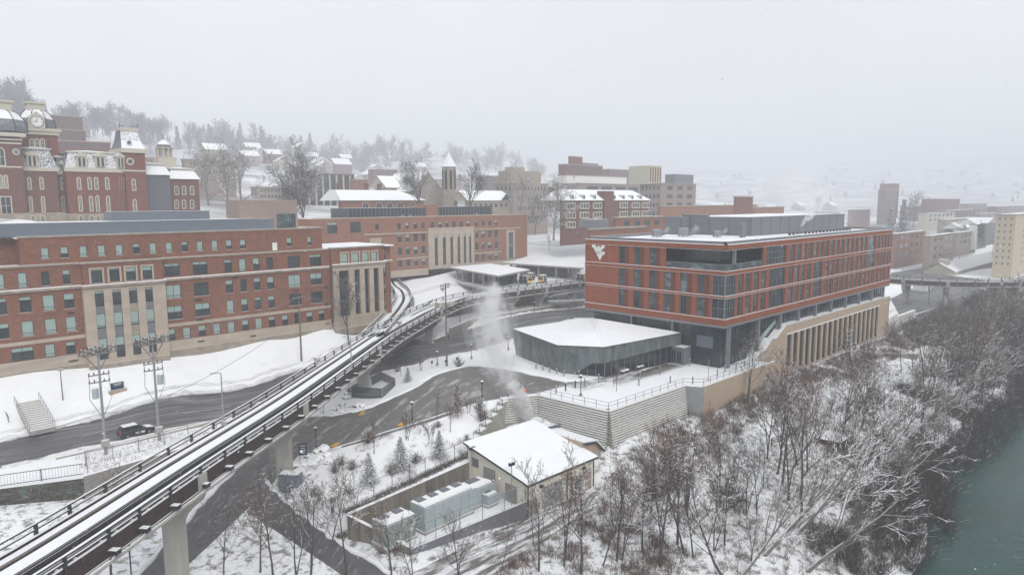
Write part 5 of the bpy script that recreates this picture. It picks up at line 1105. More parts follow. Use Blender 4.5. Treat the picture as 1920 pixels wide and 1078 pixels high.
u, v, z = deck_pt(832, 575); b = MB(); b.box(u-2.2, v-1.0, z, u+2.4, v+.8, z+1.3, 0, 1); b2 = MB(); b2.box(u-1.2, v-1.05, z+.2, u+.4, v-1.0, z+1.1)
item('equipment_cabinet', (u, v, z), 'cream equipment box standing on the guideway deck where the tracks fork', 'cabinet', [('body', b, [m_cream, m_ledge]), ('door', b2, m_limedk)])
for px, py, lb in ((686,628,'white signal box on a post at the far edge of the guideway'),(749,612,'small white signal box on the guideway deck near the fork'),(595,683,'pale signal box lying low on the guideway strip above the second pier'),(830,548,'white signal box on a short post by the fork railing')):
    u, v, z = deck_pt(px, py); b = MB(); b.box(u-.35, v-.35, z+.5, u+.35, v+.35, z+1.15, 0, 1); p_ = MB(); p_.tube([(u, v, z), (u, v, z+.5)], .08, 5)
    item('signal_box', (u, v, z), lb, 'signal box', [('box', b, [m_conc, m_ledge]), ('post', p_, m_dark)])
# ================================================================== station
STN = root('transit_station', (145, 160, 4), 'open transit station with two snow-covered flat canopies on the elevated deck', 'station')
def canopy(corn, z, th=.5):
    b = MB(); b.prism(corn, z-th, z, 0, 1); c = Vector((sum(p[0] for p in corn)/4, sum(p[1] for p in corn)/4)); inn = [tuple(Vector(p).lerp(c, .12)) for p in corn]; b.prism(inn, z-th-.25, z-th, 2)
    return b.build('canopy', [m_conc, m_roof, m_greymetal], STN)
C1 = [(139.7,150.7),(160,157),(166.5,184),(147.5,184)]; C2 = [(176,147.5),(198,165),(200.5,184.5),(172,184.5)]
canopy(C1, 8.2); canopy(C2, 8.2)
for C_ in (C1, C2):
    a, c_, d, e = [Vector(p) for p in C_]
    for s_ in (.06, .3, .55, .8, .96):
        for q0, q1 in ((a, e), (c_, d)):
            p = q0.lerp(q1, s_); m_ = (a+c_+d+e)/4; p = p.lerp(m_, .16); b = MB(); b.box(p.x-.3, p.y-.3, -2, p.x+.3, p.y+.3, 7.5); b.build('column', m_conc, STN)
b = MB(); b.prism([(138.5,148.2),(205,147.5),(205,182),(147,184)], 2.9, 3.7, 0, 1); b.build('platform', [m_conc, m_roof], STN)
b = MB(); b.prism([(145,157),(157,160),(161,176),(150,177)], 3.7, 7.3, 0); b.build('waiting_room', m_glass, STN)
b = MB(); b.prism([(180,158),(192,166),(194,178),(180,178)], 3.7, 7.3, 0); b.build('waiting_room', m_glass, STN)
railing('station_railing', [(139,147.8,3.7),(165,147.8,3.7)], 1.1, 'pale railing along the station platform under the canopies', 'railing', mat=m_alum, post=3)
railing('station_railing', [(168,147.8,3.7),(204,147.8,3.7)], 1.1, 'pale railing along the platform end beside the brick building', 'railing', mat=m_alum, post=3)
def tcar(u, v, z, ang, label):
    r = root('transit_car', (u, v, z), label, 'transit car', 'small transit cars at the station'); c, s = math.cos(ang), math.sin(ang)
    def T(a, b_, h): return (u+a*c-b_*s, v+a*s+b_*c, z+h)
    def bx(mb, a0, a1, b0, b1, h0, h1, mi=0, tp=None): mb.prism([T(a0, b0, 0)[:2], T(a1, b0, 0)[:2], T(a1, b1, 0)[:2], T(a0, b1, 0)[:2]], z+h0, z+h1, mi, tp)
    b = MB(); bx(b, -2.0, 2.0, -1.0, 1.0, .45, 1.35, 0); bx(b, -1.9, 1.9, -.98, .98, 2.2, 2.6, 0, 2); bx(b, -2.3, -1.99, -.95, .95, .5, 2.3, 1); bx(b, 1.99, 2.3, -.95, .95, .5, 2.3, 1)
    for a in (-2.0, -.1, 1.8): bx(b, a, a+.2, -.99, .99, 1.35, 2.2, 2)
    b.build('body', [m_navy, m_yellow, m_ledge], r)
    b = MB(); bx(b, -1.95, 1.95, -.93, .93, 1.35, 2.2); bx(b, -2.34, -2.3, -.8, .8, 1.3, 2.1); bx(b, 2.3, 2.34, -.8, .8, 1.3, 2.1); b.build('window', m_glass, r)
    for a in (-1.3, 1.3):
        for w in (-.85, .85): b = MB(); p, q = T(a, w-.12, .32), T(a, w+.12, .32); b.tube([p, q], .32, 10); b.build('wheel', m_dark, r)
    return r
for x, y, an, lb in ((1017,522,.5,'transit car with yellow and navy panels parked between the canopies, nearest the truss bridge'),(995,518,.5,'transit car half hidden behind the first one between the canopies'),(985,524,1.5,'transit car showing its yellow end under the near canopy corner'),(1092,520,1.4,'transit car mostly hidden behind the big brick building corner')):
    u, v = at(x, y, 5.2); tcar(u, v, 3.75, an, lb)
# pedestrian truss bridge
TB = root('truss_footbridge', (170, 140, 0), 'arched steel truss footbridge beside the emblem corner of the brick building', 'footbridge')
A = Vector((*at(1030, 572, -.5), -.5)); A = Vector((152.5, 141.5, -.2)); Bq = Vector((183, 121, 0))
for s_, nm in ((0, 'truss'), (2.6, 'truss')):
    b = MB(); t = (Bq-A).normalized(); n = Vector((-t.y, t.x, 0)); K = 14; pts = [A.lerp(Bq, k/K)+n*s_ for k in range(K+1)]; hh = [1.0+2.1*math.sin(math.pi*min(1, (k+.8)/K*1.02)) for k in range(K+1)]; tp = [p+Vector((0, 0, h)) for p, h in zip(pts, hh)]
    b.tube(pts, .13, 6); b.tube(tp, .16, 6)
    for k in range(K): b.tube([pts[k], tp[k+1]] if k % 2 else [tp[k], pts[k+1]], .10, 5); b.tube([pts[k], tp[k]], .06, 4)
    b.build(nm, m_alum, TB)
b = MB(); t = (Bq-A).normalized(); n = Vector((-t.y, t.x, 0)); b.prism([tuple(A.xy), tuple(Bq.xy), tuple((Bq+n*2.6).xy), tuple((A+n*2.6).xy)], -.5, -.25, 0, 1); b.build('deck', [m_conc, m_roof], TB)
# concrete wall at the foot of the station
RW = root('concrete_retaining_wall', (140, 137, -4), 'long stained concrete retaining wall between the road and the station piers', 'retaining wall')
b = MB(); W0 = [Vector((108,134.6)), Vector((122,141.6)), Vector((137,141.4)), Vector((172,142.6)), Vector((200,141))]
for a, c_ in zip(W0, W0[1:]): t = (c_-a).normalized(); n = Vector((-t.y, t.x)); b.prism([tuple(a), tuple(c_), tuple(c_+n*.5), tuple(a+n*.5)], -5, -1.7, 0, 1)
b.build('wall_face', [m_concdk, m_ledge], RW)
BW = root('station_back_wall', (165, 150, -2), 'tall stained concrete wall behind the guideway piers under the station', 'retaining wall')
b = MB(); b.prism([(119,150),(205,150),(205,150.6),(119,150.6)], -4, 2.9, 0, 1); b.build('wall_face', [m_concdk, m_ledge], BW)
# far right section of guideway with its flared piers
rp = [(*at(x, y, Z-1.2), Z-1.2) for x, y in ((1600,512),(1650,519),(1700,524),(1760,527),(1820,528.5),(1890,528),(1960,525),(2050,519))]
rp = rp[1:]
GW3, GP3 = guideway('river_guideway', 'far elevated guideway on flared concrete piers crossing beyond the right end of the brick building', [(p[0], p[1], 2.8) for p in rp], width=2.6)
for px in (1683, 1774, 1875, 1912):
    c = at(px, 530, 2.8); t, p = tang(GP3, c); pier(GW3, p, t, -6, cw=1.2, cap=3.0, zt=2.8)
# ================================================================== utility yard
def og(x, y, z0=-5.0):
    z = z0
    for _ in range(25):
        u, v = at(x, y, z); z2 = gz(u, v); z = z*.5+z2*.5
        if abs(z-z2) < .02: break
    return u, v, z
UBR = root('utility_building', (64, 62, -8.8), 'low cream utility building with a big plain snow-covered sloping roof and grey roller door', 'building')
b = MB(); zl, zh, zb_ = -4.7, -2.4, -9.2
wall(b, S(57.0), 57.5, 70.5, zb_, zl, [(60.1,64.2,-8.9,-5.9)], .25)
b.poly([(57.5,57,zb_),(57.5,68.5,zb_),(57.5,68.5,zh),(57.5,57,zl)]); b.poly([(70.5,57,zb_),(70.5,68.5,zb_),(70.5,68.5,zh),(70.5,57,zl)]); b.box(57.5,68.4,zb_,70.5,68.5,zh); b.build('wall', m_offwhite, UBR)
b = MB(); b.prism([(57.1,56.5),(70.9,56.5),(70.9,68.9),(57.1,68.9)], [zl-.12,zl-.12,zh-.05,zh-.05], [zl+.16,zl+.16,zh+.25,zh+.25], 0, 1); b.build('roof', [m_green, m_roof], UBR)
b = MB(); fbox(b, Fr((0,56.7),(1,0),(0,-1)), 60.1, 64.2, -8.9, -5.9, -.5, -.45); b.build('roller_door', m_concgrey, UBR)
for a, c, z1, m_ in ((57.8,59.2,-6.9,m_pink),(66.6,68.0,-6.4,m_alum),(68.6,69.9,-6.0,m_pink)): b = MB(); fbox(b, S(57), a, c, -8.9, z1, 0, .06); b.build('door', m_, UBR)
for a in (59.6, 68.0, 64.9): b = MB(); fbox(b, S(57), a, a+.5, -5.7, -5.45, 0, .35); b.build('wall_lamp', m_dark, UBR)
for a in (57.55, 64.9, 70.4): b = MB(); fbox(b, S(57), a-.06, a+.06, -9, zl, .01, .12); b.build('downpipe', m_green, UBR)
for v0, v1, z0, z1 in ((62.9,65.1,-7.6,-4.6),(58.9,60.9,-7.9,-5.6)):
    b = MB(); fbox(b, Wf(57.5), v0, v1, z0, z1, 0, .05, 1); n = 7
    for k in range(n+1):
        q = v0+(v1-v0)*k/n; fbox(b, Wf(57.5), q-.05, q+.05, z0, z1, .05, .09, 0)
    nz_ = int((z1-z0)/.3)
    for k in range(nz_+1): q = z0+(z1-z0)*k/nz_; fbox(b, Wf(57.5), v0, v1, q-.05, q+.05, .051, .088, 0)
    b.build('block_screen', [m_conc, m_teal], UBR)
b = MB(); fbox(b, Wf(57.5), 66.2, 67.6, -5.2, -4.0, 0, .06); b.build('window', m_greymetal, UBR)
AX = root('sloping_annex', (73, 60, -9), 'beige wedge-shaped annex with a snowy sloping roof against the cream utility building', 'annex')
def prof_prism(b, P, v0, v1, mi=0, mt=None):
    n = len(b.v); k = len(P); b.v += [(u, v0, z) for u, z in P]+[(u, v1, z) for u, z in P]; b.f += [tuple(range(n, n+k)), tuple(range(n+2*k-1, n+k-1, -1))]; b.m += [mi, mi]
    for i in range(k): j = (i+1) % k; b.f.append((n+i, n+k+i, n+k+j, n+j)); b.m.append(mi)
b = MB(); prof_prism(b, [(70.6,-9.5),(77.8,-9.5),(77.8,-8.0),(73.2,-3.6),(70.6,-3.2)], 59.2, 65.5); b.build('wall', m_tan, AX)
b = MB(); prof_prism(b, [(70.6,-3.19),(73.25,-3.59),(78.3,-8.3),(78.3,-8.1),(73.3,-3.35),(70.6,-2.95)], 58.8, 66); b.build('roof', m_roof, AX)
b = MB(); prof_prism(b, [(70.6,-3.45),(73.2,-3.85),(78.2,-8.55),(78.3,-8.3),(73.25,-3.6),(70.6,-3.2)], 58.7, 58.8); b.build('verge_trim', m_dark, AX)
CW = root('concrete_yard_wall', (48, 67.3, -8), 'stained concrete retaining wall along the sunken equipment yard', 'retaining wall')
b = MB(); b.prism([(38.0,66.35),(58.3,68.25),(58.3,68.8),(38.0,66.9)], -8.4, [-5.2,-4.9,-4.9,-5.2], 0, 1)
b.prism([(38.0,66.9),(37.7,66.4),(41.3,59.2),(41.8,59.4)], -9.4, [-5.2,-5.25,-7.9,-7.85], 0, 1); b.build('wall_face', [m_concdk, m_ledge], CW)
DW = root('dark_yard_wall', (50, 58.3, -9), 'low dark wall carrying the fence along the gravel side of the yard', 'wall')
b = MB(); b.prism([(41.3,59.2),(57.5,57.0),(57.5,57.35),(41.4,59.55)], [-9.6,-9.6,-9.6,-9.6], [-8.0,-6.9,-6.9,-8.0], 0, 1); b.build('wall_face', [m_greymetal, m_ledge], DW)
def cabinet(name, c, ang, L, w, h, label, mat=None, n=1, lid=None, group=None):
    R = root(name, (c[0], c[1], -8), label, 'generator', group); d = (math.cos(ang), math.sin(ang)); p = (-d[1], d[0])
    b = MB(); b.obox(c, d, L+.3, w+.3, -8.0, -7.7); b.build('plinth', m_conc, R)
    b = MB(); b.obox(c, d, L, w, -7.7, -7.7+h, 0, 0); b.build('housing', lid or m_cabinet, R)
    b = MB(); b.obox((c[0]-p[0]*w*.24, c[1]-p[1]*w*.24), d, L-.1, w*.46, -7.699+h, -7.55+h, 1, 1); b.build('snow_cover', [m_alum, m_ledge], R)
    for k in range(n): q = (k+.5)/n-.5; b = MB(); b.obox((c[0]+d[0]*L*q+p[0]*w*.22, c[1]+d[1]*L*q+p[1]*w*.22), d, L/n*.5, w*.42, -7.69+h, -7.5+h, 0, 0); b.build('vent_hood', m_greymetal, R)
    k = 0
    while k < L/1.4: q = -L/2+.1+k*1.4; b = MB(); b.obox((c[0]+d[0]*(q+.6)-p[0]*(w/2+.02), c[1]+d[1]*(q+.6)-p[1]*(w/2+.02)), d, 1.2, .05, -7.5, -7.9+h); b.build('door_panel', lid or m_cabinet, R); k += 1
    return R
a1 = Vector(at(797,1001,-7.9)); a2 = Vector(at(886,960,-7.9)); dd = (a2-a1); an = math.atan2(dd.y, dd.x); pp = Vector((-dd.y, dd.x)).normalized(); L0 = dd.length
cabinet('generator_container', (a1+a2)/2+pp*1.3, an, L0, 2.6, 3.0, 'long pale blue generator container with snow along its roof edge in the yard', n=4)
m_cabd = M('grey_equipment_metal', (0.27, 0.29, 0.27), var=0.12, rough=0.6, snow=1.0, snowlo=0.8)
c1 = a1-dd.normalized()*3.2+pp*1.6; cabinet('transformer_unit', c1, an, 4.0, 2.6, 2.6, 'grey ribbed transformer at the left end of the long pale blue container', lid=m_cabd, n=2)
c2 = a2+dd.normalized()*2.4+pp*1.9; cabinet('transformer_unit', c2, an, 3.4, 2.6, 2.3, 'pale green-grey transformer between the long container and the cream building', lid=m_cabinet, n=1)
c3 = a2+dd.normalized()*3.0+pp*.0; cabinet('switch_box', c3, an, 1.6, 1.0, 1.3, 'small pale switch box in front of the right-hand transformer', lid=m_cabinet)
u, v, z = og(620, 925); 
def chainfence(name, pts, h, label, group=None, post=2.6, top2=False, mat=None):
    R = root(name, pts[0], label, 'fence', group); mat = mat or m_poleg; P = [Vector(p) for p in pts]; up = Vector((0, 0, h))
    b = MB(); b.tube([p+up for p in P], .045, 5); b.build('top_rail', m_barkp if False else mat, R)
    b = MB(); b.tube([p+Vector((0,0,.12)) for p in P], .015, 4)
    for f_ in (.25, .5, .75): b.tube([p+up*f_ for p in P], .008, 3)
    b.build('wire', mat, R, kind='stuff')
    for a, c in zip(P, P[1:]):
        n = max(1, round((c-a).length/post))
        for k in range(n+1): 
            p = a.lerp(c, k/n); b = MB(); b.tube([p-Vector((0,0,.2)), p+up*1.03], .05, 6); b.build('post', mat, R)
    return R
chainfence('chain_fence', [(36.5,67.3,-5.3),(48,68.6,-5.0),(58.6,69.6,-4.6)], 2.2, 'thin chain-link fence with pale posts above the stained concrete yard wall')
chainfence('chain_fence', [(41.4,59.3,-7.9),(57.3,57.2,-7.0)], 2.3, 'thin chain-link fence on the low dark wall beside the gravel track', post=3.2)
def floodlight(u, v, z0, h, label):
    r = root('floodlight', (u, v, z0), label, 'floodlight'); b = MB(); b.tube([(u, v, z0), (u, v, z0+h)], .06, 6); b.build('pole', m_poleg, r)
    for s in (-.25, .25): b = MB(); b.box(u+s-.18, v-.2, z0+h, u+s+.18, v+.15, z0+h+.45, 0, 1); b.build('lamp_head', [m_dark, m_ledge], r)
floodlight(57.1, 59.4, -8, 5.2, 'twin floodlight on a tall post beside the low corner of the cream building'); floodlight(57.2, 67.2, -5, 2.2, 'twin floodlight mounted high on the left end wall of the cream building')
# stepped block wall up to the plaza
SW = root('stepped_block_wall', (66, 73, -6), 'stepped block wall with snow-capped ledges climbing to the plaza behind the cream building', 'retaining wall')
s0 = Vector((60.8,71.0)); s1 = Vector((70.3,73.9)); tn = (s1-s0).normalized(); nn = Vector((-tn.y, tn.x))
for k in range(6):
    p, q = s0.lerp(s1, k/6), s0.lerp(s1, (k+1)/6); zt = -3.3+.62*k; b = MB(); b.prism([tuple(p), tuple(q), tuple(q+nn*.8), tuple(p+nn*.8)], -7.5, zt, 0); b.prism([tuple(p-nn*.12), tuple(q-nn*.12), tuple(q+nn*.9), tuple(p+nn*.9)], zt+.002, zt+.2, 1); b.build('wall_step', [m_block, m_ledge], SW)
    b = MB(); b.tube([(p.x, p.y, zt), (p.x, p.y, zt+1.1), (q.x, q.y, zt+1.1), (q.x, q.y, zt+.1)], .05, 5); b.build('rail', m_dark, SW)
b = MB(); b.prism([(70.5,68.0),(76.8,66.2),(76.9,66.5),(70.6,68.3)], -7.5, [-3.6,-3.2,-3.2,-3.6], 0); b.build('black_screen_panel', m_greymetal, label='dark screen fence in front of the block wall corner behind the cream building', category='fence')
# ================================================================== lamps, signs, furniture
def plamp(x, y, ytop=None, h=3.1, label='', z=None):
    u, v, z = (*at(x, y, z), z) if z is not None else og(x, y)
    if ytop: h = max(2.2, (y-ytop)/FPX*(Vector((u, v, z-CAMZ)).dot(FW)))
    r = root('street_lamp', (u, v, z), label, 'street lamp', 'black lantern lamps along the drive and road')
    b = MB(); b.lathe((u, v, z), [(.24, -.2), (.24, .25), (.1, .35), (.07, .6), (.06, h-.55)], 8); b.build('pole', m_dark, r)
    b = MB(); b.lathe((u, v, z), [(.07, h-.55), (.17, h-.45), (.22, h-.1)], 8, 0); b.build('lantern', m_dark, r)
    b = MB(); b.lathe((u, v, z), [(.27, h-.1), (.24, h-.02), (.06, h+.10)], 8); b.build('snow_cap', m_ledge, r)
    b = MB(); b.lathe((u, v, z), [(.32, -.1), (.30, .16), (.12, .17)], 8); b.build('footing', m_conc, r)
for x, y, yt, lb, z in ((904,747,713,'black lantern lamp on the snowy verge right of the russet tree',None),(773,790,752,'black lantern lamp on the drive verge near the bare saplings',None),(593,840,799,'black lantern lamp by the boulders where the drive bends',None),
 (820,683,658,'black lantern lamp between the wide road and the drive, left one',-3.2),(884,671,645,'black lantern lamp between the wide road and the drive, right one',-3),(953,655,630,'black lantern lamp at the left corner of the zinc pavilion',-.6),
 (1089,742,702,'black lantern lamp standing alone on the snowy plaza',0),(910,598,573,'lamp on the retaining wall ledge left of the first station pier',-1.7),(958,594,570,'lamp on the retaining wall ledge in front of the tall pier',-1.7),(1002,590,566,'lamp on the retaining wall ledge between two piers',-1.7),(1044,588,565,'lamp on the retaining wall ledge under the truss bridge',-1.7),(863,602,578,'lamp on the retaining wall ledge at its left end',-1.7)):
    plamp(x, y, yt, label=lb, z=z)
def tallpost(x, y, yt, label, z=None, r_=.1, arm=True, mat=None):
    u, v, z = (*at(x, y, z), z) if z is not None else og(x, y); h = (y-yt)/FPX*(Vector((u, v, z-CAMZ)).dot(FW))
    r = root('lamp_post', (u, v, z), label, 'lamp post', 'plain tall lamp posts'); b = MB(); b.tube([(u, v, z-.2), (u, v, z+h)], [r_, r_*.7], 6); b.build('pole', mat or m_pole, r)
    b = MB(); b.box(u-.35, v-.25, z+h, u+.45, v+.25, z+h+.18, 0, 1); b.build('lamp_head', [m_alum, m_ledge], r)
tallpost(118,750,693,'plain brown lamp post alone on the wide snowy lawn'); tallpost(1016,609,525,'slim grey post between the road and the zinc pavilion roof',-3,.09)
for i, (x, y, yt) in enumerate([(1706,556,524),(1741,571,525),(1805,560,530),(1863,552,535),(1731,512,470),(1680,508,478),(1692,510,492),(1859,495,440),(1798,488,445)]):
    tallpost(x, y, yt, ['lamp post on the car park under the river guideway, leftmost','taller lamp post on the car park between two flared piers','lamp post right of the second flared pier','short lamp post behind the third flared pier','pole by the far road in front of the brown apartments','pole beside the far end of the brick building','short pole near the far end of the brick building','tall pole left of the tan apartment tower','pole in front of the tan brown apartment wing'][i], -5, .12)
def upole(x, y, xt, yt, label, z=None, mat=None, arms='big'):
    u, v, z = (*at(x, y, z), z) if z is not None else og(x, y); h = (y-yt)/FPX*(Vector((u, v, z-CAMZ)).dot(FW))*1.01
    r = root('utility_pole', (u, v, z), label, 'utility pole'); b = MB(); b.tube([(u, v, z-.5), (u, v, z+h)], [.21, .13], 8); b.build('pole', mat or m_pole, r); T = z+h
    def arm(zz, L, dv=0, ang=.3):
        b = MB(); d = Vector((math.cos(ang), math.sin(ang))); c = (u+dv*-d.y, v+dv*d.x); b.obox(c, d, L, .14, zz, zz+.16, 0, 1); b.build('crossarm', [m_pole, m_ledge], r)
        for k in range(5): q = (k/4-.5)*L*.92; b = MB(); b.lathe((c[0]+d.x*q, c[1]+d.y*q, zz+.16), [(.07, 0), (.1, .08), (.05, .2), (.08, .26), (.02, .34)], 6); b.build('insulator', m_dark, r)
        return c, d
    if arms == 'big':
        for zz, dv in ((T-.3, -.5), (T-.3, .5), (T-.9, -.5), (T-.9, .5)): arm(zz, 4.6, dv)
        for q in (-2.0, -.7, .7, 2.0):
            b = MB(); d = Vector((math.cos(.3), math.sin(.3))); c = Vector((u, v))+d*q; b.obox(c, (-d.y, d.x), 1.8, .12, T-.12, T, 0, 1); b.build('brace', [m_pole, m_ledge], r)
        for q in (-1.2, 0, 1.2): b = MB(); d = Vector((math.cos(.3), math.sin(.3))); c = Vector((u, v))+d*q; b.box(c.x-.2, c.y-.2, T-.85, c.x+.2, c.y+.2, T-.3, 0, 1); b.build('switch_gear', [m_alum, m_ledge], r)
        for q in (-1.9, 1.9): b = MB(); b.tube([(u, v, T-3.2), (u+q*.96, v+q*.3, T-.6)], .06, 5); b.build('strut', m_pole, r)
        for zz, dv in ((T-3.9, .35), (T-4.9, .35)): arm(zz, 2.6, dv, 0)
        for q in (-1.2, 1.2): b = MB(); b.tube([(u+q, v+.35, T-4.9), (u+q, v+.35, T-3.8)], .05, 5); b.build('strut', m_alum, r)
        b = MB(); b.lathe((u-.7 if x < 250 else u+.65, v-.2, T-6.9), [(.02, 0), (.42, .02), (.42, 1.3), (.3, 1.45), (.02, 1.5)], 12); b.build('transformer_can', m_cabinet, r)
        for s in (-1, 1): b = MB(); b.tube([(u+s*1.2, v+.3, T-5), (u+s*1.35, v+.2, T-7), (u+s*.5, v, T-8.8), (u+.1*s, v, T-9.6)], .045, 5); b.build('cable_conduit', m_alum, r)
        b = MB(); b.box(u-.55, v-.7, z+1.3, u+.4, v-.2, z+2.2, 0, 1); b.build('meter_box', [m_conc, m_ledge], r)
    else:
        for zz in ((T-.5, T-1.0) if arms == 'two' else (T-.4,)): arm(zz, 3.4, .1, .35)
    return u, v, T
T1 = upole(199,852,178,650,'left of two big poles laden with snowy crossarms beside the road',mat=m_poleg); T2 = upole(299,826,285,632,'right of two big poles laden with snowy crossarms, behind the dark car',mat=m_poleg)
T3 = upole(566,690,567,555,'brown wooden pole with snowy crossarm in front of the red brick building',z=-3.5,arms='one'); T4 = upole(838,688,845,532,'brown wooden pole with crossarm between guideway and wide road',z=-3.6,arms='two'); T5 = upole(1018,560,1019,528,'slim pole seen in front of the station piers',z=-3.8,arms='one')
def wires(A, B, label, offs_=(-1.6, 0, 1.6), sag=1.2, dz=-.1):
    r = root('power_line', ((A[0]+B[0])/2, (A[1]+B[1])/2, min(A[2], B[2])-sag), label, 'power line')
    for o in offs_:
        P = []
        for k in range(17):
            t = k/16; P.append((A[0]+(B[0]-A[0])*t+o*.5, A[1]+(B[1]-A[1])*t+o*.8, A[2]+(B[2]-A[2])*t-4*sag*t*(1-t)+dz))
        b = MB(); b.tube(P, .022, 4, cap=False); b.build('wire', m_greymetal, r)
wires((T1[0]-45, T1[1]-6, T1[2]), T1, 'power lines running off the left edge from the left big pole'); wires(T1, T2, 'power lines strung between the two big snowy poles', sag=.4); wires(T2, T3, 'power lines from the right big pole across to the wooden pole'); wires(T3, T4, 'power lines from the wooden pole over the guideway', sag=2); wires(T4, T5, 'power lines over the wide road toward the station')
lo = lambda T, d: (T[0], T[1], T[2]-d)
wires((T1[0]-45, T1[1]-6, T1[2]-9), lo(T1, 9), 'low cables leaving the left big pole toward the left edge', (-.3, .3)); wires(lo(T1, 9), lo(T2, 9.2), 'low cables between the two big poles', (-.3, .3), .5); wires(lo(T2, 9.2), lo(T3, 4), 'low cables from the right big pole along the lawn edge', (-.3, .3))
# left stone wall, block wall, fences
LW = root('old_stone_wall', (4, 99.5, -7), 'old dark rubble stone wall with faded graffiti below the road at the left edge', 'wall')
b = MB(); b.prism([(-60,102.0),(10,100.7),(18.2,97.2),(18.4,97.9),(10.2,101.4),(-60,102.7)], -8.5, [-4.2]*6, 0, 1); b.build('wall_face', [m_rubble, m_ledge], LW)
GWall = root('grey_block_wall', (26, 98.3, -7), 'smooth grey block wall continuing the old stone wall under the guideway', 'wall')
b = MB(); b.prism([(18.2,97.2),(33,99.5),(37,99.8),(37,100.4),(33,100.1),(18.4,97.9)], -8.5, [-4.0,-4.1,-4.4,-4.4,-4.1,-4.0], 0, 1); b.build('wall_face', [m_cmu, m_ledge], GWall)
railing('iron_fence', [(-30,102.6,-4.15),(10,101.3,-4.15),(18.4,98.2,-4.1)], 1.55, 'black iron picket fence on top of the old stone wall', 'fence', mat=m_dark, post=4.2, rails=(.95,.1), r=.05, pick=.32)
chainfence('chain_fence', [(18.9,98.2,-3.95),(19.4,101.5,-4.1),(26,102.2,-4.2),(33,103.4,-4.3),(37.5,104.5,-4.4)], 2.0, 'chain-link fence with pale posts around the two big poles', post=3.3)
b = MB(); b.prism([(17,106.6),(26,106.3),(35,107.2),(40,108),(40,108.3),(35,107.5),(26,106.6),(17,106.9)], -4.4, -3.75, 0, 1); b.build('road_barrier', [m_conc, m_ledge], label='low concrete kerb barrier between the road and the two big poles', category='barrier')
# stair on the lawn at far left
ST = root('outdoor_stair', (16, 119, -3), 'snow-covered outdoor stair with two thin railings on the lawn at the left', 'stair')
s0 = Vector((*at(104,806,-3.6), -3.5)); s1 = Vector((*at(74,757,-1.4), -.9)); dd = s1-s0; hd = Vector((dd.x, dd.y, 0)).normalized(); sd = Vector((-hd.y, hd.x, 0))
for k in range(14): p = s0.lerp(s1, k/14); q = s0.lerp(s1, (k+1)/14); b = MB(); b.prism([tuple((p-sd*0).xy), tuple((q-sd*0).xy), tuple((q+sd*3.2).xy), tuple((p+sd*3.2).xy)], p.z-.2, q.z+.3, 0, 1); b.build('step', [m_conc, m_ledge], ST)
for o_ in (0, 3.2): b = MB(); a_, c_ = s0+sd*o_+Vector((0,0,.35)), s1+sd*o_+Vector((0,0,.35)); b.tube([a_+Vector((0,0,1)), c_+Vector((0,0,1.1))], .04, 5); [b.tube([a_.lerp(c_, k/7), a_.lerp(c_, k/7)+Vector((0,0,1.02))], .035, 5) for k in range(8)]; b.build('handrail', m_poleg, ST)
w0 = at(0,800,-3.6); w1 = at(52,790,-3.6); b = MB(); b.prism([(w0[0]-20,w0[1]-1), (w0[0],w0[1]), w1, (w1[0],w1[1]+3), (w0[0]-20,w0[1]+4)], -4.2, -2.4, 0, 1); b.build('garden_wall', [m_rubble, m_ledge], label='low rough stone planter wall beside the outdoor stair', category='wall')
railing('curved_railing', [(-6,118,-1.6),(*at(0,775,-2.2),-2.3),(*at(14,790,-2.6),-2.6),(*at(18,800,-3),-2.9)], 1.3, 'dark curved railing at the left edge beside the stair', 'railing', mat=m_dark, post=1.5, pick=.3)
# signs
def sign(x, y, w, h, zlift, label, board, ang, z=None, posts=2, basebrick=False, text=None):
    u, v, z = (*at(x, y, z), z) if z is not None else og(x, y); r = root('sign', (u, v, z), label, 'sign'); d = Vector((math.cos(ang), math.sin(ang)))
    b = MB(); b.obox((u, v), d, w, .1, z+zlift, z+zlift+h); b.build('board', board, r)
    if basebrick: b = MB(); b.obox((u, v), d, w*1.35, .6, z-.3, z+zlift, 0, 1); b.build('base', [m_tan, m_ledge], r)
    else:
        for s in ((-1, 1) if posts == 2 else (0,)): b = MB(); q = Vector((u, v))+d*s*w*.42; b.tube([(q.x, q.y, z-.1), (q.x, q.y, z+zlift+h*.9)], .05, 5); b.build('post', m_poleg, r)
    n = Vector((d.y, -d.x)); 
    for k in range(text or 0):
        b = MB(); q = Vector((u, v))+n*.06; ww = w*(.7 if k % 2 == 0 else .5); b.obox(q, d, ww, .02, z+zlift+h*(.82-.2*k)-.05, z+zlift+h*(.82-.2*k)+.04); b.build('text_line', m_white, r)
sign(221,735,2.0,1.2,.5,'blue sign on a stone base alone on the snowy lawn',m_navy,0.1,basebrick=True,text=2); sign(569,868,1.1,1.7,1.2,'navy notice sign on two posts by the boulders',m_navy,-.5,text=4); sign(622,962,.9,1.5,.9,'small blue sign on thin posts near the bottom trees',m_navy,1.2,text=0)
for x, y, lb in ((810,690,'small blue parking sign on a post, left one beside the road verge'),(836,688,'small blue parking sign beside the wooden pole by the road verge'),(857,683,'small blue parking sign at the right of the row beside the road verge')): sign(x, y, .45, .5, 1.0, lb, m_navy, 0, z=-3.4, posts=1)
sign(1150,726,.5,.35,1.0,'small tilted information panel beside the sapling on the plaza',m_dark,.8,z=0,posts=1)
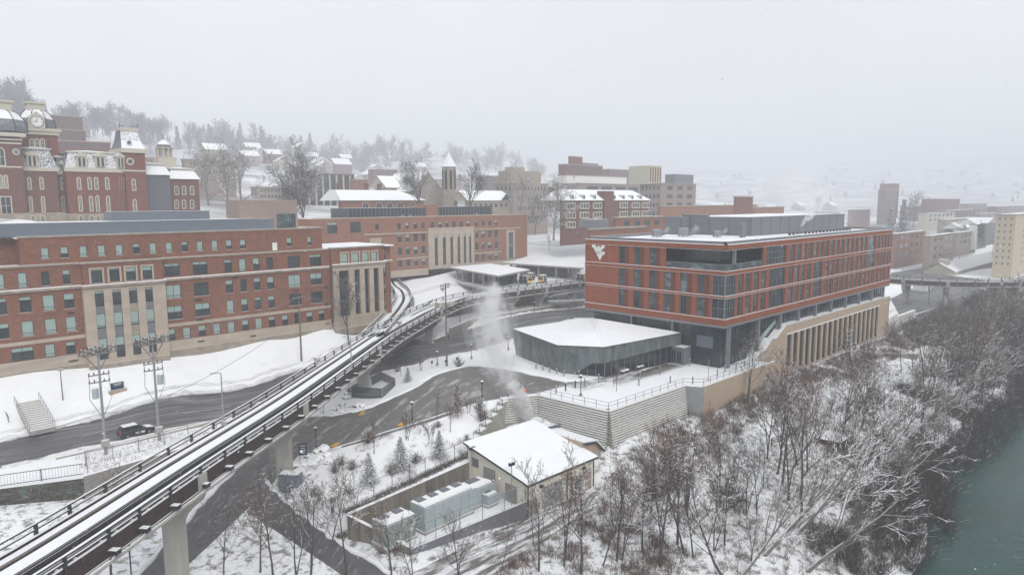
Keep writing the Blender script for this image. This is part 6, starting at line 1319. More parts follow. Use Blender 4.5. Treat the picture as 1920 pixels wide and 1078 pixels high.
# bollards and benches on the plaza
bl = [(960+x/5.647, 620+y/5.647) for x, y in [(255,405),(327,418),(395,443),(475,458),(550,480),(710,503),(768,580),(918,540),(468,665),(568,637),(670,606),(1343,582),(1355,517),(1567,460),(1675,553),(1433,362),(1880,372),(1275,412)]]+[(1230+x/5.99, 560+y/5.99) for x, y in [(900,795),(990,762),(775,828),(688,868),(412,958),(160,948)]]
for i, (x, y) in enumerate(bl):
    u, v = at(x, y, 0); r = root('bollard', (u, v, 0), 'short grey bollard light standing in the snow of the plaza', 'bollard', 'bollard lights on the plaza'); h = 1.15 if i > 4 else .8
    b = MB(); b.lathe((u, v, 0), [(.11, 0), (.11, h), (.12, h), (.12, h+.1), (.02, h+.1)], 8); b.build('post', m_dark if i in (9, 10) else m_alum, r); b = MB(); b.lathe((u, v, h+.1), [(.12, 0), (.1, .06), (.02, .08)], 8); b.build('cap', m_ledge, r)
for x, y, lb in ((1171,700,'snow-laden bench nearest the plaza tree, under the zinc eave'),(1199,692,'snow-laden bench, middle of three along the pavilion glass'),(1228,683,'snow-laden bench closest to the entrance porch')):
    u, v = at(x, y, 0); r = root('bench', (u, v, 0), lb, 'bench', 'benches along the pavilion'); b = MB(); b.box(u-1.0, v-.3, .38, u+1.0, v+.3, .5, 0, 1); b.build('seat', [m_dark, m_ledge], r); b = MB(); b.box(u-.98, v-.28, .501, u+.98, v+.26, .72); b.build('snow_cushion', m_ledge, r)
    b = MB(); b.box(u-1.0, v+.27, .5, u+1.0, v+.35, .95, 0, 1); b.build('backrest', [m_dark, m_ledge], r)
    for s in (-.8, .8): b = MB(); b.box(u+s-.05, v-.25, 0, u+s+.05, v+.25, .38); b.build('leg', m_dark, r)
for x, y, lb in ((1235,679,'black round waste bin with snow lid left of the entrance porch'),(1240,680,'second black waste bin right beside the first by the porch'),(1181,694,'black waste bin between the first two benches')):
    u, v = at(x, y, 0); r = root('waste_bin', (u, v, 0), lb, 'bin'); b = MB(); b.lathe((u, v, 0), [(.26, 0), (.31, .3), (.31, .95), (.22, 1.0)], 12); b.build('body', m_dark, r); b = MB(); b.lathe((u, v, .98), [(.28, 0), (.25, .14), (.05, .18)], 12); b.build('snow_lid', m_ledge, r)
u, v = at(1328,713,0); r = root('flag_mast', (u, v, 0), 'thin bare grey mast on the plaza before the tall glass corner', 'mast'); b = MB(); b.tube([(u, v, 0), (u, v, 3.6)], .06, 6); b.build('pole', m_poleg, r); b = MB(); b.lathe((u, v, 0), [(.15, 0), (.15, .2), (.05, .25)], 8); b.build('base', m_alum, r)
# snow blower
u, v = at(982,738,0); r = root('snow_blower', (u, v, 0), 'small orange snow blower left on the wet drive beside the plaza rail', 'snow blower')
b = MB(); b.prism([(u-.35, v-.35), (u+.45, v-.35), (u+.45, v+.35), (u-.35, v+.35)], [.35, .3, .3, .35], [.9, .7, .7, .9], 0); b.build('engine_cover', m_orange, r)
b = MB(); b.prism([(u-.7, v-.45), (u-.35, v-.45), (u-.35, v+.45), (u-.7, v+.45)], .1, .6, 0); b.build('auger_housing', m_orange, r)
b = MB(); b.tube([(u-.6, v, .7), (u-.6, v, 1.3), (u-.85, v, 1.45)], .1, 8); b.build('chute', m_dark, r)
for s in (-.5, .5): b = MB(); b.tube([(u+.1, v+s-.08, .28), (u+.1, v+s+.08, .28)], .28, 12); b.build('wheel', m_dark, r)
b = MB(); b.tube([(u+.5, v-.35, .7), (u+1.1, v-.35, 1.1)], .03, 5); b.tube([(u+.5, v+.35, .7), (u+1.1, v+.35, 1.1)], .03, 5); b.build('handle', m_dark, r)
for x, y, z, lb in ((866,554,0,''),):
    pass
for x, y, z, an, lb in ((681,774,-4.3,.7,'yellow tactile strip at the upper kerb of the drive'),(756,794,-2.8,.45,'yellow tactile strip at the lower kerb beside the sapling'),(632,832,-4.9,.4,'yellow tactile strip near the boulders at the drive bend')):
    u, v, z = og(x, y, z); b = MB(); b.obox((u, v), (math.cos(an), math.sin(an)), 2.0, .9, z-.1, z+.05); b.build('tactile_paving', m_tactile, label=lb, category='paving')
# yellow posts near the pavilion
for x, y in ((953,650),(964,646)): u, v = at(x, y, -.5); b = MB(); b.tube([(u, v, -.6), (u, v, 1.3)], .12, 8); b.build('yellow_post', m_tactile, label='yellow guard post behind the zinc pavilion corner', category='post', group='yellow guard posts')
# fenced equipment enclosure at the third pier
EN = root('mesh_enclosure', (62, 101, -4.5), 'dark mesh fence enclosure with four sides around the foot of the third pier', 'enclosure')
q = [at(659,748,-4.6), at(717,753,-4.6), at(741,729,-4.2), at(715,716,-4.2)]
m_mesh = bpy.data.materials.new('dark_mesh'); m_mesh.use_nodes = True; nt = m_mesh.node_tree; bb = nt.nodes['Principled BSDF']; bb.inputs['Base Color'].default_value = (.02, .022, .03, 1); bb.inputs['Alpha'].default_value = .85
for i in range(4):
    a, c = q[i], q[(i+1) % 4]; b = MB(); za, zc = (-4.7, -4.7); b.poly([(*a, za), (*c, zc), (*c, zc+2.5), (*a, za+2.5)]); b.build('mesh_panel', m_mesh, EN)
    b = MB(); b.tube([(*a, za+2.5), (*c, zc+2.5)], .05, 5); b.tube([(*a, za+1.2), (*c, zc+1.2)], .03, 5); b.build('top_rail', m_poleg, EN); b = MB(); b.tube([(*a, za), (*a, za+2.55)], .07, 6); b.build('post', m_poleg, EN)
u, v = at(681,736,-4.5); b = MB(); b.box(u-1.0, v-1.2, -4.6, u+1.1, v-.1, -1.9, 0, 1); b2 = MB(); b2.box(u-.9, v-1.24, -4.3, u+1.0, v-1.2, -2.1)
item('pier_cabinet', (u, v, -4.6), 'pale blue cabinet against the third pier inside the mesh enclosure', 'cabinet', [('body', b, [m_cabinet, m_ledge]), ('door', b2, m_cabinet)])
b = MB(); [b.tube([(u+.2+k*.35, v+.05, -3.0), (u+.2+k*.35, v+.05, 2.2)], .09, 6) for k in range(3)]; b.build('conduit', m_alum, GW)
u, v, z = og(546, 918, -7); b = MB(); b.obox((u, v), (.6, -.8), 2.6, 1.5, z-.2, z+2.1, 0, 1); b2 = MB(); b2.obox((u-.6, v-.45), (.6, -.8), 2.2, .06, z+.1, z+1.9)
item('roadside_cabinet', (u, v, z), 'grey blue cabinet at the foot of the second guideway pier', 'cabinet', [('body', b, [m_bluemetal, m_ledge]), ('door', b2, m_bluemetal)])
u, v, z = og(238*.9+5, 1012, -9) if False else (*at(240,1000,-3), -3.2); zz = gz(u, v)
r = root('hanging_lamp', (u, v, zz), 'round snow-topped lamp on a thin post just below the guideway edge', 'lamp post'); b = MB(); b.tube([(u, v, zz), (u, v, -3.0)], .07, 6); b.build('pole', m_dark, r); b = MB(); b.lathe((u, v, -3.6), [(.05, 0), (.35, .15), (.4, .4), (.2, .6)], 12); b.build('globe', m_ledge, r)
# boulders
rb = [(560+x/5.99, 600+y/5.99) for x, y in [(540,830),(540,880),(485,950),(555,970),(415,1000),(480,1030),(400,1055),(670,970),(712,965),(775,985)]]+[(440+x/5.99, 760+y/5.99) for x, y in [(820,575),(955,600),(880,655),(800,665),(655,690),(650,795),(820,775),(1000,490),(1035,560),(925,520),(1045,640),(1075,620)]]
for i, (x, y) in enumerate(rb):
    u, v, z = og(x, y, -5); b = MB(); s = .55+.5*((i*37) % 10)/10; b.blob((u, v, z+.05), s, seed=i, squash=.6); b.build('boulder', m_rock, smooth=False, label='brown boulder with a cap of snow lying beside the drive', category='boulder', group='boulders beside the drive')
# ================================================================== car
def carbody(u, v, z, ang, L, W_, label, mats, snowroof=True):
    r = root('parked_car' if False else 'car', (u, v, z), label, 'car'); c, s = math.cos(ang), math.sin(ang)
    T = lambda a, b_, h: (u+a*c-b_*s, v+a*s+b_*c, z+h)
    P = [(-L/2, .45), (-L/2+.02, .95), (-L/2+.15, 1.08), (L/2-1.25, 1.05), (L/2-.12, .88), (L/2, .6), (L/2-.05, .35), (-L/2+.1, .35)]
    def loft(P, w0, w1=None, name='body', mi=0, ms=None, par=r, zt=None):
        b = MB(); n = len(P); w1 = w1 or [w0]*n
        for sg in (-1, 1):
            for (a, h), w in zip(P, w1): b.v.append(T(a, sg*w, h))
        b.f.append(tuple(range(n))); b.m.append(mi); b.f.append(tuple(range(2*n-1, n-1, -1))); b.m.append(mi)
        for i in range(n): j = (i+1) % n; b.f.append((j, i, n+i, n+j)); b.m.append(mi)
        o = b.build(name, ms or mats[0], par); bm = bmesh.new(); bm.from_mesh(o.data); bmesh.ops.recalc_face_normals(bm, faces=bm.faces); bmesh.ops.bevel(bm, geom=[e for e in bm.edges if e.calc_face_angle(0) > .5], offset=.04, segments=2, affect='EDGES'); bm.to_mesh(o.data); bm.free(); return o
    w = W_/2; loft(P, w, [w-.03, w, w, w, w-.08, w-.12, w-.1, w-.05])
    G = [(-L/2+.18, 1.07), (-L/2+.45, 1.62), (-L/2+.75, 1.74), (L/2-2.35, 1.72), (L/2-1.35, 1.06)]; loft(G, w-.1, [w-.08, w-.24, w-.27, w-.25, w-.1], name='cabin', ms=mats[1])
    loft([(-L/2+.5, 1.715), (-L/2+.8, 1.80), (L/2-2.5, 1.79), (L/2-2.3, 1.70)], w-.26, name='snow_roof', ms=m_ledge)
    loft([(L/2-1.25, 1.055), (L/2-1.2, 1.10), (L/2-.35, .98), (L/2-.3, .9)], w-.22, name='snow_hood', ms=m_ledge)
    for a in (-L/2+1.05, -.05, L/2-2.5):
        for sg in (-1, 1): b = MB(); p = T(a, sg*(w-.12), 1.1); q = T(a-.05, sg*(w-.25), 1.68); b.tube([p, q], .05, 5); b.build('pillar', mats[0], r)
    for a in (-L/2+.95, L/2-.95):
        for sg in (-1, 1):
            b = MB(); b.tube([T(a, sg*(w-.24), .36), T(a, sg*(w+.01), .36)], .36, 18); wh = b.build('wheel', m_dark, r); b = MB(); b.tube([T(a, sg*(w+.0), .36), T(a, sg*(w+.03), .36)], .2, 12); b.build('rim', m_alum, wh)
    for sg in (-1, 1):
        b = MB(); q = T(L/2-.06, sg*(w-.35), .72); b.obox(q[:2], (c, s), .12, .36, z+.64, z+.80); b.build('headlight', m_white, r)
        b = MB(); q = T(-L/2+.03, sg*(w-.16), .85); b.obox(q[:2], (c, s), .1, .22, z+.72, z+.98); b.build('tail_light', m_orange, r)
        b = MB(); q = T(L/2-1.75, sg*(w+.08), 1.1); b.obox(q[:2], (c, s), .12, .2, z+1.05, z+1.22); b.build('mirror', mats[0], r)
    b = MB(); q = T(-.15, -w-.012, .6); b.obox(q[:2], (c, s), .55, .03, z+.45, z+.75); b.build('door_magnet', m_cream, r); b = MB(); q = T(.6, -w-.012, .6); b.obox(q[:2], (c, s), .55, .03, z+.45, z+.75); b.build('door_magnet', m_white, r)
    return r
m_carp = M('black_car_paint', (0.018, 0.018, 0.022), var=.05, rough=.25, spec=.6, snow=.6, snowlo=.9)
u, v = at(256,814,-4); carbody(u, v, gz(u, v)+.02, .06, 4.9, 1.95, 'black estate car with snowy roof and two small side panels on the road', [m_carp, m_glass])
# ================================================================== right side bits
b = MB(); b.box(*at(1738,547,-5), -5.2, at(1738,547,-5)[0]+5, at(1738,547,-5)[1]+5, -2.2, 0, 1); b2 = MB(); p = at(1738,547,-5); b2.box(p[0]+1.5, p[1]-.05, -5, p[0]+3.8, p[1], -2.8)
item('parking_booth', (*p, -5.1), 'small white booth with a dark door in the car park under the river guideway', 'booth', [('body', b, [m_white, m_ledge]), ('door', b2, m_navy)])
TR = root('low_white_roofed_hall', (*at(1790,520,-5), -5), 'low hall with a broad plain white gabled roof behind the river guideway', 'building'); p0_ = at(1790,516,-4.5); p1_ = hitV(1905,516,p0_[1])[0]
b = MB(); b.box(p0_[0], p0_[1], -6, p1_, p0_[1]+13, -3.0); b.build('wall', m_cream, TR); gable(TR, p0_[0], p1_, p0_[1], p0_[1]+13, -3.0, 3.8)
b = MB(); b.box(p0_[0]+3, p0_[1]+4, -.2, p0_[0]+8, p0_[1]+8, 2.2, 0, 1); b.build('roof_box', [m_conc, m_ledge], TR)
RB = root('riverside_block_wall', (205, 61, -6), 'terraced block wall with snow lines beyond the far end of the tan stone wall', 'retaining wall')
blockwall(RB, (197,60.5), (215,62.5), -6.5, -2.4, 'block_face'); blockwall(RB, (215,62.5), (232,62.5), -6.5, -3.4, 'block_face')
railing('riverside_railing', [(197,62,-2.2),(215,63.5,-2.2),(232,63.5,-3.2)], 1.1, 'thin railing above the terraced block wall at the car park edge', 'railing', mat=m_alum, post=2.5)
SWl = root('path_wall', (150, 51, -8), 'long low concrete wall with snow cap beside the riverside path below the tall windows', 'wall')
b = MB(); W0 = [Vector(at(x, y, z)) for x, y, z in ((1478,712,-5.6),(1545,676,-5.4),(1562,668,-5.3),(1590,680,-6.4),(1660,668,-6.6),(1720,672,-7))]
for a, c_ in zip(W0, W0[1:]): t = (c_-a).normalized(); n = Vector((-t.y, t.x)); b.prism([tuple(a), tuple(c_), tuple(c_+n*.4), tuple(a+n*.4)], -8.5, -5.9, 0, 1)
b.build('wall_face', [m_cmu, m_ledge], SWl)
def woodfence(pts, label):
    R = root('wooden_fence', pts[0], label, 'fence'); P = [Vector(p) for p in pts]
    for f_ in (.45, .85, 1.2): b = MB(); sweep(b, P, -.04, .04, f_-.08, f_+.06, 0, 1); b.build('rail', [m_bark, m_ledge], R)
    for a, c in zip(P, P[1:]):
        n = max(1, int((c-a).length/2.4))
        for k in range(n): p = a.lerp(c, k/n); b = MB(); b.box(p.x-.07, p.y-.07, p.z-.2, p.x+.07, p.y+.07, p.z+1.3, 0, 1); b.build('post', [m_bark, m_ledge], R)
woodfence([(100,45.5,-7.8),(108,44.8,-7.8),(120,44.4,-7.6),(136,44.0,-7.6)], 'brown three-rail wooden fence along the riverside path, nearer stretch'); woodfence([(180,43.2,-7.6),(198,42,-7.6),(214,41,-7.6)], 'brown three-rail wooden fence along the riverside path, farther stretch')
SH = root('riverside_shed', (104, 40, -9.5), 'small dark shed with a snowy flat roof among the trees by the river', 'shed'); u, v = at(1562,832,-9)
b = MB(); b.box(u-2, v-1.5, -11.5, u+2, v+1.5, -8.0); b.build('wall', m_brickdk, SH); b = MB(); b.prism([(u-2.6, v-2.1), (u+2.6, v-2.1), (u+2.6, v+2.1), (u-2.6, v+2.1)], -7.99, [-7.6,-7.6,-7.8,-7.8], 0, 1); b.build('roof', [m_dark, m_roof], SH); b = MB(); b.box(u-1, v-1.55, -11, u, v-1.5, -8.8); b.build('door', m_black, SH)
# ================================================================== vegetation
m_twigdk = M('dark_river_brush', (0.075, 0.062, 0.055), var=0.3, scale=3, rough=0.9, snow=0.7, snowlo=0.68)
def grow(seed, H, r0, lean=(0, 0), limbs=9, l1=6, l2=5, tw=3, spread=.55, fork=False, droop=0.0, trunkh=.3, rmin=.02, thick=1.0, lf=1.0, curve=.22):
    rr = random.Random(seed); T = MB(); Cn = MB()
    def branch(p, d, L, r, lev, mb, k):
        pts = [p.copy()]; rad = [r]; n = 5 if lev == 0 else (4 if lev < 3 else 2); q = p.copy(); dd = d.copy()
        for i in range(n):
            j = .10 if lev == 0 else curve
            dd = (dd+Vector((rr.uniform(-j, j), rr.uniform(-j, j), rr.uniform(-j*.5, j)+(.06 if lev < 3 else 0)-droop*lev*.1))).normalized(); q = q+dd*(L/n); pts.append(q.copy()); rad.append(max(rmin, r*(1-.8*(i+1)/n)))
        mb.tube(pts, rad, k, cap=False); return pts, rad
    def sub(pts, rad, L, lev):
        if lev > 3: return
        cnt = (limbs, l1, l2, tw)[lev]; lo_ = (trunkh, .2, .15, .1)[lev]
        for c in range(cnt):
            t = lo_+(1-lo_)*(c+rr.random())/cnt; f = t*(len(pts)-1); i = min(int(f), len(pts)-2); p = pts[i].lerp(pts[i+1], f-i); ax = (pts[i+1]-pts[i]).normalized()
            a = rr.uniform(0, 2*math.pi)+c*2.4; u_ = ax.orthogonal().normalized(); w_ = ax.cross(u_); ang = rr.uniform(.5, 1.0)*(spread+.35 if lev else spread+.15)
            d = (ax*math.cos(ang)+(u_*math.cos(a)+w_*math.sin(a))*math.sin(ang)).normalized(); 
            if lev == 0: L2 = L*lf*(.62-.35*t)*rr.uniform(.8, 1.25)
            else: L2 = L*rr.uniform(.35, .6)*(1.1-.4*t)
            r2 = max(rmin, (rad[i]*(.55 if lev == 0 else .5)))
            ps, rs = branch(p, d, L2, r2, lev+1, T if lev == 0 else Cn, 5 if lev == 0 else 3); sub(ps, rs, L2, lev+1)
    base = Vector((0, 0, -.3)); stems = 1 if not fork else fork
    for s_ in range(stems):
        d = Vector((lean[0]+(rr.uniform(-.25, .25) if fork else 0), lean[1]+(rr.uniform(-.25, .25) if fork else 0), 1)).normalized()
        ps, rs = branch(base+Vector((rr.uniform(-.3, .3), rr.uniform(-.3, .3), 0))*(1 if fork else 0), d, H*(1 if s_ == 0 else rr.uniform(.7, .95)), r0*(1 if s_ == 0 else .8), 0, T, 7); sub(ps, rs, H, 0)
    return T, Cn
def treeproto(name, T, Cn, m1, m2, label, group, cat='tree'):
    r = root(name, (0, 0, 0), label, cat, group)
    a = T.build('trunk', m1, r, smooth=True); c = Cn.build('crown', m2, r)
    return r
used = set()
def plant(proto, u, v, z=None, s=1.0, rot=None, label=None, group=None):
    z = gz(u, v) if z is None else z
    if proto.name not in used: o = proto; used.add(proto.name); o.location = (u, v, z); o.rotation_euler = (0, 0, rot or rnd.uniform(0, 6.28)); o.scale = (s,)*3; ORG[o.name] = (u, v, z)
    else: o = dup(proto, (u, v, z), rot if rot is not None else rnd.uniform(0, 6.28), scale=s)
    if label: o['label'] = label
    if group: o['group'] = group
    return o
GR = 'bare snowy trees on the river bank'; LB = 'bare tree with snow-lined branches growing on the river bank'
PB = []
for i, a in enumerate([dict(H=13, r0=.17, limbs=9, l1=5, l2=4, tw=2, trunkh=.3, spread=.6, lf=1.1, curve=.3), dict(H=15, r0=.22, limbs=10, l1=6, l2=4, tw=2, trunkh=.3, spread=.55, lf=1.1, curve=.28), dict(H=11, r0=.12, fork=2, limbs=7, l1=4, l2=4, tw=2, trunkh=.25, spread=.6, curve=.3), dict(H=14, r0=.18, fork=2, limbs=7, l1=5, l2=4, tw=2, lean=(.2, -.15), trunkh=.25, spread=.6, lf=1.2, curve=.32), dict(H=12, r0=.13, limbs=8, l1=5, l2=4, tw=2, lean=(-.25, .05), trunkh=.25, spread=.7, lf=1.1, curve=.35), dict(H=13, r0=.2, limbs=8, l1=6, l2=4, tw=2, lean=(.5, -.35), spread=.75, trunkh=.2, lf=1.2, curve=.35)]):
    T, Cn = grow(10+i, **a); PB.append(treeproto('bare_tree', T, Cn, m_bark, (m_twig, m_twigred, m_bark)[i % 3], LB, GR))
PL = []
for i, a in enumerate([dict(H=14, r0=.28, limbs=9, lean=(.75, -.75), spread=.5, thick=1), dict(H=12, r0=.24, limbs=8, lean=(.6, -1.0), spread=.45), dict(H=13, r0=.24, limbs=8, lean=(.9, -.3), spread=.5)]):
    T, Cn = grow(40+i, l1=5, l2=3, tw=2, rmin=.022, trunkh=.25, **a); PL.append(treeproto('leaning_tree', T, Cn, m_barkp, m_barkp, 'pale snow-coated tree leaning out over the river', 'pale trees leaning over the river'))
rt = random.Random(5)
# leaning pale trees along the water
for i, (x, y, s) in enumerate([(1430,1040,1.2),(1490,1000,1.35),(1560,1010,1.3),(1620,960,1.2),(1600,880,1.1),(1660,850,1.15),(1700,820,1.0),(1740,790,1.1),(1780,770,1.0),(1820,740,1.0),(1860,720,1.0),(1390,1076,1.0),(1510,1070,1.1)]):
    u, v, z = og(x, y, -12); plant(PL[i % 3], u, v, z, s*rt.uniform(.75, .95), rot=rt.uniform(-.35, .35))
# river bank belt
n = 0; tries = 0
while n < 80 and tries < 3000:
    tries += 1; u = rt.uniform(58, 262); v = rt.choice([rt.uniform(29, 42), rt.uniform(29, 42), rt.uniform(49, 55)]) if u > 100 else rt.uniform(29, 46)
    if v > 47 and rt.random() > .35: continue
    if inpoly((u, v), R_gravel) or (57 < u < 79 and v > 50): continue
    d = Vector((u, v, -38)).dot(FW)
    if rt.random() > .35+80/d: continue
    plant(rt.choice(PB), u, v, None, rt.choice([.45, .65, .8, .95, 1.1])*rt.uniform(.85, 1.1)*(.7 if v > 47 else 1)); n += 1
# trees named by position near the bottom
for i, (x, y, s, lb) in enumerate([(488,1072,.85,'slim bare tree at the bottom left on the snowy triangle between the roads'),(512,1078,.7,'thin bare tree leaning right beside the road fork'),(556,1074,1.0,'tallest dark bare tree in front of the second guideway pier'),(585,1082,.8,'bare tree with reddish twigs right of the tallest dark tree'),(622,1015,.75,'bare tree standing over the side road and its kerb'),(650,1080,.9,'slender bare tree in front of the yard wall corner'),(735,1085,.6,'bare tree in front of the grey ribbed transformer'),(772,1090,.7,'forked bare tree in front of the long pale blue container'),(860,1100,.6,'bare snowy tree at the bottom edge on the gravel track'),(935,1090,.6,'bare snowy tree at the bottom below the cream building'),(420,1090,.7,'small bare tree at the bottom left by the first pier'),(210,1100,.8,'bare tree poking up under the guideway at the bottom left')]):
    u, v, z = og(x, y, -9); plant(PB[i % 5], u, v, z, s*.82, label=lb, group='bare trees at the bottom')
for i, (x, y, s) in enumerate([(1010,1070,.9),(1060,1060,.8),(1090,1075,.9),(1130,1060,.9),(1170,1050,.95),(1205,1035,.9),(1240,1060,1.0),(1270,1020,.9),(1300,1045,1.0),(1340,1030,.9),(1220,980,.7),(1290,960,.8),(1350,950,.8),(1150,990,.6),(1400,960,.85),(1000,1020,.5),(1440,860,.8),(1230,900,.5),(1330,870,.6),(1375,830,.6),(1530,800,.7),(1630,760,.7),(1690,700,.6),(1710,690,.6),(1560,770,.7)]):
    u, v, z = og(x, y, -10); plant(PB[(i*3) % 5], u, v, z, s*.85)
# single trees in front of the brick buildings
T, Cn = grow(77, 13, .2, limbs=12, spread=.35, rmin=.02); pt = treeproto('bare_tree', T, Cn, m_bark, m_twig, 'slim bare tree in front of the limestone portico of the long red building', None); u, v = at(654,640,0); plant(pt, u, v, -1.2, 1.0)
pt2 = dup(pt, (0, 0, 0)); 
u, v, z = og(1151, 732, 0); pt2.location = at(1156,733,0)+(0,); pt2.scale = (.28,)*3; pt2['label'] = 'small bare sapling on the plaza beside the information panel'
SP = []
T, Cn = grow(91, 3.6, .06, limbs=8, l1=3, l2=2, tw=1, rmin=.018, trunkh=.35, spread=.4); SP.append(treeproto('sapling', T, Cn, m_bark, m_twigred, 'thin bare sapling', 'young saplings on the snowy slope'))
T, Cn = grow(92, 3.0, .05, fork=4, limbs=5, l1=3, l2=1, tw=1, rmin=.016, spread=.35); SP.append(treeproto('sapling', T, Cn, m_bark, m_twigred, 'thin bare sapling', 'young saplings on the snowy slope'))
for i, (x, y, s, lb) in enumerate([(701,850,1.2,'lone bare sapling below the yellow kerb strip by the bend'),(764,823,1.2,'bare sapling just below the lower kerb of the drive'),(819,785,1.0,'bare sapling by the drive verge left of the russet tree'),(806,830,1.0,'multi-stemmed pale sapling above the chain-link fence'),(845,810,1.0,'multi-stemmed sapling between the russet tree and the stepped wall'),(790,695,1.1,'multi-stemmed sapling between road and drive, beside the conifer'),(752,706,.7,'small sapling right of the mesh enclosure'),(880,775,.7,'small bare sapling near the stepped block wall'),(838,680,1.1,'thin bare sapling beside the wooden pole'),(605,775,.8,'reddish sapling left of the boulders under the guideway'),(1030,470,1.3,'small round bare tree alone on the far snowy lawn')]):
    if i < 10: u, v, z = og(x, y, -4)
    else: u, v, z = *at(x, y, 12), 12; u, v, z = og(x, y, 10); s = 1.6
    plant(SP[i % 2], u, v, z, s, label=lb, group='young saplings')
# conifers
def conifer(seed, H, W_, mat, dens=1.0, leaf=.28):
    rr = random.Random(seed); T = MB(); Cn = MB(); T.tube([(0, 0, -.2), (0, 0, H*.95)], [.05*H/3, .01], 6, cap=False); k = int(60*dens*H/3)
    for i in range(k):
        t = (i+rr.random())/k; z = H*(.06+.92*t); L = W_*(1-t)**.85*rr.uniform(.65, 1.12)+.06; a = i*2.4+rr.uniform(-.4, .4); d = Vector((math.cos(a), math.sin(a), 0)); n = max(2, int(L/leaf*2.2))
        for j in range(n):
            s = (j+.6)/n; p = d*L*s+Vector((0, 0, z-.28*L*s*s+.1*s)); w = leaf*(1.15-.6*s)
            for q in range(3):
                e = Vector((rr.uniform(-1, 1), rr.uniform(-1, 1), rr.uniform(-.35, .6)))*w; f = Vector((-d.y, d.x, 0))*w*rr.uniform(-.8, .8)+d*w*.4+Vector((0, 0, rr.uniform(-.4, .1)))*w
                Cn.poly([p, p+e*.8, p+e*.5+f, p+f*.7])
    return T, Cn
CP = []
for i, (H, W_) in enumerate([(4.2, 1.75), (4.4, 1.9)]): T, Cn = conifer(60+i, H, W_, m_needle, 2.6, .21); CP.append(treeproto('conifer', T, Cn, m_bark, m_needle, 'snowy spruce', 'small spruces on the slope', 'conifer'))
for i, (x, y, s, lb) in enumerate([(693,906,1.0,'snowy spruce above the left end of the chain-link fence'),(752,880,1.05,'largest snowy spruce, middle one above the yard wall'),(824,858,.95,'snowy spruce above the right end of the chain-link fence'),(765,715,.65,'small snowy spruce between the road and the drive'),(1092+0,0,0,'')][:4]):
    u, v, z = og(x, y, -5); plant(CP[i % 2], u, v, z-.1, s, label=lb)
T, Cn = conifer(71, 4.2, 1.25, m_redleaf, 2.4, .24); RT_ = treeproto('russet_tree', T, Cn, m_bark, m_redleaf, 'small tree still holding russet leaves on the snowy slope beside the drive', None); u, v, z = og(858, 783, -2); plant(RT_, u, v, z+.6, 1.1)
b = MB(); b.tube([(u, v, z), (u, v, z+.8)], .06, 6); b.build('stem', m_bark, RT_)
ORG
# shrubs
def shrub(seed, r, n=70, h=1.2, mat=None):
    rr = random.Random(seed); b = MB()
    for i in range(n):
        a = rr.uniform(0, 6.28); tilt = rr.uniform(.05, 1.1); L = h*rr.uniform(.5, 1.1); d = Vector((math.cos(a)*math.sin(tilt), math.sin(a)*math.sin(tilt), math.cos(tilt))); p = Vector((rr.uniform(-.2, .2), rr.uniform(-.2, .2), 0)); q = p+d*L*.5*r; e = q+(d+Vector((rr.uniform(-.4, .4), rr.uniform(-.4, .4), .2))).normalized()*L*.5*r
        b.tube([p, q, e], [.03, .024, .012], 3, cap=False)
        for k in range(3): f = q.lerp(e, rr.random()); b.tube([f, f+Vector((rr.uniform(-1, 1), rr.uniform(-1, 1), rr.uniform(-.2, .8)))*.3*r], [.016, .01], 3, cap=False)
    return b
def shrubproto(seed, r, mat, **k): 
    o = shrub(seed, r, **k).build('shrub', mat); o.location = (0, 0, 0); return o
SB = []
for i, mt in enumerate((m_twigred, m_twig, m_bark)):
    b = shrub(80+i, 1.3, n=60, h=1.3); me = b.build('shrub', mt); me.data.transform(Matrix.Translation(me.location)); me.location = (0, 0, 0); me['label'] = 'low twiggy shrub dusted with snow on the slope'; me['category'] = 'shrub'; me['group'] = 'twiggy shrubs on the slopes'; SB.append(me)
ns = [(905,615+170),(640,905),(628,885),(612,895),(655,925),(605,910),(590,930),(575,950),(660,880),(672,860),(640,870),(720,905),(735,890),(712,930),(780,868),(860,850),(870,860),(885,845),(905,790),(898,800),(875,830),(890,770),(655,735),(640,760),(622,745),(733,700),(745,697),(850,690),(860,688),(740,840),(690,830),(770,845),(822,800),(870,780),(900,770),(600,960),(625,940),(645,950)]
for i, (x, y) in enumerate(ns[::2]):
    u, v, z = og(x, y, -5)
    if z > 0.5: continue
    o = SB[i % 3] if i < 3 else SB[i % 3].copy()
    if i >= 3: COL.objects.link(o)
    o.location = (u, v, z-.05); o.rotation_euler = (0, 0, rt.uniform(0, 6)); s = rt.uniform(.6, 1.25); o.scale = (s, s, s*rt.uniform(.7, 1.2))
# undergrowth
def brush(name, N_, area, mat, h, seed, keep=None, dens=7, r=.02):
    rr = random.Random(seed); b = MB(); c = 0; P = []
    while len(P) < N_:
        u = rr.uniform(area[0], area[1]); v = rr.uniform(area[2], area[3])
        if keep and not keep(u, v, rr): continue
        P.append((u, v))
    Zs = np.where([inpoly(p, LOW) for p in P], LOF(P), UPF(P))
    for (u, v), z in zip(P, Zs):
        hh = h*rr.uniform(.4, 1.3)
        for k in range(dens):
            a = rr.uniform(0, 6.28); t = rr.uniform(.1, .9); d = Vector((math.cos(a)*math.sin(t), math.sin(a)*math.sin(t), math.cos(t))); p = Vector((u+rr.uniform(-.3, .3), v+rr.uniform(-.3, .3), z-.05)); q = p+d*hh*.6; e = q+(d+Vector((rr.uniform(-.6, .6), rr.uniform(-.6, .6), rr.uniform(-.3, .5)))).normalized()*hh*.5
            b.tube([p, q, e], [r, r*.8, r*.4], 3, cap=False)
    return b.build(name, mat, kind='stuff')
nz_ = lambda u, v, s=.12: noise.noise(Vector((u*s, v*s, 0)))
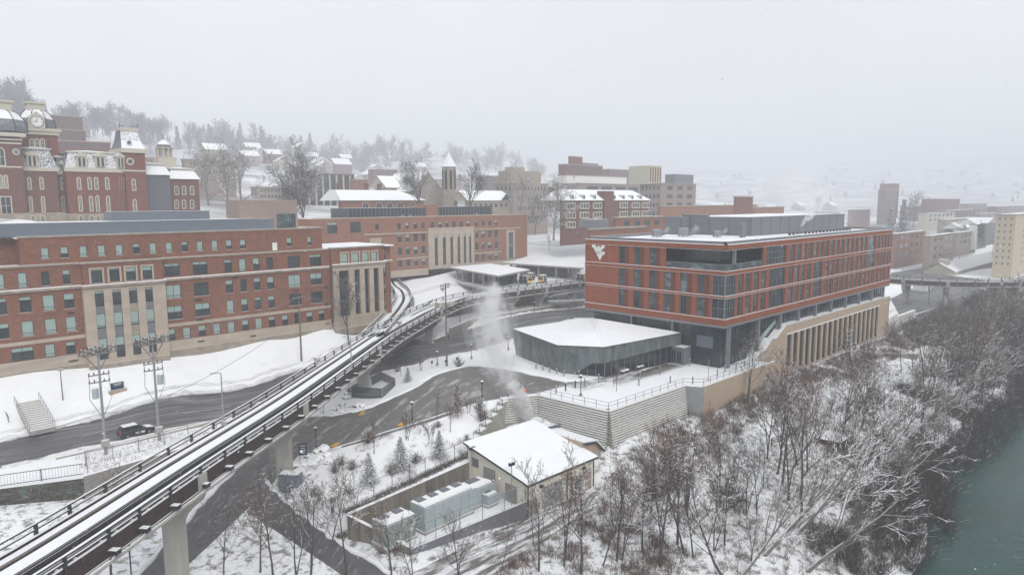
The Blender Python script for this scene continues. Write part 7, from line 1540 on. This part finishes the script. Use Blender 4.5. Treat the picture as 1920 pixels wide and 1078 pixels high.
notroad = lambda u, v: not (inpoly((u, v), R_gravel) or (56 < u < 78.5 and v > 55.5) or inpoly((u, v), YARD) or (43.6 < v < 50 and u > 96))
brush('undergrowth', 4600, (78, 262, 23, 44.5), m_twigdk, 2.3, 1, lambda u, v, r: notroad(u, v) and nz_(u, v)+r.uniform(-.35, .35) > -.02+(v-27)*.028-(u-120)*.003, dens=9, r=.026)
brush('undergrowth', 2600, (72, 200, 48, 58.3), m_twigred, 1.15, 2, lambda u, v, r: notroad(u, v) and inpoly((u, v), LOW) and nz_(u, v, .25)+r.uniform(-.3, .3) > -.05, dens=7)
brush('undergrowth', 1500, (84, 250, 20.5, 30), m_twigdk, 2.0, 9, lambda u, v, r: gz(u, v) > -13.6, dens=9, r=.026)
brush('undergrowth', 1500, (196, 330, 25, 60), m_twig, 3.0, 3, lambda u, v, r: inpoly((u, v), LOW), dens=10, r=.035)
brush('undergrowth', 1600, (30, 66, 38, 62), m_twigred, 1.0, 4, lambda u, v, r: notroad(u, v) and not inpoly((u, v), R_side) and not inpoly((u, v), R_low) and nz_(u, v, .3)+r.uniform(-.3, .3) > .05, dens=6)
brush('undergrowth', 1300, (56, 132, 26, 56), m_twigred, 1.3, 12, lambda u, v, r: notroad(u, v) and inpoly((u, v), LOW) and nz_(u, v, .2)+r.uniform(-.3, .3) > .0, dens=7, r=.02)
brush('dry_grass', 900, (37, 60, 66.8, 69.6), m_twig, .55, 5, lambda u, v, r: v > 66.9+(u-37)*.094 and v < 67.9+(u-37)*.094, dens=5, r=.014)
brush('dry_grass', 420, (38, 62, 69, 84), m_twigred, .6, 6, lambda u, v, r: not inpoly((u, v), R_drive) and not inpoly((u, v), R_low) and nz_(u, v, .3) > 0, dens=5, r=.016)
brush('dry_grass', 250, (19, 38, 98.5, 106), m_twigred, .5, 7, lambda u, v, r: not inpoly((u, v), LOW), dens=4, r=.014)
# hillside woods, each tree an object
FPt = []
for i, a in enumerate([dict(H=14, r0=.3, limbs=10, l1=6, l2=4, tw=2, rmin=.05, spread=.75, lf=1.2, trunkh=.2), dict(H=12, r0=.3, limbs=9, l1=6, l2=4, tw=2, rmin=.05, fork=2, spread=.7, lf=1.2, trunkh=.2)]):
    T, Cn = grow(120+i, **a); FPt.append(treeproto('hillside_tree', T, Cn, m_farbark, m_farbark, 'misty bare tree on the wooded hillside', 'bare trees on the wooded hillside'))
T, Cn = conifer(130, 14, 3.2, m_needle, .9, .9); FPt.append(treeproto('hillside_conifer', T, Cn, m_bark, m_needle, 'misty dark conifer on the wooded hillside', 'conifers on the wooded hillside', 'conifer'))
def fplant(x, y, d, s, k):
    u, v, z = atd(x, y, d); z = min(gz(u, v), z+6) if k != 9 else z; plant(FPt[k % 3], u, v, z, s)
hx = random.Random(11)
sky_ = lambda x: np.interp(x, [-40,40,60,150,200,300,440,520,620,760,900,1000], [222,208,225,236,236,256,268,288,296,305,312,330])
for i in range(285):
    x = hx.uniform(-20, 1010); yb = sky_(x)+hx.uniform(0, 30)+(hx.uniform(0, 34) if x > 280 and hx.random() < .5 else 0); d = np.interp(x, [0,300,600,1000], [600,850,1150,1350])*hx.uniform(.85, 1.05)
    u, v, z = atd(x, yb, d); k = 2 if hx.random() < .28 else hx.randint(0, 1); plant(FPt[k], u, v, z-.5, hx.uniform(.9, 1.5)*(1.35 if x < 60 else 1)*d/560)
# hill ground under the woods is the terrain; houses sit on it
hs_ = random.Random(21)
def house(x, y, d, w, label, mat, hgt=4.0, ax='u', grp='snow-roofed houses on the hillside'):
    u, v, z = atd(x, y, d); R = root('hillside_house', (u, v, z), label, 'house', grp); b = MB(); b.box(u, v, z-5, u+w, v+w*.7, z+hgt); b.build('wall', mat, R); gable(R, u, u+w, v, v+w*.7, z+hgt, w*.32, axis=ax, gmat=mat)
    for k in range(2): simplewin(R, S(v), u+w*(.2+.4*k), u+w*(.36+.4*k), z+1, z+2.6)
    simplewin(R, Wf(u), v+w*.2, v+w*.4, z+1, z+2.6)
HL = [(462,283,520,12),(478,292,500,11),(500,296,500,12),(555,282,620,14),(572,300,560,13),(592,312,500,14),(628,315,520,15),(600,318,480,10),(455,300,460,12),(520,310,480,10),(640,302,640,12),(690,335,480,14),(735,345,420,12),(415,305,440,10),(550,318,470,9),(700,320,600,10),(780,318,700,14),(660,345,430,10),(1000,360,520,12),(1350,398,560,14),(1500,392,640,12),(1450,396,600,10),(1560,392,620,12)]
for i, (x, y, d, w) in enumerate(HL):
    d *= 1.4; w *= 1.4; house(x, y, d, w, 'distant snow-roofed house fading into the falling snow', [m_pink, m_cream, m_brickW2, m_limedk][i % 4], ax='uv'[i % 2])
for i in range(34):
    x = hs_.uniform(1480, 1930); y = hs_.uniform(318, 372); d = np.interp(y, [318, 372], [2400, 1500]); house(x, y, d, hs_.uniform(18, 28), 'faint snow-roofed house on the far misty slope', m_brickW2, ax='uv'[i % 2], grp='faint houses on the far slope')
for i in range(34):
    x = hs_.uniform(1330, 1930); y = hs_.uniform(330, 400); d = np.interp(y, [330, 400], [1900, 620]); u, v, z = atd(x, y, d); plant(FPt[hs_.choice([0, 1, 2])], u, v, z-1, hs_.uniform(.6, 1.0)*max(1, d/1500))
for i, (x, y, d, s, k, lb) in enumerate([(1692,440,430,1.6,2,'large snowy conifer in front of the town high-rise'),(1668,446,420,1.3,2,'snowy conifer left of the large one before the high-rise'),(1712,425,520,1.5,0,'bare tree behind the large snowy conifer'),(1655,478,330,.7,0,'snow-covered tree at the far end of the brick building'),(1015,395,440,1.2,2,'dark conifer below the pale campus hall'),(1000,420,330,.8,2,'dark green conifer at the top of the snowy lawn')]):
    u, v, z = atd(x, y, d); plant(FPt[k], u, v, z, s, label=lb, group=None)
# big bare trees behind the brick buildings
T, Cn = grow(150, 22, .5, limbs=13, l1=7, l2=5, tw=3, rmin=.04, spread=.7, trunkh=.15, lf=1.15, fork=2); BT = treeproto('large_bare_tree', T, Cn, m_bark, m_bark, 'large bare tree', None)
T, Cn = grow(151, 22, .5, limbs=12, l1=7, l2=5, tw=2, rmin=.05, spread=.85, trunkh=.2, lf=1.3, curve=.3); BS = treeproto('large_bare_tree', T, Cn, m_barkp, m_barkp, 'large snowy tree', None)
for i, (x, y, yt, d, pr, lb) in enumerate([(545,420,292,250,BT,'large dark bare tree rising behind the tan stair tower'),(572,425,330,240,BT,'dark bare tree right of the tan stair tower'),(428,400,290,270,BS,'large snow-lined tree left of the tan stair tower'),(455,400,300,265,BS,'snow-lined tree just left of the dark tree behind the stair tower'),(392,395,300,285,BS,'snow-lined tree right of the mansard hall'),(788,395,312,262,BT,'bare tree in front of the stone church gable'),(880,392,316,262,BT,'bare tree just right of the church belfry'),(1038,450,352,262,BS,'tall snow-lined tree before the dormered hall'),(1003,440,372,270,BS,'snow-lined tree left of the dormered hall'),(975,400,340,300,BS,'faint snow-lined tree before the pale campus hall')]):
    u, v, z = atd(x, y, d); h = (y-yt)/FPX*d; plant(pr, u, v, z, h/24.0, label=lb)
# far low woods on the right bank
# ================================================================== steam
def steam(name, pts, rads, dens, scale, label=None, seed=0):
    mt = bpy.data.materials.new(name); mt.use_nodes = True; nt = mt.node_tree; nt.nodes.clear(); L = nt.links.new
    o = N(nt, 'ShaderNodeOutputMaterial'); pv = N(nt, 'ShaderNodeVolumePrincipled'); pv.inputs['Color'].default_value = (1, 1, 1, 1)
    g = N(nt, 'ShaderNodeNewGeometry'); n1 = N(nt, 'ShaderNodeTexNoise', Scale=scale, Detail=4.0, Roughness=.6); L(g.outputs['Position'], n1.inputs['Vector'])
    r = N(nt, 'ShaderNodeMapRange'); L(n1.outputs[0], r.inputs[0]); r.inputs[1].default_value = .40; r.inputs[2].default_value = .75; r.inputs[4].default_value = dens; L(r.outputs[0], pv.inputs['Density']); L(pv.outputs[0], o.inputs['Volume'])
    b = MB(); P = catmull([Vector(p) for p in pts], .5); R_ = np.interp(np.linspace(0, 1, len(P)), np.linspace(0, 1, len(rads)), rads); b.tube(P, [float(x) for x in R_], 12); b.build(name, mt, smooth=True, kind='stuff')
steam('steam_plume', [(71.9,70.9,-4.2),(71.9,71.6,-2),(71.6,72.6,.3),(71.2,74,2.6)], [.8,1.3,1.5,.9], 2.2, .8)
PP = [(71.9,70.9,-4.2),(71.9,71.9,-1.5)]+[(*at(x, y, z), z) for x, y, z in ((961,735,.8),(944,690,3.2),(928,645,6),(918,602,9),(922,562,12),(934,532,14.5))]
for f_, d_ in ((.6, .6), (1.05, .24), (1.6, .08)): steam('steam_plume', PP, [.5*f_+.3, 1.3*f_, 2.0*f_, 2.9*f_, 3.2*f_, 3.4*f_, 2.6*f_, .6], d_, .42)
p = atd(1590,430,430)
for f_, d_ in ((.7, .035), (1.2, .012)): steam('town_steam', [p, (p[0]-6, p[1]+3, p[2]+10), (p[0]-22, p[1]+16, p[2]+22), (p[0]-45, p[1]+40, p[2]+32)], [6*f_, 12*f_, 17*f_, 6*f_], d_, .05)
steam('roof_steam', [(152.9,65,24.4),(154.2,64.8,25.4),(156.5,64.6,26.6),(159,64.4,27.3)], [.2, .6, .9, .3], 1.5, 1.2)
# ================================================================== air
hz = bpy.data.materials.new('haze_air'); hz.use_nodes = True; nt = hz.node_tree; nt.nodes.clear()
o = N(nt, 'ShaderNodeOutputMaterial'); pv = N(nt, 'ShaderNodeVolumePrincipled'); pv.inputs['Color'].default_value = (0.87, 0.895, 0.945, 1); pv.inputs['Density'].default_value = 0.00095; pv.inputs['Anisotropy'].default_value = 0.1
nt.links.new(pv.outputs[0], o.inputs['Volume'])
b = MB(); b.box(-1000, -1000, -17, 4500, 3100, 165); ho = b.build('haze', hz, kind='stuff')

# drifting flakes in the air before the camera
rf = random.Random(99); b = MB()
for i in range(7000):
    d = 7+75*rf.random()**.6; x = rf.uniform(-60, 1980); y = rf.uniform(-60, 1140); p = Vector(atd(x, y, d)); r = rf.uniform(.007, .016)
    q = [p+Vector((rf.uniform(-1, 1), rf.uniform(-1, 1), rf.uniform(-1, 1))).normalized()*r*1.3 for _ in range(4)]
    b.poly([q[0], q[1], q[2]]); b.poly([q[0], q[2], q[3]]); b.poly([q[0], q[3], q[1]]); b.poly([q[1], q[3], q[2]])
b.build('falling_snow', m_ledge, kind='stuff')
